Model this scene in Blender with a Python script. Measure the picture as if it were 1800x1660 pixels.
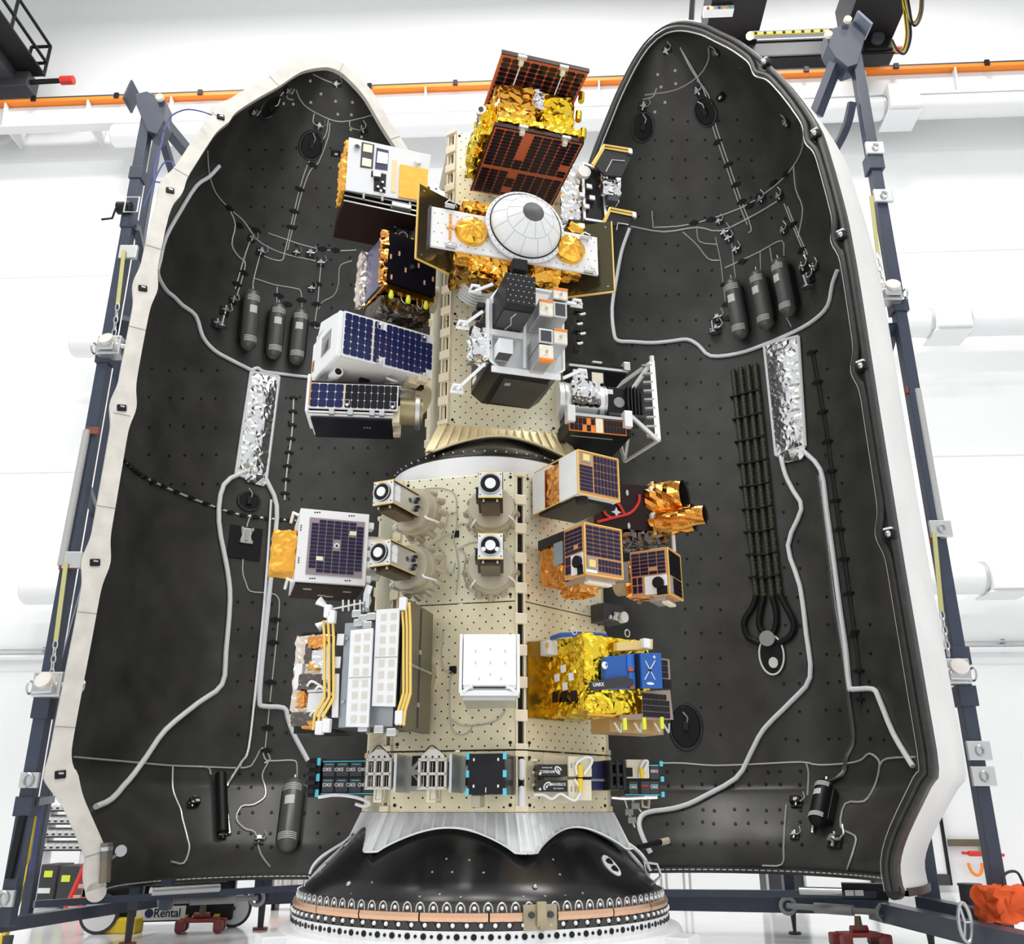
import bpy, bmesh, math, random
from mathutils import Vector, Matrix, noise
random.seed(7)
for o in list(bpy.data.objects): bpy.data.objects.remove(o)
SC = bpy.context.scene
COL = SC.collection
R = math.radians
PI = math.pi
# ---------------------------------------------------------------- camera, light, exposure
FPX, PITCH, CAMH = 1592.0, R(20.5), 1.5
cd = bpy.data.cameras.new('camera'); cam = bpy.data.objects.new('camera', cd); COL.objects.link(cam)
cd.sensor_fit = 'HORIZONTAL'; cd.sensor_width = 36; cd.lens = FPX * 36 / 1800
cd.clip_start = .05; cd.clip_end = 200
cam.location = (0, 0, CAMH); cam.rotation_euler = (PI / 2 + PITCH, 0, 0)
SC.camera = cam
w = bpy.data.worlds.new('hall_light'); SC.world = w; w.use_nodes = True
w.node_tree.nodes['Background'].inputs[0].default_value = (.97, .985, 1, 1)
w.node_tree.nodes['Background'].inputs[1].default_value = .64
def area(name, loc, rot, sx, sy, power, col=(1, 1, 1)):
    l = bpy.data.lights.new(name, 'AREA'); l.shape = 'RECTANGLE'; l.size = sx; l.size_y = sy; l.energy = power; l.color = col
    o = bpy.data.objects.new(name, l); COL.objects.link(o); o.location = loc; o.rotation_euler = rot
    return o
for ix in (-9, 0, 9):
    for iy in (-4, 5, 14):
        area('high_bay_light', (ix, iy, 23.6), (0, 0, 0), 5, 1.4, 760, (1, .98, .95))
VS = SC.view_settings
VS.view_transform = 'Standard'; VS.look = 'None'; VS.exposure = .36; VS.gamma = 1; VS.use_curve_mapping = False

# ---------------------------------------------------------------- helpers
def ray(x, y):
    u = (x - 900) / FPX; v = (830 - y) / FPX
    return Vector((u, math.cos(PITCH) - v * math.sin(PITCH), math.sin(PITCH) + v * math.cos(PITCH)))
ORG = Vector((0, 0, CAMH))
def pix(x, y, Y):
    r = ray(x, y); return ORG + r * (Y / r.y)
def pixz(x, y, z):
    r = ray(x, y); return ORG + r * ((z - CAMH) / r.z)
MATS = {}
def mat(name, col, rough=.5, metal=0, var=0, vs=8, bump=0, bs=30, spec=.5, emit=0, trans=0, coat=0, build=None):
    if name in MATS: return MATS[name]
    m = bpy.data.materials.new(name); m.use_nodes = True; MATS[name] = m
    nt = m.node_tree; b = nt.nodes['Principled BSDF']
    c = (*col, 1)
    b.inputs['Base Color'].default_value = c; b.inputs['Roughness'].default_value = rough
    b.inputs['Metallic'].default_value = metal; b.inputs['Specular IOR Level'].default_value = spec
    b.inputs['Coat Weight'].default_value = coat
    if emit:
        b.inputs['Emission Color'].default_value = c; b.inputs['Emission Strength'].default_value = emit
    if trans: b.inputs['Transmission Weight'].default_value = trans
    tc = nt.nodes.new('ShaderNodeTexCoord')
    if var:
        n = nt.nodes.new('ShaderNodeTexNoise'); n.inputs['Scale'].default_value = vs; n.inputs['Detail'].default_value = 5
        nt.links.new(tc.outputs['Object'], n.inputs['Vector'])
        r = nt.nodes.new('ShaderNodeValToRGB')
        r.color_ramp.elements[0].position = .3; r.color_ramp.elements[1].position = .7
        r.color_ramp.elements[0].color = (*[max(0, k * (1 - var)) for k in col], 1)
        r.color_ramp.elements[1].color = (*[min(1, k * (1 + var)) for k in col], 1)
        nt.links.new(n.outputs['Fac'], r.inputs['Fac']); nt.links.new(r.outputs['Color'], b.inputs['Base Color'])
    if bump:
        n = nt.nodes.new('ShaderNodeTexNoise'); n.inputs['Scale'].default_value = bs; n.inputs['Detail'].default_value = 4
        nt.links.new(tc.outputs['Object'], n.inputs['Vector'])
        q = nt.nodes.new('ShaderNodeBump'); q.inputs['Strength'].default_value = bump; q.inputs['Distance'].default_value = .02
        nt.links.new(n.outputs['Fac'], q.inputs['Height']); nt.links.new(q.outputs['Normal'], b.inputs['Normal'])
    if build: build(nt, b, tc)
    return m
def dots(spx, spz, r, dark=(.01, .01, .01), stagger=True):
    """bolt-hole grid on a plate (object x / z)"""
    def f(nt, b, tc):
        def mth(op, *a):
            n = nt.nodes.new('ShaderNodeMath'); n.operation = op
            for i, v in enumerate(a):
                if isinstance(v, (int, float)): n.inputs[i].default_value = v
                else: nt.links.new(v, n.inputs[i])
            return n.outputs[0]
        s = nt.nodes.new('ShaderNodeSeparateXYZ'); nt.links.new(tc.outputs['Object'], s.inputs[0])
        zz = mth('DIVIDE', s.outputs['Z'], spz)
        row = mth('FLOOR', zz)
        sh = mth('MULTIPLY', mth('MODULO', row, 2.0), .5 if stagger else 0)
        fx = mth('SUBTRACT', mth('FRACT', mth('ADD', mth('DIVIDE', s.outputs['X'], spx), sh)), .5)
        fz = mth('SUBTRACT', mth('FRACT', zz), .5)
        dx = mth('MULTIPLY', fx, spx); dz = mth('MULTIPLY', fz, spz)
        d = mth('SQRT', mth('ADD', mth('MULTIPLY', dx, dx), mth('MULTIPLY', dz, dz)))
        k = mth('LESS_THAN', d, r)
        mix = nt.nodes.new('ShaderNodeMix'); mix.data_type = 'RGBA'
        nt.links.new(k, mix.inputs[0])
        src = b.inputs['Base Color'].links
        if src: nt.links.new(src[0].from_socket, mix.inputs[6])
        else: mix.inputs[6].default_value = b.inputs['Base Color'].default_value
        mix.inputs[7].default_value = (*dark, 1)
        nt.links.new(mix.outputs[2], b.inputs['Base Color'])
    return f
W_ = dict
white = mat('white_paint', (.82, .83, .84), .45, var=.03)
white_gloss = mat('white_gloss', (.85, .86, .87), .25)
cream = mat('cream_flange', (.66, .63, .58), .5, var=.1, vs=5)
black = mat('black_paint', (.01, .01, .011), .4, spec=.22)
blackm = mat('black_anodised', (.018, .018, .02), .35, .2, spec=.3)
carbon = mat('carbon_shell', (.04, .039, .035), .34, 0, var=.35, vs=2.2, bump=.02, bs=60, spec=.5)
cone_black = mat('cone_black', (.01, .01, .011), .24, 0, bump=.1, bs=3, spec=.42)
seal = mat('seal_rubber', (.025, .024, .023), .35, var=.3, vs=10)
steel = mat('steel', (.55, .56, .57), .3, 1)
silver = mat('silver_machined', (.9, .91, .92), .32, .4, bump=.03, bs=40)
alu = mat('alu', (.62, .63, .63), .38, .9)
tape = mat('white_tape', (.86, .87, .9), .45, bump=.25, bs=60)
wire_l = mat('wire_pale', (.62, .62, .6), .35, .4)
wire_d = mat('wire_dark', (.03, .03, .03), .4)
navy = mat('navy_steel', (.035, .045, .075), .35, var=.1)
gold_plate = mat('gold_plate', (.86, .78, .54), .4, .35, var=.08, vs=3, build=dots(.105, .055, .0075))
gold_plate_s = mat('gold_plate_small', (.86, .78, .54), .4, .35, var=.08, vs=3, build=dots(.12, .07, .008))
sage_plate = mat('sage_plate', (.84, .8, .6), .38, .35, var=.08, vs=3, build=dots(.105, .055, .0075))
gold_plain = mat('gold_plain', (.85, .74, .48), .35, .4, var=.06, vs=4)
cream_alu = mat('cream_alu', (.84, .74, .55), .4, .3, var=.06)
copper = mat('copper_band', (.8, .5, .33), .32, .8, var=.06)
gold_foil = mat('gold_foil', (.95, .5, .07), .16, 1, bump=.15, bs=40)
yellow_foil = mat('yellow_foil', (.98, .7, .05), .15, 1, bump=.15, bs=40)
amber_foil = mat('amber_foil', (.85, .38, .1), .2, 1, bump=.15, bs=40)
silver_foil = mat('silver_foil', (.86, .87, .88), .1, 1, bump=.1, bs=40)
dark_foil = mat('dark_foil', (.16, .14, .13), .18, 1, bump=.15, bs=40)
kapton = mat('kapton', (.85, .42, .04), .4, .25, bump=.1, bs=20)
amber_edge = mat('amber_edge', (.88, .62, .16), .35, .2)
rust = mat('rust_board', (.48, .1, .035), .45)
cell_dark = mat('cell_dark', (.008, .007, .012), .18, 0, spec=.3)
cell_blue = mat('cell_blue', (.01, .016, .085), .16, .1, spec=.4)
cell_violet = mat('cell_violet', (.012, .01, .045), .2, 0, spec=.35)
brown_dark = mat('brown_dark', (.022, .01, .008), .3, spec=.25)
olive = mat('olive_mirror', (.1, .085, .045), .16, .7)
grey = mat('grey_mid', (.3, .3, .3), .5)
grey_d = mat('grey_dark', (.055, .055, .06), .5, spec=.3)
orange = mat('orange_rail', (.9, .25, .02), .5)
red = mat('red_paint', (.6, .03, .02), .4)
redjack = mat('red_jack', (.22, .03, .025), .4)
yellow = mat('yellow_paint', (.85, .6, .02), .45)
lime = mat('lime_tag', (.75, .85, .05), .5)
cyan = mat('cyan_tag', (.1, .6, .75), .4)
ptfe = mat('pale_pad', (.85, .78, .6), .5)
bluep = mat('blue_paint', (.015, .1, .4), .35)
navyp = mat('navy_paint', (.006, .012, .07), .4)
glass = mat('lens_glass', (.01, .012, .014), .06, spec=1, coat=1)
beige = mat('beige_bracket', (.74, .68, .52), .45)

class MB:
    def __init__(s): s.v = []; s.f = []; s.M = Matrix()
    def add(s, vs, fs):
        n = len(s.v)
        s.v += [s.M @ Vector(p) for p in vs]; s.f += [[i + n for i in f] for f in fs]
        return s
    def box(s, c, d, rot=None):
        c = Vector(c); x, y, z = d[0] / 2, d[1] / 2, d[2] / 2
        vs = [Vector(p) for p in ((-x, -y, -z), (x, -y, -z), (x, y, -z), (-x, y, -z), (-x, -y, z), (x, -y, z), (x, y, z), (-x, y, z))]
        if rot is not None: vs = [rot @ p for p in vs]
        return s.add([c + p for p in vs], [(0, 3, 2, 1), (4, 5, 6, 7), (0, 1, 5, 4), (1, 2, 6, 5), (2, 3, 7, 6), (3, 0, 4, 7)])
    def hexa(s, p8):  # 4 front (bl br tr tl) + 4 back in the same order
        return s.add(p8, [(0, 1, 2, 3), (5, 4, 7, 6), (4, 0, 3, 7), (1, 5, 6, 2), (3, 2, 6, 7), (4, 5, 1, 0)])
    def cyl(s, a, b, r, n=16, r2=None, caps=True):
        a = Vector(a); b = Vector(b); r2 = r if r2 is None else r2
        d = (b - a).normalized(); q = d.to_track_quat('Z', 'Y').to_matrix()
        vs = []
        for p, rr in ((a, r), (b, r2)):
            vs += [p + q @ Vector((rr * math.cos(2 * PI * i / n), rr * math.sin(2 * PI * i / n), 0)) for i in range(n)]
        fs = [(i, (i + 1) % n, n + (i + 1) % n, n + i) for i in range(n)]
        if caps: fs += [tuple(range(n - 1, -1, -1)), tuple(range(n, 2 * n))]
        return s.add(vs, fs)
    def bar(s, a, b, wx, wy=None, up=(0, 0, 1)):  # square bar from a to b
        a = Vector(a); b = Vector(b); wy = wy or wx
        d = (b - a).normalized(); upv = Vector(up)
        if abs(d.dot(upv)) > .98: upv = Vector((0, 1, 0))
        x = d.cross(upv).normalized(); y = x.cross(d).normalized()
        x *= wx / 2; y *= wy / 2
        return s.hexa([a - x - y, a + x - y, a + x + y, a - x + y, b - x - y, b + x - y, b + x + y, b - x + y])
    def tube(s, pts, r, n=8, caps=True, closed=False):
        pts = [Vector(p) for p in pts]; m = len(pts); vs = []; prev = None
        for i, p in enumerate(pts):
            d = (pts[min(i + 1, m - 1)] - pts[max(i - 1, 0)])
            if closed: d = pts[(i + 1) % m] - pts[i - 1]
            d = d.normalized() if d.length > 1e-9 else Vector((0, 0, 1))
            if prev is None:
                prev = d.orthogonal().normalized()
            x = prev - d * prev.dot(d)
            x = x.normalized() if x.length > 1e-6 else d.orthogonal().normalized()
            prev = x; y = d.cross(x)
            rr = r[i] if isinstance(r, (list, tuple)) else r
            vs += [p + x * rr * math.cos(2 * PI * k / n) + y * rr * math.sin(2 * PI * k / n) for k in range(n)]
        fs = []
        for i in range(m if closed else m - 1):
            j = (i + 1) % m
            fs += [(i * n + k, i * n + (k + 1) % n, j * n + (k + 1) % n, j * n + k) for k in range(n)]
        if caps and not closed: fs += [tuple(range(n - 1, -1, -1)), tuple(range((m - 1) * n, m * n))]
        return s.add(vs, fs)
    def lathe(s, prof, n=48, a0=0, a1=2 * PI, flip=False):  # prof: (r,z) about local z
        full = abs(a1 - a0 - 2 * PI) < 1e-6; m = n if full else n + 1; vs = []
        for r, z in prof:
            vs += [(r * math.cos(a0 + (a1 - a0) * i / n), r * math.sin(a0 + (a1 - a0) * i / n), z) for i in range(m)]
        fs = []
        for j in range(len(prof) - 1):
            for i in range(n):
                k = (i + 1) % m
                q = (j * m + i, j * m + k, (j + 1) * m + k, (j + 1) * m + i)
                fs.append(q[::-1] if flip else q)
        return s.add(vs, fs)
    def prism(s, poly, y0, y1):  # polygon in local x,z extruded along y
        n = len(poly)
        vs = [(p[0], y0, p[1]) for p in poly] + [(p[0], y1, p[1]) for p in poly]
        return s.add(vs, [tuple(range(n)), tuple(range(2 * n - 1, n - 1, -1))] + [((i + 1) % n, i, n + i, n + (i + 1) % n) for i in range(n)])
    def ball(s, c, r, n=12, sc=(1, 1, 1)):
        c = Vector(c); vs = []; m = n // 2
        for j in range(m + 1):
            t = PI * j / m
            vs += [c + Vector((r * sc[0] * math.sin(t) * math.cos(2 * PI * i / n), r * sc[1] * math.sin(t) * math.sin(2 * PI * i / n), r * sc[2] * math.cos(t))) for i in range(n)]
        fs = [(j * n + i, (j + 1) * n + i, (j + 1) * n + (i + 1) % n, j * n + (i + 1) % n) for j in range(m) for i in range(n)]
        return s.add(vs, fs)
    def build(s, name, m, parent=None, smooth=False, bevel=0, kind=None):
        me = bpy.data.meshes.new(name)
        me.from_pydata([tuple(p) for p in s.v], [], s.f)
        bm = bmesh.new(); bm.from_mesh(me); bmesh.ops.recalc_face_normals(bm, faces=bm.faces); bm.to_mesh(me); bm.free()
        me.materials.append(m)
        if smooth:
            me.polygons.foreach_set('use_smooth', [True] * len(me.polygons))
            if hasattr(me, 'set_sharp_from_angle'): me.set_sharp_from_angle(angle=R(smooth if smooth > 1 else 40))
        o = bpy.data.objects.new(name, me); COL.objects.link(o)
        if parent: o.parent = parent
        if bevel:
            b = o.modifiers.new('bevel', 'BEVEL'); b.width = bevel; b.segments = 2; b.limit_method = 'ANGLE'
        if kind: o['kind'] = kind
        return o
def thing(name, label, cat, loc=(0, 0, 0), rz=0, group=None):
    o = bpy.data.objects.new(name, None); COL.objects.link(o); o.empty_display_size = .1
    o.location = loc; o.rotation_euler = (0, 0, R(rz)); tag(o, label, cat, group); return o
def tag(o, label, cat, group=None):
    o['label'] = label; o['category'] = cat
    if group: o['group'] = group
    return o
def struct(o): o['kind'] = 'structure'; return o
def lab(o, label): o['label'] = label; return o
def cp(o, parent, loc=None, rot=None, sc=None):  # a copy that shares mesh data
    c = o.copy(); COL.objects.link(c); c.parent = parent
    if loc is not None: c.location = loc
    if rot is not None: c.rotation_euler = rot
    if sc is not None: c.scale = sc
    return c
def tree_copy(o, parent=None):
    c = o.copy(); COL.objects.link(c); c.parent = parent
    for k in list(o.children): tree_copy(k, c)
    return c
def rootM(root): return Matrix.Translation(root.location) @ root.rotation_euler.to_matrix().to_4x4()
def hit(root, ax, val, x, y):
    """point (local to root) where the sight line of a photo point meets the root's plane local[ax]=val"""
    Mi = rootM(root).inverted(); o = Mi @ ORG; d = Mi.to_3x3() @ ray(x, y)
    return o + d * ((val - o[ax]) / d[ax])
def loc(root, p): return rootM(root).inverted() @ Vector(p)
def spline(pts, n=5):
    """Catmull-Rom through points"""
    P = [Vector(p) for p in pts]; P = [P[0] * 2 - P[1]] + P + [P[-1] * 2 - P[-2]]; out = []
    for i in range(1, len(P) - 2):
        for k in range(n):
            t = k / n; a, b, c, d = P[i - 1], P[i], P[i + 1], P[i + 2]
            out.append(.5 * ((2 * b) + (c - a) * t + (2 * a - 5 * b + 4 * c - d) * t * t + (3 * b - a - 3 * c + d) * t ** 3))
    return out + [P[-2]]
def text(s, size, m, parent, loc, rot, name='lettering', sx=1, thick=.0015, bold=.012):
    c = bpy.data.curves.new(name, 'FONT'); c.body = s; c.size = size; c.align_x = 'CENTER'; c.align_y = 'CENTER'
    c.extrude = thick; c.offset = bold * size; c.resolution_u = 3
    t = bpy.data.objects.new(name, c); COL.objects.link(t)
    bpy.context.view_layer.update()
    me = bpy.data.meshes.new_from_object(t.evaluated_get(bpy.context.evaluated_depsgraph_get()))
    bpy.data.objects.remove(t); me.materials.clear(); me.materials.append(m)
    o = bpy.data.objects.new(name, me); COL.objects.link(o); o.parent = parent; o.location = loc; o.rotation_euler = rot; o.scale = (sx, 1, 1)
    return o
FRONT = (PI / 2, 0, 0)
def foil_box(d, amp, seed, cell=.07, c=(0, 0, 0), taper=1.0):
    """crumpled foil box: facetted and displaced"""
    cell *= .62; amp *= .8
    mb = MB(); x, y, z = d; rnd = random.Random(seed)
    def grid(o, a, b, na, nb):
        vs = []; fs = []
        for i in range(na + 1):
            for j in range(nb + 1): vs.append(Vector(o) + Vector(a) * (i / na) + Vector(b) * (j / nb))
        for i in range(na):
            for j in range(nb):
                q = [i * (nb + 1) + j, (i + 1) * (nb + 1) + j, (i + 1) * (nb + 1) + j + 1, i * (nb + 1) + j + 1]
                if rnd.random() < .5: fs += [(q[0], q[1], q[2]), (q[0], q[2], q[3])]
                else: fs += [(q[0], q[1], q[3]), (q[1], q[2], q[3])]
        return vs, fs
    nx, ny, nz = [max(2, int(k / cell)) for k in d]
    h = (x / 2, y / 2, z / 2)
    for o, a, b, na, nb in (((-h[0], -h[1], -h[2]), (x, 0, 0), (0, 0, z), nx, nz), ((-h[0], h[1], -h[2]), (x, 0, 0), (0, 0, z), nx, nz),
                            ((-h[0], -h[1], -h[2]), (0, y, 0), (0, 0, z), ny, nz), ((h[0], -h[1], -h[2]), (0, y, 0), (0, 0, z), ny, nz),
                            ((-h[0], -h[1], -h[2]), (x, 0, 0), (0, y, 0), nx, ny), ((-h[0], -h[1], h[2]), (x, 0, 0), (0, y, 0), nx, ny)):
        vs, fs = grid(o, a, b, na, nb)
        out = []
        for p in vs:
            q = p * (9 / max(.3, cell * 12)) + Vector((seed * 7.1, seed * 3.3, 0))
            dsp = Vector((noise.noise(q), noise.noise(q + Vector((31, 0, 0))), noise.noise(q + Vector((0, 47, 0)))))
            # extra crumple keyed on position, so shared edges stay closed
            k = Vector((round(p.x, 4), round(p.y, 4), round(p.z, 4))); rr = random.Random(hash((k.x, k.y, k.z, seed)) & 0xffffff)
            dsp += Vector((rr.uniform(-1, 1), rr.uniform(-1, 1), rr.uniform(-1, 1))) * .6
            out.append(Vector(c) + p + dsp * amp)
        mb.add(out, fs)
    return mb
# ---------------------------------------------------------------- the hall
WK = .05; WY = 20.0                       # back wall, turned by a few degrees
wt = Vector((1, -WK, 0)).normalized(); wn = Vector((-WK, -1, 0)).normalized()
def wallp(x, y, off=0):                   # photo point -> back wall (or a plane off metres in front)
    p0 = Vector((0, WY, 0)) + wn * off; r = ray(x, y)
    return ORG + r * ((p0 - ORG).dot(wn) / r.dot(wn))
WROT = math.atan2(-WK, 1)
wall_m = mat('wall_panel', (.86, .87, .875), .5, var=.012, vs=.4)
ceil_m = mat('ceiling_panel', (.8, .8, .79), .6)
def floor_mat(nt, b, tc):
    n = nt.nodes.new('ShaderNodeTexNoise'); n.inputs['Scale'].default_value = .6
    nt.links.new(tc.outputs['Object'], n.inputs['Vector'])
    r = nt.nodes.new('ShaderNodeMapRange'); r.inputs['To Min'].default_value = .08; r.inputs['To Max'].default_value = .2
    nt.links.new(n.outputs['Fac'], r.inputs['Value']); nt.links.new(r.outputs[0], b.inputs['Roughness'])
floor_m = mat('white_epoxy', (.8, .81, .82), .12, spec=.6, build=floor_mat)
struct(MB().box((0, 6, -.05), (60, 44, .1)).build('floor', floor_m))
wb = MB().box((0, .15, 12.35), (60, .3, 24.7)).build('wall_back', wall_m); struct(wb)
wb.location = (0, WY, 0); wb.rotation_euler = (0, 0, WROT)
g = mat('seam_grey', (.76, .77, .78), .6)
for yy in (830, 486, 1180):               # panel joints on the back wall
    zz = wallp(100, yy).z
    MB().box((0, -.004, zz), (60, .012, .03)).build('panel_joint', g, wb)
ce = MB().box((0, 6, 24.85), (60, 44, .3)).build('ceiling', ceil_m); struct(ce)

# ---------------------------------------------------------------- payload fairing halves
class Fairing:
    def __init__(s, name, label, tip, Y, yaw, s0, prof, th=.1):
        t = Vector((math.cos(R(yaw)), math.sin(R(yaw)), 0)); c = pix(*tip, Y) + t * s0
        s.root = thing(name, label, 'rocket fairing', (c.x, c.y, 0), yaw); s.yaw = yaw; s.th = th
        pp = [Vector((r, z, 0)) for r, z in prof]; s.prof = [(max(0, p.x), p.y) for p in spline(pp, 3)]
        s.c = c
    def rad(s, z):
        P = s.prof
        if z <= P[0][1]: return P[0][0]
        for a, b in zip(P, P[1:]):
            if a[1] <= z <= b[1]: return a[0] + (b[0] - a[0]) * (z - a[1]) / max(1e-9, b[1] - a[1])
        return 0
    def hit(s, x, y, off=0):
        """sight line of a photo point onto the inner skin -> local point pushed off metres inwards, and inward normal"""
        Mi = rootM(s.root).inverted(); o = Mi @ ORG; d = (Mi.to_3x3() @ ray(x, y)).normalized()
        t0 = -(o.x * d.x + o.y * d.y) / (d.x ** 2 + d.y ** 2); t0 = max(t0, -o.y / d.y if d.y > 1e-6 else t0)
        f = lambda t: math.hypot(o.x + d.x * t, o.y + d.y * t) - (s.rad(o.z + d.z * t) - s.th)
        t = t0; st = .05
        while f(t) < 0 and t < t0 + 8: t += st
        lo, hi = t - st, t
        for _ in range(20):
            m = (lo + hi) / 2
            if f(m) < 0: lo = m
            else: hi = m
        p = o + d * lo; e = .03
        slope = (s.rad(p.z + e) - s.rad(p.z - e)) / (2 * e)
        n = Vector((-p.x, -p.y, 0)).normalized() + Vector((0, 0, slope)); n.normalize()
        return p + n * off, n
    def wire(s, pts, r, m, name, sm=4, n=6, flat=None):
        q = [(p[0], p[1], 0) for p in pts]; q = spline(q, sm) if sm else [Vector(k) for k in q]
        return MB().tube([s.hit(p.x, p.y, r * .9)[0] for p in q], r, n).build(name, m, s.root, smooth=True)
    def frame(s, x, y, off=0):
        """local matrix on the inner skin: x right, y into the skin, z up"""
        p, n = s.hit(x, y, off); z = Vector((0, 0, 1)); z = (z - n * n.z).normalized(); yy = -n; xx = yy.cross(z).normalized()
        return Matrix(((xx.x, yy.x, z.x, p.x), (xx.y, yy.y, z.y, p.y), (xx.z, yy.z, z.z, p.z), (0, 0, 0, 1)))
    def shell(s):
        P = s.prof; n = 56
        inn = [(max(0, r - s.th), z) for r, z in P]
        s.prof_in = inn
        MB().lathe(inn, n, 0, PI).build('inner_skin', carbon, s.root, smooth=60)
        MB().lathe(P, n, 0, PI).build('outer_skin', white_f, s.root, smooth=60)
        r0 = P[0]; MB().lathe([(r0[0] - s.th, r0[1]), (r0[0], r0[1])], n, 0, PI).build('lower_rim', seal, s.root)
        # base rail: dark ring with a pale strip
        z = r0[1]; ri = r0[0] - s.th
        MB().lathe([(ri + .12, z + .02), (ri - .1, z + .02), (ri - .1, z - .05), (ri + .12, z - .05), (ri + .12, z + .02)], n, R(2), R(178)).build('base_rail', seal, s.root)
        st = MB()
        for i in range(70):
            a = R(4 + 172 * i / 70); st.M = Matrix.Rotation(a, 4, 'Z'); st.box((ri - .104, 0, z - .008), (.008, .055, .014))
        st.build('rail_marks', wire_l, s.root, kind='stuff')
    def path(s):
        """outline of the opening in the local plane: list of (x,z,nx,nz) with inward normal"""
        pts = [(-r, z) for r, z in s.prof] + [(r, z) for r, z in s.prof[::-1][1:]]
        P = [Vector((a, b)) for a, b in pts]; out = [P[0]]; d = .06
        for a, b in zip(P, P[1:]):
            L = (b - a).length; k = max(1, int(L / d)); out += [a + (b - a) * (i + 1) / k for i in range(k)]
        res = []
        for i, p in enumerate(out):
            t = (out[min(i + 2, len(out) - 1)] - out[max(i - 2, 0)]).normalized()
            res.append((p.x, p.y, t.y, -t.x))
        return res
white_f = mat('fairing_white', (.78, .775, .76), .5, var=.06, vs=1.5)
LP = [(1.86, .7), (1.9, .85), (1.92, 1.04), (2.04, 1.26), (2.31, 1.72), (2.41, 1.93), (2.41, 2.6), (2.39, 3.4), (2.37, 4.8), (2.36, 6.7), (2.34, 7.6), (2.32, 8.5), (2.26, 9.3), (2.06, 10.0), (1.74, 10.95), (1.5, 11.33), (1.24, 11.68), (1.0, 11.98), (.7, 12.4), (.45, 12.62), (.2, 12.77), (0, 12.81)]
RP = [(2.07, .8), (2.07, 1.02), (2.19, 1.28), (2.48, 1.7), (2.58, 1.86), (2.58, 2.5), (2.56, 3.8), (2.55, 5.5), (2.55, 7.0), (2.54, 7.6), (2.52, 8.1), (2.43, 9.0), (2.34, 9.5), (2.07, 10.26), (1.72, 11.0), (1.42, 11.52), (1.15, 11.9), (.9, 12.24), (.55, 12.6), (.25, 12.79), (0, 12.84)]
FL = Fairing('fairing_half', 'open fairing half with pale flange on the left of the satellite stack', (556, 103), 11.2, 30, .3, LP)
FR = Fairing('fairing_half', 'open fairing half with black rubber seal and white outer skin, right of the stack', (1208, 40), 10.4, -50, -.54, RP)
FL.shell(); FR.shell()
# left flange: pale, with latch pockets in widened lands
def flange(F, lands, wid, bump, m, name, y0, y1, inset=0):
    P = F.path(); vs = []; n = len(P)
    L = [Vector(p[:2]) for p in P]
    for x, z, nx, nz in P:
        k = sum(math.exp(-((Vector((x, z)) - Vector(l)).length / .2) ** 2) for l in lands)
        o = -bump * .55 * k; i = wid + bump * .5 * k
        for a, yy in ((o + inset, y0), (i, y0), (i, y1), (o + inset, y1)): vs.append((x + nx * a, yy, z + nz * a))
    fs = []
    for j in range(n - 1):
        for q in range(4): fs.append((j * 4 + q, j * 4 + (q + 1) % 4, (j + 1) * 4 + (q + 1) % 4, (j + 1) * 4 + q))
    fs += [(3, 2, 1, 0), tuple((n - 1) * 4 + q for q in range(4))]
    return MB().add(vs, fs).build(name, m, F.root)
def lands_px(F, pts):
    out = []
    for x, y in pts:
        p = hit(F.root, 1, 0, x, y); out.append((p.x, p.z))
    return out
Lpk = [(388, 206), (299, 335), (251, 507), (214, 717), (167, 989), (106, 1362)]
ll = []
for p in lands_px(FL, Lpk):              # snap to the outline
    q = min(FL.path(), key=lambda k: (k[0] - p[0]) ** 2 + (k[1] - p[1]) ** 2); ll.append((q[0], q[1]))
fo = flange(FL, ll + [(-a, b) for a, b in ll[2:]], .2, .1, cream, 'flange', -.05, .03)
for x, y in Lpk:
    p = hit(FL.root, 1, -.055, x, y)
    o = MB().box((0, 0, 0), (.11, .03, .085)).build('latch_pocket', black, fo, bevel=.012); o.location = p; o.rotation_euler = (0, R(-8), 0)
    b = MB().box((.005, -.012, .012), (.05, .02, .02)).build('latch_pin', steel, fo); b.location = p
for s_ in (-1, 1):                        # rounded lower ends of the flange
    MB().cyl((s_ * 1.76, -.05, .7), (s_ * 1.76, .03, .7), .1, 20).build('flange_foot', cream, fo, smooth=True)
sm_ = mat('flange_seam', (.3, .29, .27), .6)
for k in range(6, len(FL.path()) - 6, 19):   # joints between flange pieces
    x, z, nx, nz = FL.path()[k]
    a = Vector((x, -.052, z)); b = a + Vector((nx * .2, 0, nz * .2)); MB().bar(a, b, .006, .006).build('flange_joint', sm_, fo)
# right flange: black seal with latches
fr = flange(FR, [], .14, 0, seal, 'flange', -.04, .03)
Rpk = [(1347, 112), (1435, 237), (1481, 415), (1516, 645), (1565, 940)]
rl = []
for p in lands_px(FR, Rpk):
    q = min(FR.path(), key=lambda k: (k[0] - p[0]) ** 2 + (k[1] - p[1]) ** 2); rl.append((q[0], q[1]))
PR = FR.path()
def off_path(a, yy, bump=0):
    out = []
    for x, z, nx, nz in PR:
        k = sum(math.exp(-((Vector((x, z)) - Vector(l)).length / .17) ** 2) for l in rl)
        out.append((x + nx * (a + bump * k), yy, z + nz * (a + bump * k)))
    return out
MB().tube(off_path(.03, -.06, .0), .035, 8).build('outer_seal', seal, fr, smooth=True)
MB().tube(off_path(.1, -.06, .07), .04, 8).build('bulb_seal', seal, fr, smooth=True)
MB().tube(off_path(.145, -.05, .07), .012, 6).build('seal_bead', wire_l, fr, smooth=True)
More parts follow.
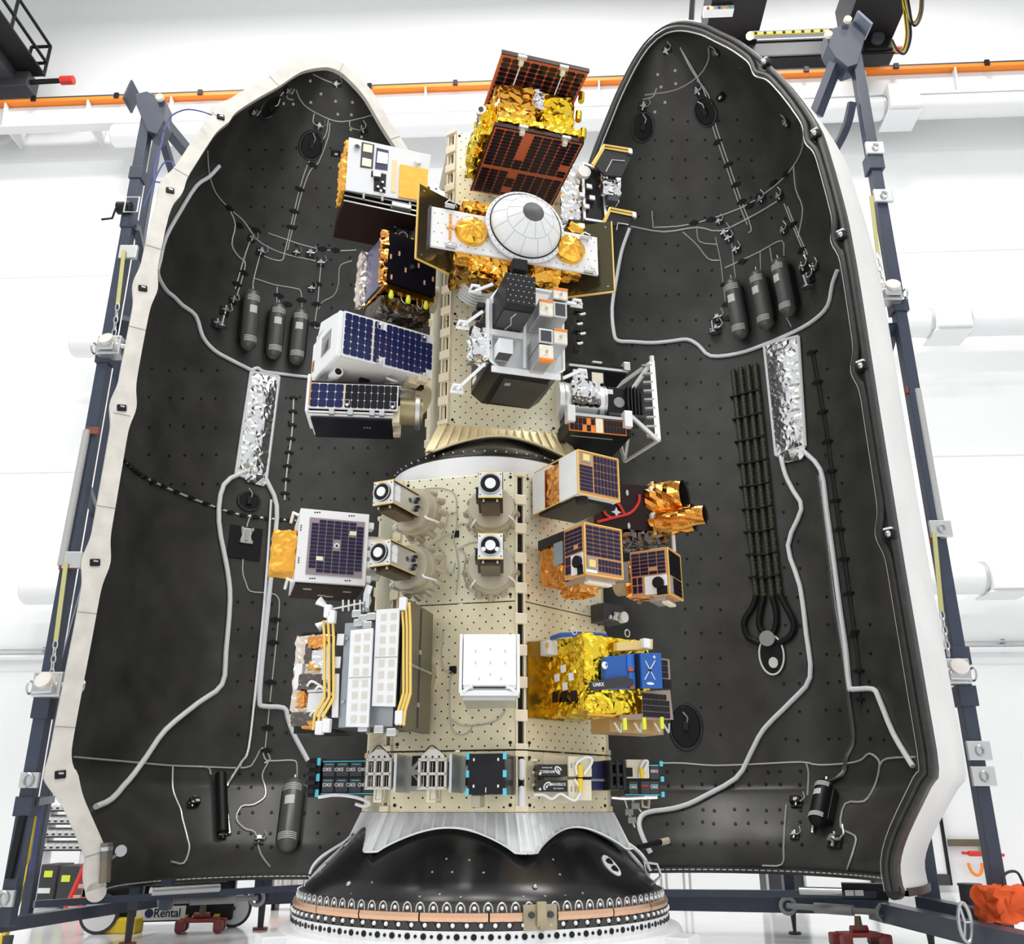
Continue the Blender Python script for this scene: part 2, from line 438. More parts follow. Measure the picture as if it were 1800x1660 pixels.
for (x, y), l in zip(Rpk, rl):
    p = hit(FR.root, 1, -.09, x, y)
    o = MB().box((0, 0, 0), (.13, .08, .1)).build('latch_block', black, fr, bevel=.02); o.location = p
    MB().ball((0, -.04, .0), .035, 10).build('latch_pin', steel, o, smooth=True)
    MB().box((0, -.03, .055), (.09, .05, .02)).build('latch_cap', white, o, bevel=.006)
for s_ in (-1, 1): MB().cyl((s_ * 2.0, -.04, .8), (s_ * 2.0, .03, .8), .08, 20).build('flange_foot', seal, fr, smooth=True)
# joint bar at the nose of the right half
MB().tube([v for v in off_path(-.01, -.02)][len(PR) // 2 - 14:len(PR) // 2 + 12], .025, 8).build('nose_bead', white_f, fr, smooth=True)
# ---------------------------------------------------------------- fairing interiors
stripe = mat('pale_stripe', (.7, .7, .68), .5)
bottle_m = mat('bottle_grey', (.12, .12, .115), .32, .2)
def bottle(F, a, b, rad, stand=.03, name='gas_bottle'):
    """pressure bottle lying along the skin between two photo points"""
    A, na = F.hit(*a, rad + stand); B, nb = F.hit(*b, rad + stand)
    L = (A - B).length; d = (A - B).normalized(); n = (na + nb).normalized()
    x = d.cross(n).normalized(); y = d.cross(x)           # y points into the skin
    M = Matrix(((x.x, y.x, d.x, B.x), (x.y, y.y, d.y, B.y), (x.z, y.z, d.z, B.z), (0, 0, 0, 1)))
    pr = [(0, 0)] + [(rad * math.sin(t * PI / 10), rad - rad * math.cos(t * PI / 10)) for t in range(1, 6)]
    pr += [(r, L - z) for r, z in pr[::-1]]
    m = MB(); m.M = M; m.lathe(pr, 20); o = m.build(name, bottle_m, F.root, smooth=50)
    for t in (.13, .155, .18, .205, .79, .815, .84, .865):
        m = MB(); m.M = M; m.lathe([(rad + .002, L * t - .006), (rad + .004, L * t), (rad + .002, L * t + .006)], 14, R(-150), R(-30)); m.build('pale_band', stripe, o)
    m = MB(); m.M = M; m.lathe([(rad + .003, L * .58), (rad + .003, L * .7)], 8, R(-125), R(-70)); m.build('paper_label', stripe, o)
    m = MB(); m.M = M; m.cyl((0, 0, L - .01), (0, 0, L + .05), .018, 8); m.build('valve_neck', steel, o, smooth=True)
    m = MB(); m.M = M; m.box((0, rad * .6, L * .5), (rad * 2.3, rad * 1.1, L * .72)); m.build('cradle', black, o, bevel=.03)
    return o
for a, b in (((437, 512), (428, 622)), ((486, 537), (476, 638)), ((528, 547), (518, 648))): bottle(FL, a, b, .125)
for a, b in (((1291, 492), (1310, 602)), ((1338, 477), (1358, 584)), ((1379, 455), (1400, 560))): bottle(FR, a, b, .125)
bottle(FL, (520, 1374), (506, 1500), .14); 
bd = bottle(FR, (1463, 1378), (1447, 1464), .12); bd.data.materials[0] = black
def patch(F, q, m, name, off=.02, nu=8, nv=20, amp=.012, seed=3, parent=None):
    """crumpled blanket over the skin, q = 4 photo corners tl tr br bl"""
    rnd = random.Random(seed); vs = []; fs = []
    q = [Vector((p[0], p[1])) for p in q]
    for j in range(nv + 1):
        for i in range(nu + 1):
            u, v = i / nu, j / nv
            p = (q[0] * (1 - u) + q[1] * u) * (1 - v) + (q[3] * (1 - u) + q[2] * u) * v
            bulge = .07 * math.sin(PI * u) * min(1, 6 * v, 6 * (1 - v)) if amp > .005 else 0
            vs.append(F.hit(p.x, p.y, off + bulge + rnd.uniform(-1, 1) * amp * (1 if 0 < i < nu and 0 < j < nv else .2))[0])
    for j in range(nv):
        for i in range(nu):
            a = j * (nu + 1) + i; b = a + 1; c = a + nu + 2; d = a + nu + 1
            fs += [(a, b, c), (a, c, d)] if rnd.random() < .5 else [(a, b, d), (b, c, d)]
    mb = MB().add(vs, fs); o = mb.build(name, m, parent or F.root)
    s = o.modifiers.new('s', 'SOLIDIFY'); s.thickness = .01
    return o
def taped(F, q):
    o = patch(F, q, silver_foil, 'foil_blanket', .03, 12, 40, .0075)
    e = [q[0], q[1], q[2], q[3], q[0]]
    for a, b in zip(e, e[1:]):
        p = [(a[0] + (b[0] - a[0]) * k / 8, a[1] + (b[1] - a[1]) * k / 8) for k in range(9)]
        MB().tube([F.hit(*k, .03)[0] for k in p], .026, 6).build('tape_edge', tape, o, smooth=True)
    return o
taped(FL, [(440, 655), (490, 664), (466, 852), (413, 834)])
patch(FL, [(426, 834), (466, 832), (463, 856), (432, 848)], silver_foil, 'foil_skirt', .03, 6, 4, .014)
taped(FR, [(1345, 607), (1406, 592), (1418, 785), (1366, 802)])
patch(FR, [(1368, 795), (1418, 785), (1414, 808), (1380, 815)], silver_foil, 'foil_skirt', .03, 6, 4, .014)
TAPE = .03
FLW = [([(383, 291), (365, 310), (342, 326), (314, 370), (288, 417), (278, 457), (274, 481), (288, 509), (303, 522), (318, 537), (342, 556), (354, 592), (374, 616), (401, 632), (441, 652)], TAPE),
       ([(434, 828), (392, 853), (383, 918), (398, 1001), (403, 1056), (396, 1146), (389, 1204), (347, 1236), (289, 1283), (255, 1330), (224, 1372), (193, 1407), (164, 1421)], .036),
       ([(466, 842), (486, 890), (481, 965), (470, 1074), (460, 1170), (456, 1232), (462, 1242), (499, 1245), (506, 1262), (516, 1290), (542, 1338)], .036),
       ([(490, 658), (515, 661), (542, 664)], .026), ([(441, 652), (452, 648), (462, 654), (490, 658)], .028)]
FRW = [([(1106, 402), (1092, 442), (1083, 490), (1075, 542), (1078, 585), (1085, 600), (1110, 602), (1146, 604), (1180, 601), (1208, 598), (1228, 608), (1250, 627), (1296, 623), (1342, 608), (1400, 583), (1435, 562), (1458, 537), (1466, 500), (1475, 475)], TAPE),
       ([(1374, 803), (1383, 837), (1397, 865), (1411, 896), (1387, 960), (1408, 1031), (1419, 1113), (1426, 1191), (1393, 1233), (1344, 1282), (1320, 1325), (1294, 1369), (1224, 1410), (1183, 1424), (1134, 1432), (1122, 1451), (1130, 1478), (1142, 1500)], .034),
       ([(1408, 788), (1445, 827), (1456, 896), (1467, 975), (1479, 1068), (1490, 1143), (1496, 1206), (1505, 1212), (1538, 1212), (1550, 1232), (1574, 1290), (1609, 1348)], .034)]
for F, W in ((FL, FLW), (FR, FRW)):
    for pts, r in W: F.wire(pts, r, tape, 'taped_cable', 3, 8)
for F, pts in ((FL, [(476, 880), (470, 980), (462, 1080), (450, 1200), (437, 1314), (424, 1340), (410, 1362), (397, 1384)]), (FL, [(394, 1390), (398, 1430), (403, 1468)]),
               (FR, [(1441, 837), (1453, 926), (1467, 1050), (1482, 1143), (1495, 1236), (1502, 1299), (1490, 1330), (1483, 1360), (1450, 1382), (1438, 1420), (1430, 1467)])):
    F.wire(pts, .028, silver_foil, 'foil_wrapped_cable', 4, 6)
THIN_L = [[(128, 1331), (241, 1341), (296, 1346), (348, 1348), (430, 1350), (447, 1338), (461, 1315), (475, 1334), (465, 1342)], [(461, 1315), (466, 1335), (480, 1338), (515, 1337), (522, 1345), (522, 1372)],
          [(303, 1348), (303, 1386), (310, 1408), (317, 1424), (320, 1440), (324, 1455), (329, 1475), (332, 1493), (322, 1518), (300, 1515)],
          [(475, 1334), (461, 1362), (466, 1385), (465, 1403), (445, 1416), (424, 1419), (415, 1441), (430, 1458), (448, 1465), (455, 1493), (462, 1508), (475, 1525)],
          [(348, 1348), (366, 1350), (370, 1362)],
          [(440, 905), (432, 935), (426, 1000), (432, 1025), (440, 1040), (470, 1043), (488, 1050), (490, 1080), (478, 1200), (466, 1316)],
          [(577, 210), (573, 236), (561, 253), (541, 288), (526, 334), (512, 392), (500, 444)], [(580, 216), (577, 240), (560, 285), (545, 300), (530, 340), (515, 398), (505, 440)],
          [(520, 158), (527, 175), (541, 190), (573, 207), (601, 214), (639, 207), (656, 203), (668, 215), (680, 233)],
          [(364, 265), (367, 305), (379, 340), (402, 366), (428, 389), (451, 421), (480, 439), (509, 449), (555, 459)],
          [(471, 410), (500, 420), (529, 430), (567, 439), (600, 441), (627, 440)], [(440, 421), (428, 456), (413, 508)], [(457, 447), (447, 485), (442, 514)],
          [(445, 489), (483, 501), (518, 507), (529, 514), (531, 546)], [(487, 505), (486, 537)], [(564, 467), (561, 500), (558, 537), (553, 575), (562, 577)],
          [(619, 459), (600, 466), (596, 480), (595, 500), (587, 520), (567, 531), (560, 545)], [(402, 366), (413, 395), (407, 430), (420, 452), (430, 460), (428, 480), (416, 520)],
          [(500, 444), (495, 458), (475, 455), (457, 447)], [(550, 130), (570, 140), (592, 148)], [(615, 213), (617, 225), (640, 230)], [(552, 200), (550, 215), (560, 222)], [(515, 175), (505, 173), (500, 160), (487, 175), (477, 185)]]
THIN_R = [[(1163, 1342), (1200, 1342), (1257, 1346), (1340, 1343), (1409, 1340), (1440, 1345), (1492, 1342), (1515, 1336), (1529, 1325), (1545, 1336), (1547, 1352), (1538, 1385), (1520, 1410), (1487, 1414), (1479, 1455), (1504, 1471), (1503, 1490), (1490, 1529)],
          [(1418, 1342), (1422, 1360), (1420, 1400)], [(1547, 1348), (1560, 1334), (1611, 1331)], [(1383, 1416), (1380, 1450), (1378, 1490), (1375, 1520), (1340, 1522)],
          [(1108, 398), (1167, 408), (1225, 400), (1267, 406), (1325, 379), (1367, 354)], [(1146, 371), (1148, 395), (1154, 400), (1217, 394), (1300, 367), (1345, 340), (1383, 308), (1408, 270), (1413, 240), (1410, 220)],
          [(1196, 83), (1217, 125), (1246, 167), (1256, 205), (1260, 225), (1283, 292), (1304, 354), (1321, 400), (1316, 410)], [(1200, 90), (1225, 133), (1240, 165), (1252, 200), (1254, 225), (1277, 292), (1298, 354), (1314, 395)],
          [(1133, 167), (1188, 158), (1229, 133), (1246, 105), (1246, 83)], [(1275, 471), (1310, 455), (1337, 442), (1375, 423), (1379, 450)], [(1287, 429), (1290, 460), (1294, 490)], [(1337, 442), (1338, 475)],
          [(1258, 417), (1267, 458), (1272, 500), (1277, 540)], [(1396, 292), (1400, 333), (1412, 367), (1404, 417)], [(1379, 358), (1396, 400), (1417, 450)], [(1385, 362), (1402, 405), (1421, 448)],
          [(1225, 400), (1230, 425), (1262, 430)], [(1200, 408), (1225, 430), (1245, 455), (1265, 458)], [(1354, 435), (1362, 480), (1378, 545), (1392, 575)], [(1130, 175), (1148, 170), (1154, 155)], [(1350, 1468), (1350, 1468.1)]][:-1]
for F, W in ((FL, THIN_L), (FR, THIN_R)):
    for i, pts in enumerate(W): F.wire(pts, .011 if i > 4 else .013, wire_l, 'thin_line', 3, 5)
# dark harness rings with standoff clips
for F, pts in ((FL, [(217, 810), (235, 826), (253, 839), (296, 860), (361, 886), (416, 904), (470, 912), (520, 916)]), (FL, [(516, 700), (513, 760), (505, 820), (500, 880)]),
               (FR, [(1426, 620), (1449, 751), (1467, 881), (1486, 1012), (1509, 1180), (1514, 1240)]), (FR, [(1431, 620), (1454, 751), (1472, 881), (1491, 1012), (1513, 1180)])):
    hw = F.wire(pts, .016, wire_d if F is FR else wire_l, 'harness', 4, 6)
    q = spline([(p[0], p[1], 0) for p in pts], 5)
    for p in q[::2]:
        M = F.frame(p.x, p.y, .012); m = MB(); m.M = M
        m.prism([(-.07, -.008), (0, -.03), (.07, -.008), (.07, .008), (0, .03), (-.07, .008)], -.02, .02); m.build('standoff_clip', black, hw)
# clips along thin lines
for F, L in ((FL, [(549, 290), (527, 333), (517, 372), (512, 400), (428, 480), (416, 500), (558, 500), (556, 535), (553, 570), (505, 535), (530, 528), (490, 520), (473, 1240), (470, 1280), (476, 1200), (480, 1130), (484, 1090), (468, 1320), (420, 396), (402, 366), (450, 405), (567, 438), (590, 440)]),
             (FR, [(1262, 250), (1280, 290), (1294, 325), (1304, 355), (1275, 500), (1278, 535), (1383, 305), (1360, 322), (1335, 345), (1318, 362), (1250, 386), (1220, 392), (1395, 395), (1410, 440), (1280, 560), (1305, 460), (1372, 520)])):
    for x, y in L:
        m = MB(); m.M = F.frame(x, y, .012); m.prism([(-.085, -.01), (0, -.045), (.085, -.01), (.085, .01), (0, .045), (-.085, .01)], -.015, .03); m.build('line_clip', black, F.root)
# stud rows (small dark fasteners, joined)
def studs(F, pts, r=.017, name='studs', m=black):
    b = MB()
    for x, y in pts:
        b.M = F.frame(x, y, 0); b.cyl((0, -.012, 0), (0, .01, 0), r, 8)
    return b.build(name, m, F.root, kind='stuff')
rs = random.Random(4)
def rows(F, ys, x0, x1, keep, step=58):
    out = []
    for y in ys:
        for k in range(int((x1 - x0) / step) + 1):
            for dx in (0, 24 if step > 40 else 1e9):
                x = x0 + k * step + dx
                if x > x1: continue
                yy = y + rs.uniform(-2, 2); xx = x + rs.uniform(-3, 3)
                if keep(xx, yy): out.append((xx, yy))
    return out
studs(FR, rows(FR, range(212, 400, 34), 1125, 1400, lambda x, y: 1090 + (400 - y) * .1 < x < 1300 + (y - 200) * .5) + rows(FR, range(430, 610, 44), 1110, 1250, lambda x, y: 1), .02)
studs(FR, rows(FR, range(630, 1330, 44), 1090, 1285, lambda x, y: x > 1110 + (90 if 850 < y < 1290 else 0)) + rows(FR, range(650, 1330, 50), 1380, 1560, lambda x, y: x < 1450 + (y - 600) * .16, 74), .02)
studs(FR, rows(FR, (1357, 1380, 1424, 1447, 1484), 1175, 1420, lambda x, y: 1), .022)
studs(FL, rows(FL, range(262, 440, 34), 440, 620, lambda x, y: x > 400 and not 590 < x < 760) + rows(FL, range(455, 620, 44), 560, 620, lambda x, y: x < 618) + rows(FL, range(700, 900, 44), 505, 690, lambda x, y: not (530 < x < 725 and y < 770)), .02)
studs(FL, rows(FL, range(650, 900, 50), 240, 400, lambda x, y: x > 250) + rows(FL, range(1060, 1320, 46), 420, 540, lambda x, y: x < 515), .02)
studs(FL, rows(FL, (1362, 1385, 1430, 1465, 1490), 420, 610, lambda x, y: not 490 < x < 535), .022)
pale = mat('pale_button', (.62, .58, .42), .5)
studs(FL, [(545, 142), (564, 165), (590, 178), (620, 180), (594, 201), (618, 202), (617, 228), (636, 241), (515, 183), (498, 182), (546, 180)], .024, 'pale_buttons', pale)
studs(FR, [(1156, 131), (1187, 124), (1162, 153), (1188, 147), (1169, 180), (1151, 197)], .024, 'pale_buttons', pale)
# dark round pads with a vent
def pad(F, x, y, rx, rz):
    M = F.frame(x, y, .0)
    m = MB(); m.M = M; n = 24
    m.prism([(rx * math.cos(2 * PI * i / n), rz * math.sin(2 * PI * i / n)) for i in range(n)], -.03, .03); o = m.build('vent_pad', black, F.root, bevel=.01)
    m = MB(); m.M = M @ Matrix.Translation((0, -.02, 0)); m.tube([(rx * 1.12 * math.cos(2 * PI * i / n), 0, rz * 1.12 * math.sin(2 * PI * i / n)) for i in range(n)], .022, 6, closed=True); m.build('pad_rim', seal, o, smooth=True)
    m = MB(); m.M = M; m.box((0, -.04, .0), (.08, .06, .12)); m.build('vent_block', blackm, o, bevel=.01)
    m = MB(); m.M = M; m.tube([(.02, -.05, .05), (.03, -.06, .12), (-.03, -.05, .2)], .01, 5); m.build('vent_line', wire_l, o)
for a in ((547, 256, .17, .2), (474, 187, .15, .2)): pad(FL, *a)
for a in ((1129, 224, .16, .2), (1241, 197, .16, .2)): pad(FR, *a)
pad(FL, 437, 882, .15, .13); pad(FR, 1205, 1278, .2, .28)
# valves: little clusters of fittings
def valve(F, x, y, s=1.0, m=steel, name='valve'):
    M = F.frame(x, y, .02) @ Matrix.Scale(s, 4); rr = random.Random(x * 7 + y)
    b = MB(); b.M = M; b.cyl((0, -.03, -.07), (0, -.03, .08), .022, 8); b.cyl((-.07, -.03, .0), (.08, -.03, .01), .018, 8); b.box((0, -.03, .02), (.07, .06, .06)); b.cyl((0, .02, 0), (0, -.09, 0), .026, 8)
    o = b.build(name, m, F.root, smooth=True)
    b = MB(); b.M = M; b.box((0, .0, -.01), (.16, .02, .13)); b.build('mount_plate', blackm, o)
    b = MB(); b.M = M; b.tube([(.07, -.03, .01), (.12, -.04, .06), (.08, -.03, .16)], .009, 5); b.build('valve_line', wire_l, o, smooth=True)
    return o
for a in ((592, 147, .8), (640, 228, .8), (560, 222, .8), (503, 158, .8), (443, 195, .8), (457, 443, .9), (545, 446, .9), (441, 419, .8), (564, 463, .8), (378, 570, 1.0), (408, 528, .8), (393, 547, 1.0), (547, 508, .7), (520, 445, .7), (335, 1415, .7), (390, 1470, .7), (455, 1478, .8)):
    valve(FL, *a)
for a in ((1129, 187, .9), (1229, 160, .9), (1262, 90, .8), (1310, 112, .8), (1172, 88, .8), (1275, 410, .9), (1282, 420, .8), (1265, 390, .7), (1340, 350, .8), (1372, 345, .8), (1295, 440, .8), (1258, 580, 1.1), (1262, 560, .9), (1425, 490, 1.1), (1415, 470, 1.0), (1435, 470, .8), (1380, 405, .8), (1385, 215, .8), (1402, 1413, .9), (1470, 1480, 1.2), (1398, 1470, .7)):
    valve(FR, *a)
for F, a in ((FL, (383, 574)), (FR, (1428, 502)), (FR, (1256, 585))):      # dish-shaped regulators
    m = MB(); m.M = F.frame(*a, .1); m.cyl((0, 0, -.02), (0, -.02, .16), .03, 10); m.lathe([(0, -.06), (.085, -.05), (.09, -.03), (.03, .0)], 16); m.build('regulator', steel, F.root, smooth=True)
def camera_box(F, x, y, m2=ptfe):
    m = MB(); m.M = F.frame(x, y, .03); m.box((0, 0, 0), (.14, .1, .1)); o = m.build('camera_box', black, F.root, bevel=.015)
    m = MB(); m.M = F.frame(x, y, .03); m.box((.02, -.055, -.01), (.05, .02, .03)); m.build('camera_window', m2, o)
camera_box(FL, 590, 270); camera_box(FL, 340, 1412); camera_box(FR, 1400, 1410); camera_box(FR, 1270, 170)
# left: dark standing cylinder low down, and the actuator strut at the corner
m = MB(); A, _ = FL.hit(385, 1362, .09); B, _ = FL.hit(388, 1470, .09); m.cyl(A, B, .08, 16); m.build('dark_canister', black, FL.root, smooth=True)
m = MB(); A, n1 = FL.hit(186, 1478, .25); B, n2 = FL.hit(178, 1570, .25)
A = hit(FL.root, 1, -.1, 188, 1482); B = hit(FL.root, 1, -.1, 184, 1552)
o = MB().cyl(A, A + (B - A) * .45, .062, 14).build('strut_barrel', mat('strut_dark', (.16, .155, .145), .35, .5), FL.root, smooth=True)
MB().cyl(A + (B - A) * .45, B, .058, 14).build('strut_collar', mat('strut_bronze', (.2, .17, .12), .35, .5), o, smooth=True)
MB().cyl(A + (B - A) * .1, A + (B - A) * .2, .07, 14).build('strut_band', steel, o, smooth=True)
A2 = hit(FL.root, 1, -.05, 212, 1496); MB().cyl(A2 + Vector((0, -.03, 0)), A2 + Vector((0, .03, 0)), .06, 14).build('rod_eye', steel, o, smooth=True)
MB().bar(A2 + Vector((0, 0, 0)), A + (B - A) * .5, .03).build('rod_link', steel, o)
# left: separation mechanism plate
m = MB(); m.M = FL.frame(432, 943, .03); m.prism([(-.1, -.12), (.1, -.12), (.07, 0), (.1, .12), (-.1, .12), (-.07, 0)], -.02, .02); o = m.build('mechanism_plate', alu, FL.root, bevel=.006)
m = MB(); m.M = FL.frame(432, 943, .03); m.box((0, -.03, 0), (.05, .05, .16)); m.box((-.08, -.02, .1), (.03, .05, .05)); m.box((.08, -.02, .1), (.03, .05, .05)); m.box((-.08, -.02, -.1), (.03, .05, .05)); m.box((.08, -.02, -.1), (.03, .05, .05)); m.build('mechanism_blocks', steel, o)
m = MB(); m.M = FL.frame(430, 955, .02); m.box((0, 0, 0), (.5, .02, .5)); m.build('mechanism_base', black, o)
# right: four perforated ducts that end in an oval port
duct_m = mat('duct_dark', (.03, .03, .022), .45, build=dots(.05, .06, .011, (.1, .095, .045)))
for t, bt in (((1290, 652), (1331, 1048)), ((1303, 648), (1344, 1050)), ((1316, 644), (1359, 1050)), ((1329, 641), (1372, 1046))):
    pts = [(t[0] + (bt[0] - t[0]) * k / 10, t[1] + (bt[1] - t[1]) * k / 10, 0) for k in range(11)]
    o = FR.wire(pts, .044, duct_m, 'perforated_duct', 0, 10)
    for k in range(1, 10):
        m = MB(); m.M = FR.frame(pts[k][0] - 2, pts[k][1] + 8, .05); m.box((0, 0, 0), (.12, .1, .018)); m.build('duct_clip', black, o)
for pts in ([(1331, 1048), (1324, 1068), (1309, 1094), (1316, 1120), (1337, 1132)], [(1344, 1050), (1338, 1075), (1336, 1100), (1348, 1120)], [(1359, 1050), (1366, 1075), (1366, 1100), (1358, 1120)], [(1372, 1046), (1384, 1068), (1398, 1098), (1390, 1120), (1370, 1132)]):
    FR.wire(pts, .044, black, 'duct_hose', 4, 10)
M = FR.frame(1358, 1152, .0)
def oval(a, b, n=28, cx=0, cz=0): return [(cx + a * math.cos(2 * PI * i / n), cz + b * math.sin(2 * PI * i / n)) for i in range(n)]
m = MB(); m.M = M; m.prism(oval(.17, .27), -.04, .03); op = m.build('port_plate', black, FR.root)
m = MB(); m.M = M; m.tube([(a, -.045, b) for a, b in oval(.175, .275)], .014, 6, closed=True); m.build('port_rim', white, op, smooth=True)
m = MB(); m.M = FR.frame(1352, 1124, .08); m.prism(oval(.11, .11), -.02, .02); m.build('port_cover', grey, op)
m = MB(); m.M = FR.frame(1362, 1166, .05); m.prism(oval(.065, .075), -.02, .02); m.build('port_window', mat('port_glass', (.7, .72, .7), .2), op)
# right lower: umbilical plug by the stack
A, _ = FR.hit(1100, 1497, .3); B, _ = FR.hit(1165, 1488, .25)
o = MB().cyl(A, B, .035, 12).build('umbilical_plug', blackm, FR.root, smooth=True); MB().cyl(A + (B - A) * .75, B, .042, 12).build('plug_shell', cream_alu, o, smooth=True)

# ---------------------------------------------------------------- payload adapter under the stack
SX, SY = -.262, 8.5
stand = thing('base_ring_stand', 'white round stand ring with dark bolt holes under the black cone', 'stand', (SX, SY, 0))
MB().lathe([(1.69, 0), (1.69, .56), (1.66, .62), (1.6, .64), (1.57, .64), (1.57, .72), (1.3, .72)], 96).build('ring_body', white_gloss, stand, smooth=30)
hb = MB().cyl((0, -.004, 0), (0, .02, 0), .021, 10).build('bolt_hole', black, stand)
hs = MB().cyl((0, -.004, 0), (0, .02, 0), .012, 8).build('small_hole', black, stand)
N = 84; hb.location = (0, -1.572, .685); hs.location = (1.572 * math.sin(PI / N), -1.572 * math.cos(PI / N), .685); hs.rotation_euler = (0, 0, PI / N)
for i in range(1, N):
    a = 2 * PI * i / N
    if math.cos(a) > -.05:
        cp(hb, stand, (1.572 * math.sin(a), -1.572 * math.cos(a), .685), (0, 0, a))
        a += PI / N; cp(hs, stand, (1.572 * math.sin(a), -1.572 * math.cos(a), .685), (0, 0, a))
for ang in (62, -64):
    a = R(ang); o = MB().box((0, 0, 0), (.3, .2, .5)).build('lug_block', white_gloss, stand, bevel=.01); o.location = (1.75 * math.sin(a), -1.75 * math.cos(a), .36); o.rotation_euler = (0, 0, a)
    MB().cyl((0, -.12, .1), (0, -.1, .1), .02, 8).build('lug_bolt', steel, o)
MB().lathe([(1.692, .5), (1.7, .505), (1.692, .51)], 96).build('ring_cable', grey_d, stand)
band = thing('clamp_band', 'copper coloured clamp band around the foot of the black cone', 'clamp band', (SX, SY, .72))
dk = mat('band_dark', (.055, .053, .05), .4, .4)
MB().lathe([(1.52, .0), (1.555, 0), (1.555, .055), (1.52, .055)], 96).build('lower_ring', dk, band, smooth=30)
seg = MB().lathe([(1.53, .055), (1.562, .058), (1.57, .085), (1.562, .112), (1.53, .115)], 8, R(-90), R(-90 + 17.6)).build('copper_segment', copper, band, smooth=30)
for i in range(-6, 6):
    if i: cp(seg, band, None, (0, 0, R(18 * i + 4)))
seg.rotation_euler = (0, 0, R(4))
tri = MB().prism([(-.04, .0), (.04, .0), (.012, .05), (-.012, .05)], -.006, .01).build('lower_tooth', dk, band)
bl = MB().ball((0, 0, 0), .016, 8).build('rivet', white_gloss, band, smooth=True)
arch = MB().tube([(-.032, 0, -.03), (-.028, 0, .005), (-.015, 0, .025), (.0, 0, .031), (.015, 0, .025), (.028, 0, .005), (.032, 0, -.03)], .006, 5).build('scalloped_edge', alu, band, smooth=True)
first = True
N = 100
for i in range(-28, 29):
    a = 2 * PI * i / N
    def pos(r, z, a=a): return (r * math.sin(a), -r * math.cos(a), z)
    if i == -28:
        for o, r, z in ((tri, 1.562, .005), (bl, 1.566, .035), (arch, 1.535, .145)): o.location = pos(r, z); o.rotation_euler = (0, 0, a)
        cp(bl, band, pos(1.53, .14), (0, 0, a))
    else:
        cp(tri, band, pos(1.562, .005), (0, 0, a)); cp(bl, band, pos(1.566, .035, a + PI / N), (0, 0, a)); cp(arch, band, pos(1.535, .145), (0, 0, a)); cp(bl, band, pos(1.53, .14), (0, 0, a))
MB().lathe([(1.5, .115), (1.54, .115), (1.53, .17), (1.48, .18)], 96).build('upper_ring', dk, band, smooth=30)
clmat = mat('clasp_olive', (.42, .36, .24), .4, .5, var=.15)
ca = hit(band, 1, -1.56, 955, 1612); ang = math.degrees(math.atan2(ca.x, 1.56))
cl = MB().lathe([(1.575, .0), (1.58, .03), (1.58, .14), (1.572, .165)], 10, R(-90 + ang - 4.6), R(-90 + ang + 4.4)).build('clasp', clmat, band, smooth=30)
a = R(ang); m = MB(); m.M = Matrix.Rotation(a, 4, 'Z') @ Matrix.Translation((0, -1.585, .085)); m.box((0, -.01, .02), (.07, .03, .16)); m.box((.0, -.02, -.06), (.035, .03, .05)); m.build('clasp_buckle', clmat, cl, bevel=.006)
for k in (-.07, .07):
    m = MB(); m.M = Matrix.Rotation(a, 4, 'Z') @ Matrix.Translation((k, -1.585, .1)); m.cyl((0, -.012, 0), (0, .01, 0), .022, 12); m.build('clasp_pin', grey_d, cl)

cone = thing('adapter_cone', 'glossy black cone between the clamp band and the gold plate tower', 'adapter cone', (SX, SY, .88))
MB().lathe([(1.5, .0), (1.47, .06), (1.38, .14), (1.21, .3), (1.07, .42), (.95, .52), (.8, .62)], 96).build('cone_shell', cone_black, cone, smooth=60)
def cone_at(x, y):
    Mi = loc(cone, ORG); d = ray(x, y).normalized(); best = None
    P = [(1.5, .0), (1.47, .06), (1.38, .14), (1.21, .3), (1.07, .42), (.95, .52), (.8, .62)]
    def rr(z):
        for (a, b), (c, e) in zip(P, P[1:]):
            if b <= z <= e: return a + (c - a) * (z - b) / (e - b)
        return P[0][0] if z < 0 else P[-1][0]
    t = 5.5
    while t < 9.5:
        p = Mi + d * t
        if math.hypot(p.x, p.y) < rr(p.z): break
        t += .01
    p = Mi + d * t; n = Vector((p.x, p.y, .0)).normalized() + Vector((0, 0, .95)); n.normalize(); return p, n
def on_cone(x, y, off=0):
    p, n = cone_at(x, y); z = (Vector((0, 0, 1)) - n * n.z).normalized(); yy = -n; xx = yy.cross(z); p = p + n * off
    return Matrix(((xx.x, yy.x, z.x, p.x), (xx.y, yy.y, z.y, p.y), (xx.z, yy.z, z.z, p.z), (0, 0, 0, 1)))
b = MB()
for x, y in ((712, 1534), (760, 1534), (795, 1534), (738, 1577), (773, 1573), (810, 1578), (848, 1578), (886, 1578), (920, 1577), (958, 1576), (993, 1574), (1024, 1571), (618, 1571), (654, 1552), (984, 1538), (972, 1512), (785, 1511), (825, 1513), (850, 1535)):
    b.M = on_cone(x, y); b.cyl((0, -.004, 0), (0, .01, 0), .009, 6)
b.build('fastener_holes', grey, cone, kind='stuff')
for x, y in ((615, 1556), (940, 1561)):
    m = MB(); m.M = on_cone(x, y); m.ball((0, -.01, 0), .022, 10); m.build('steel_stud', steel, cone, smooth=True)
m = MB(); m.M = on_cone(1074, 1523, .004); m.prism(oval(.075, .1, 20), -.006, .006); cpz = m.build('access_plate', white_gloss, cone)
for dz in (-.035, .035):
    m = MB(); m.M = on_cone(1074, 1523, .012); m.prism(oval(.032, .022, 12, -.01, dz), -.006, .006); m.prism(oval(.022, .03, 12, .012, dz), -.0062, .006); m.build('access_hole', black, cpz)
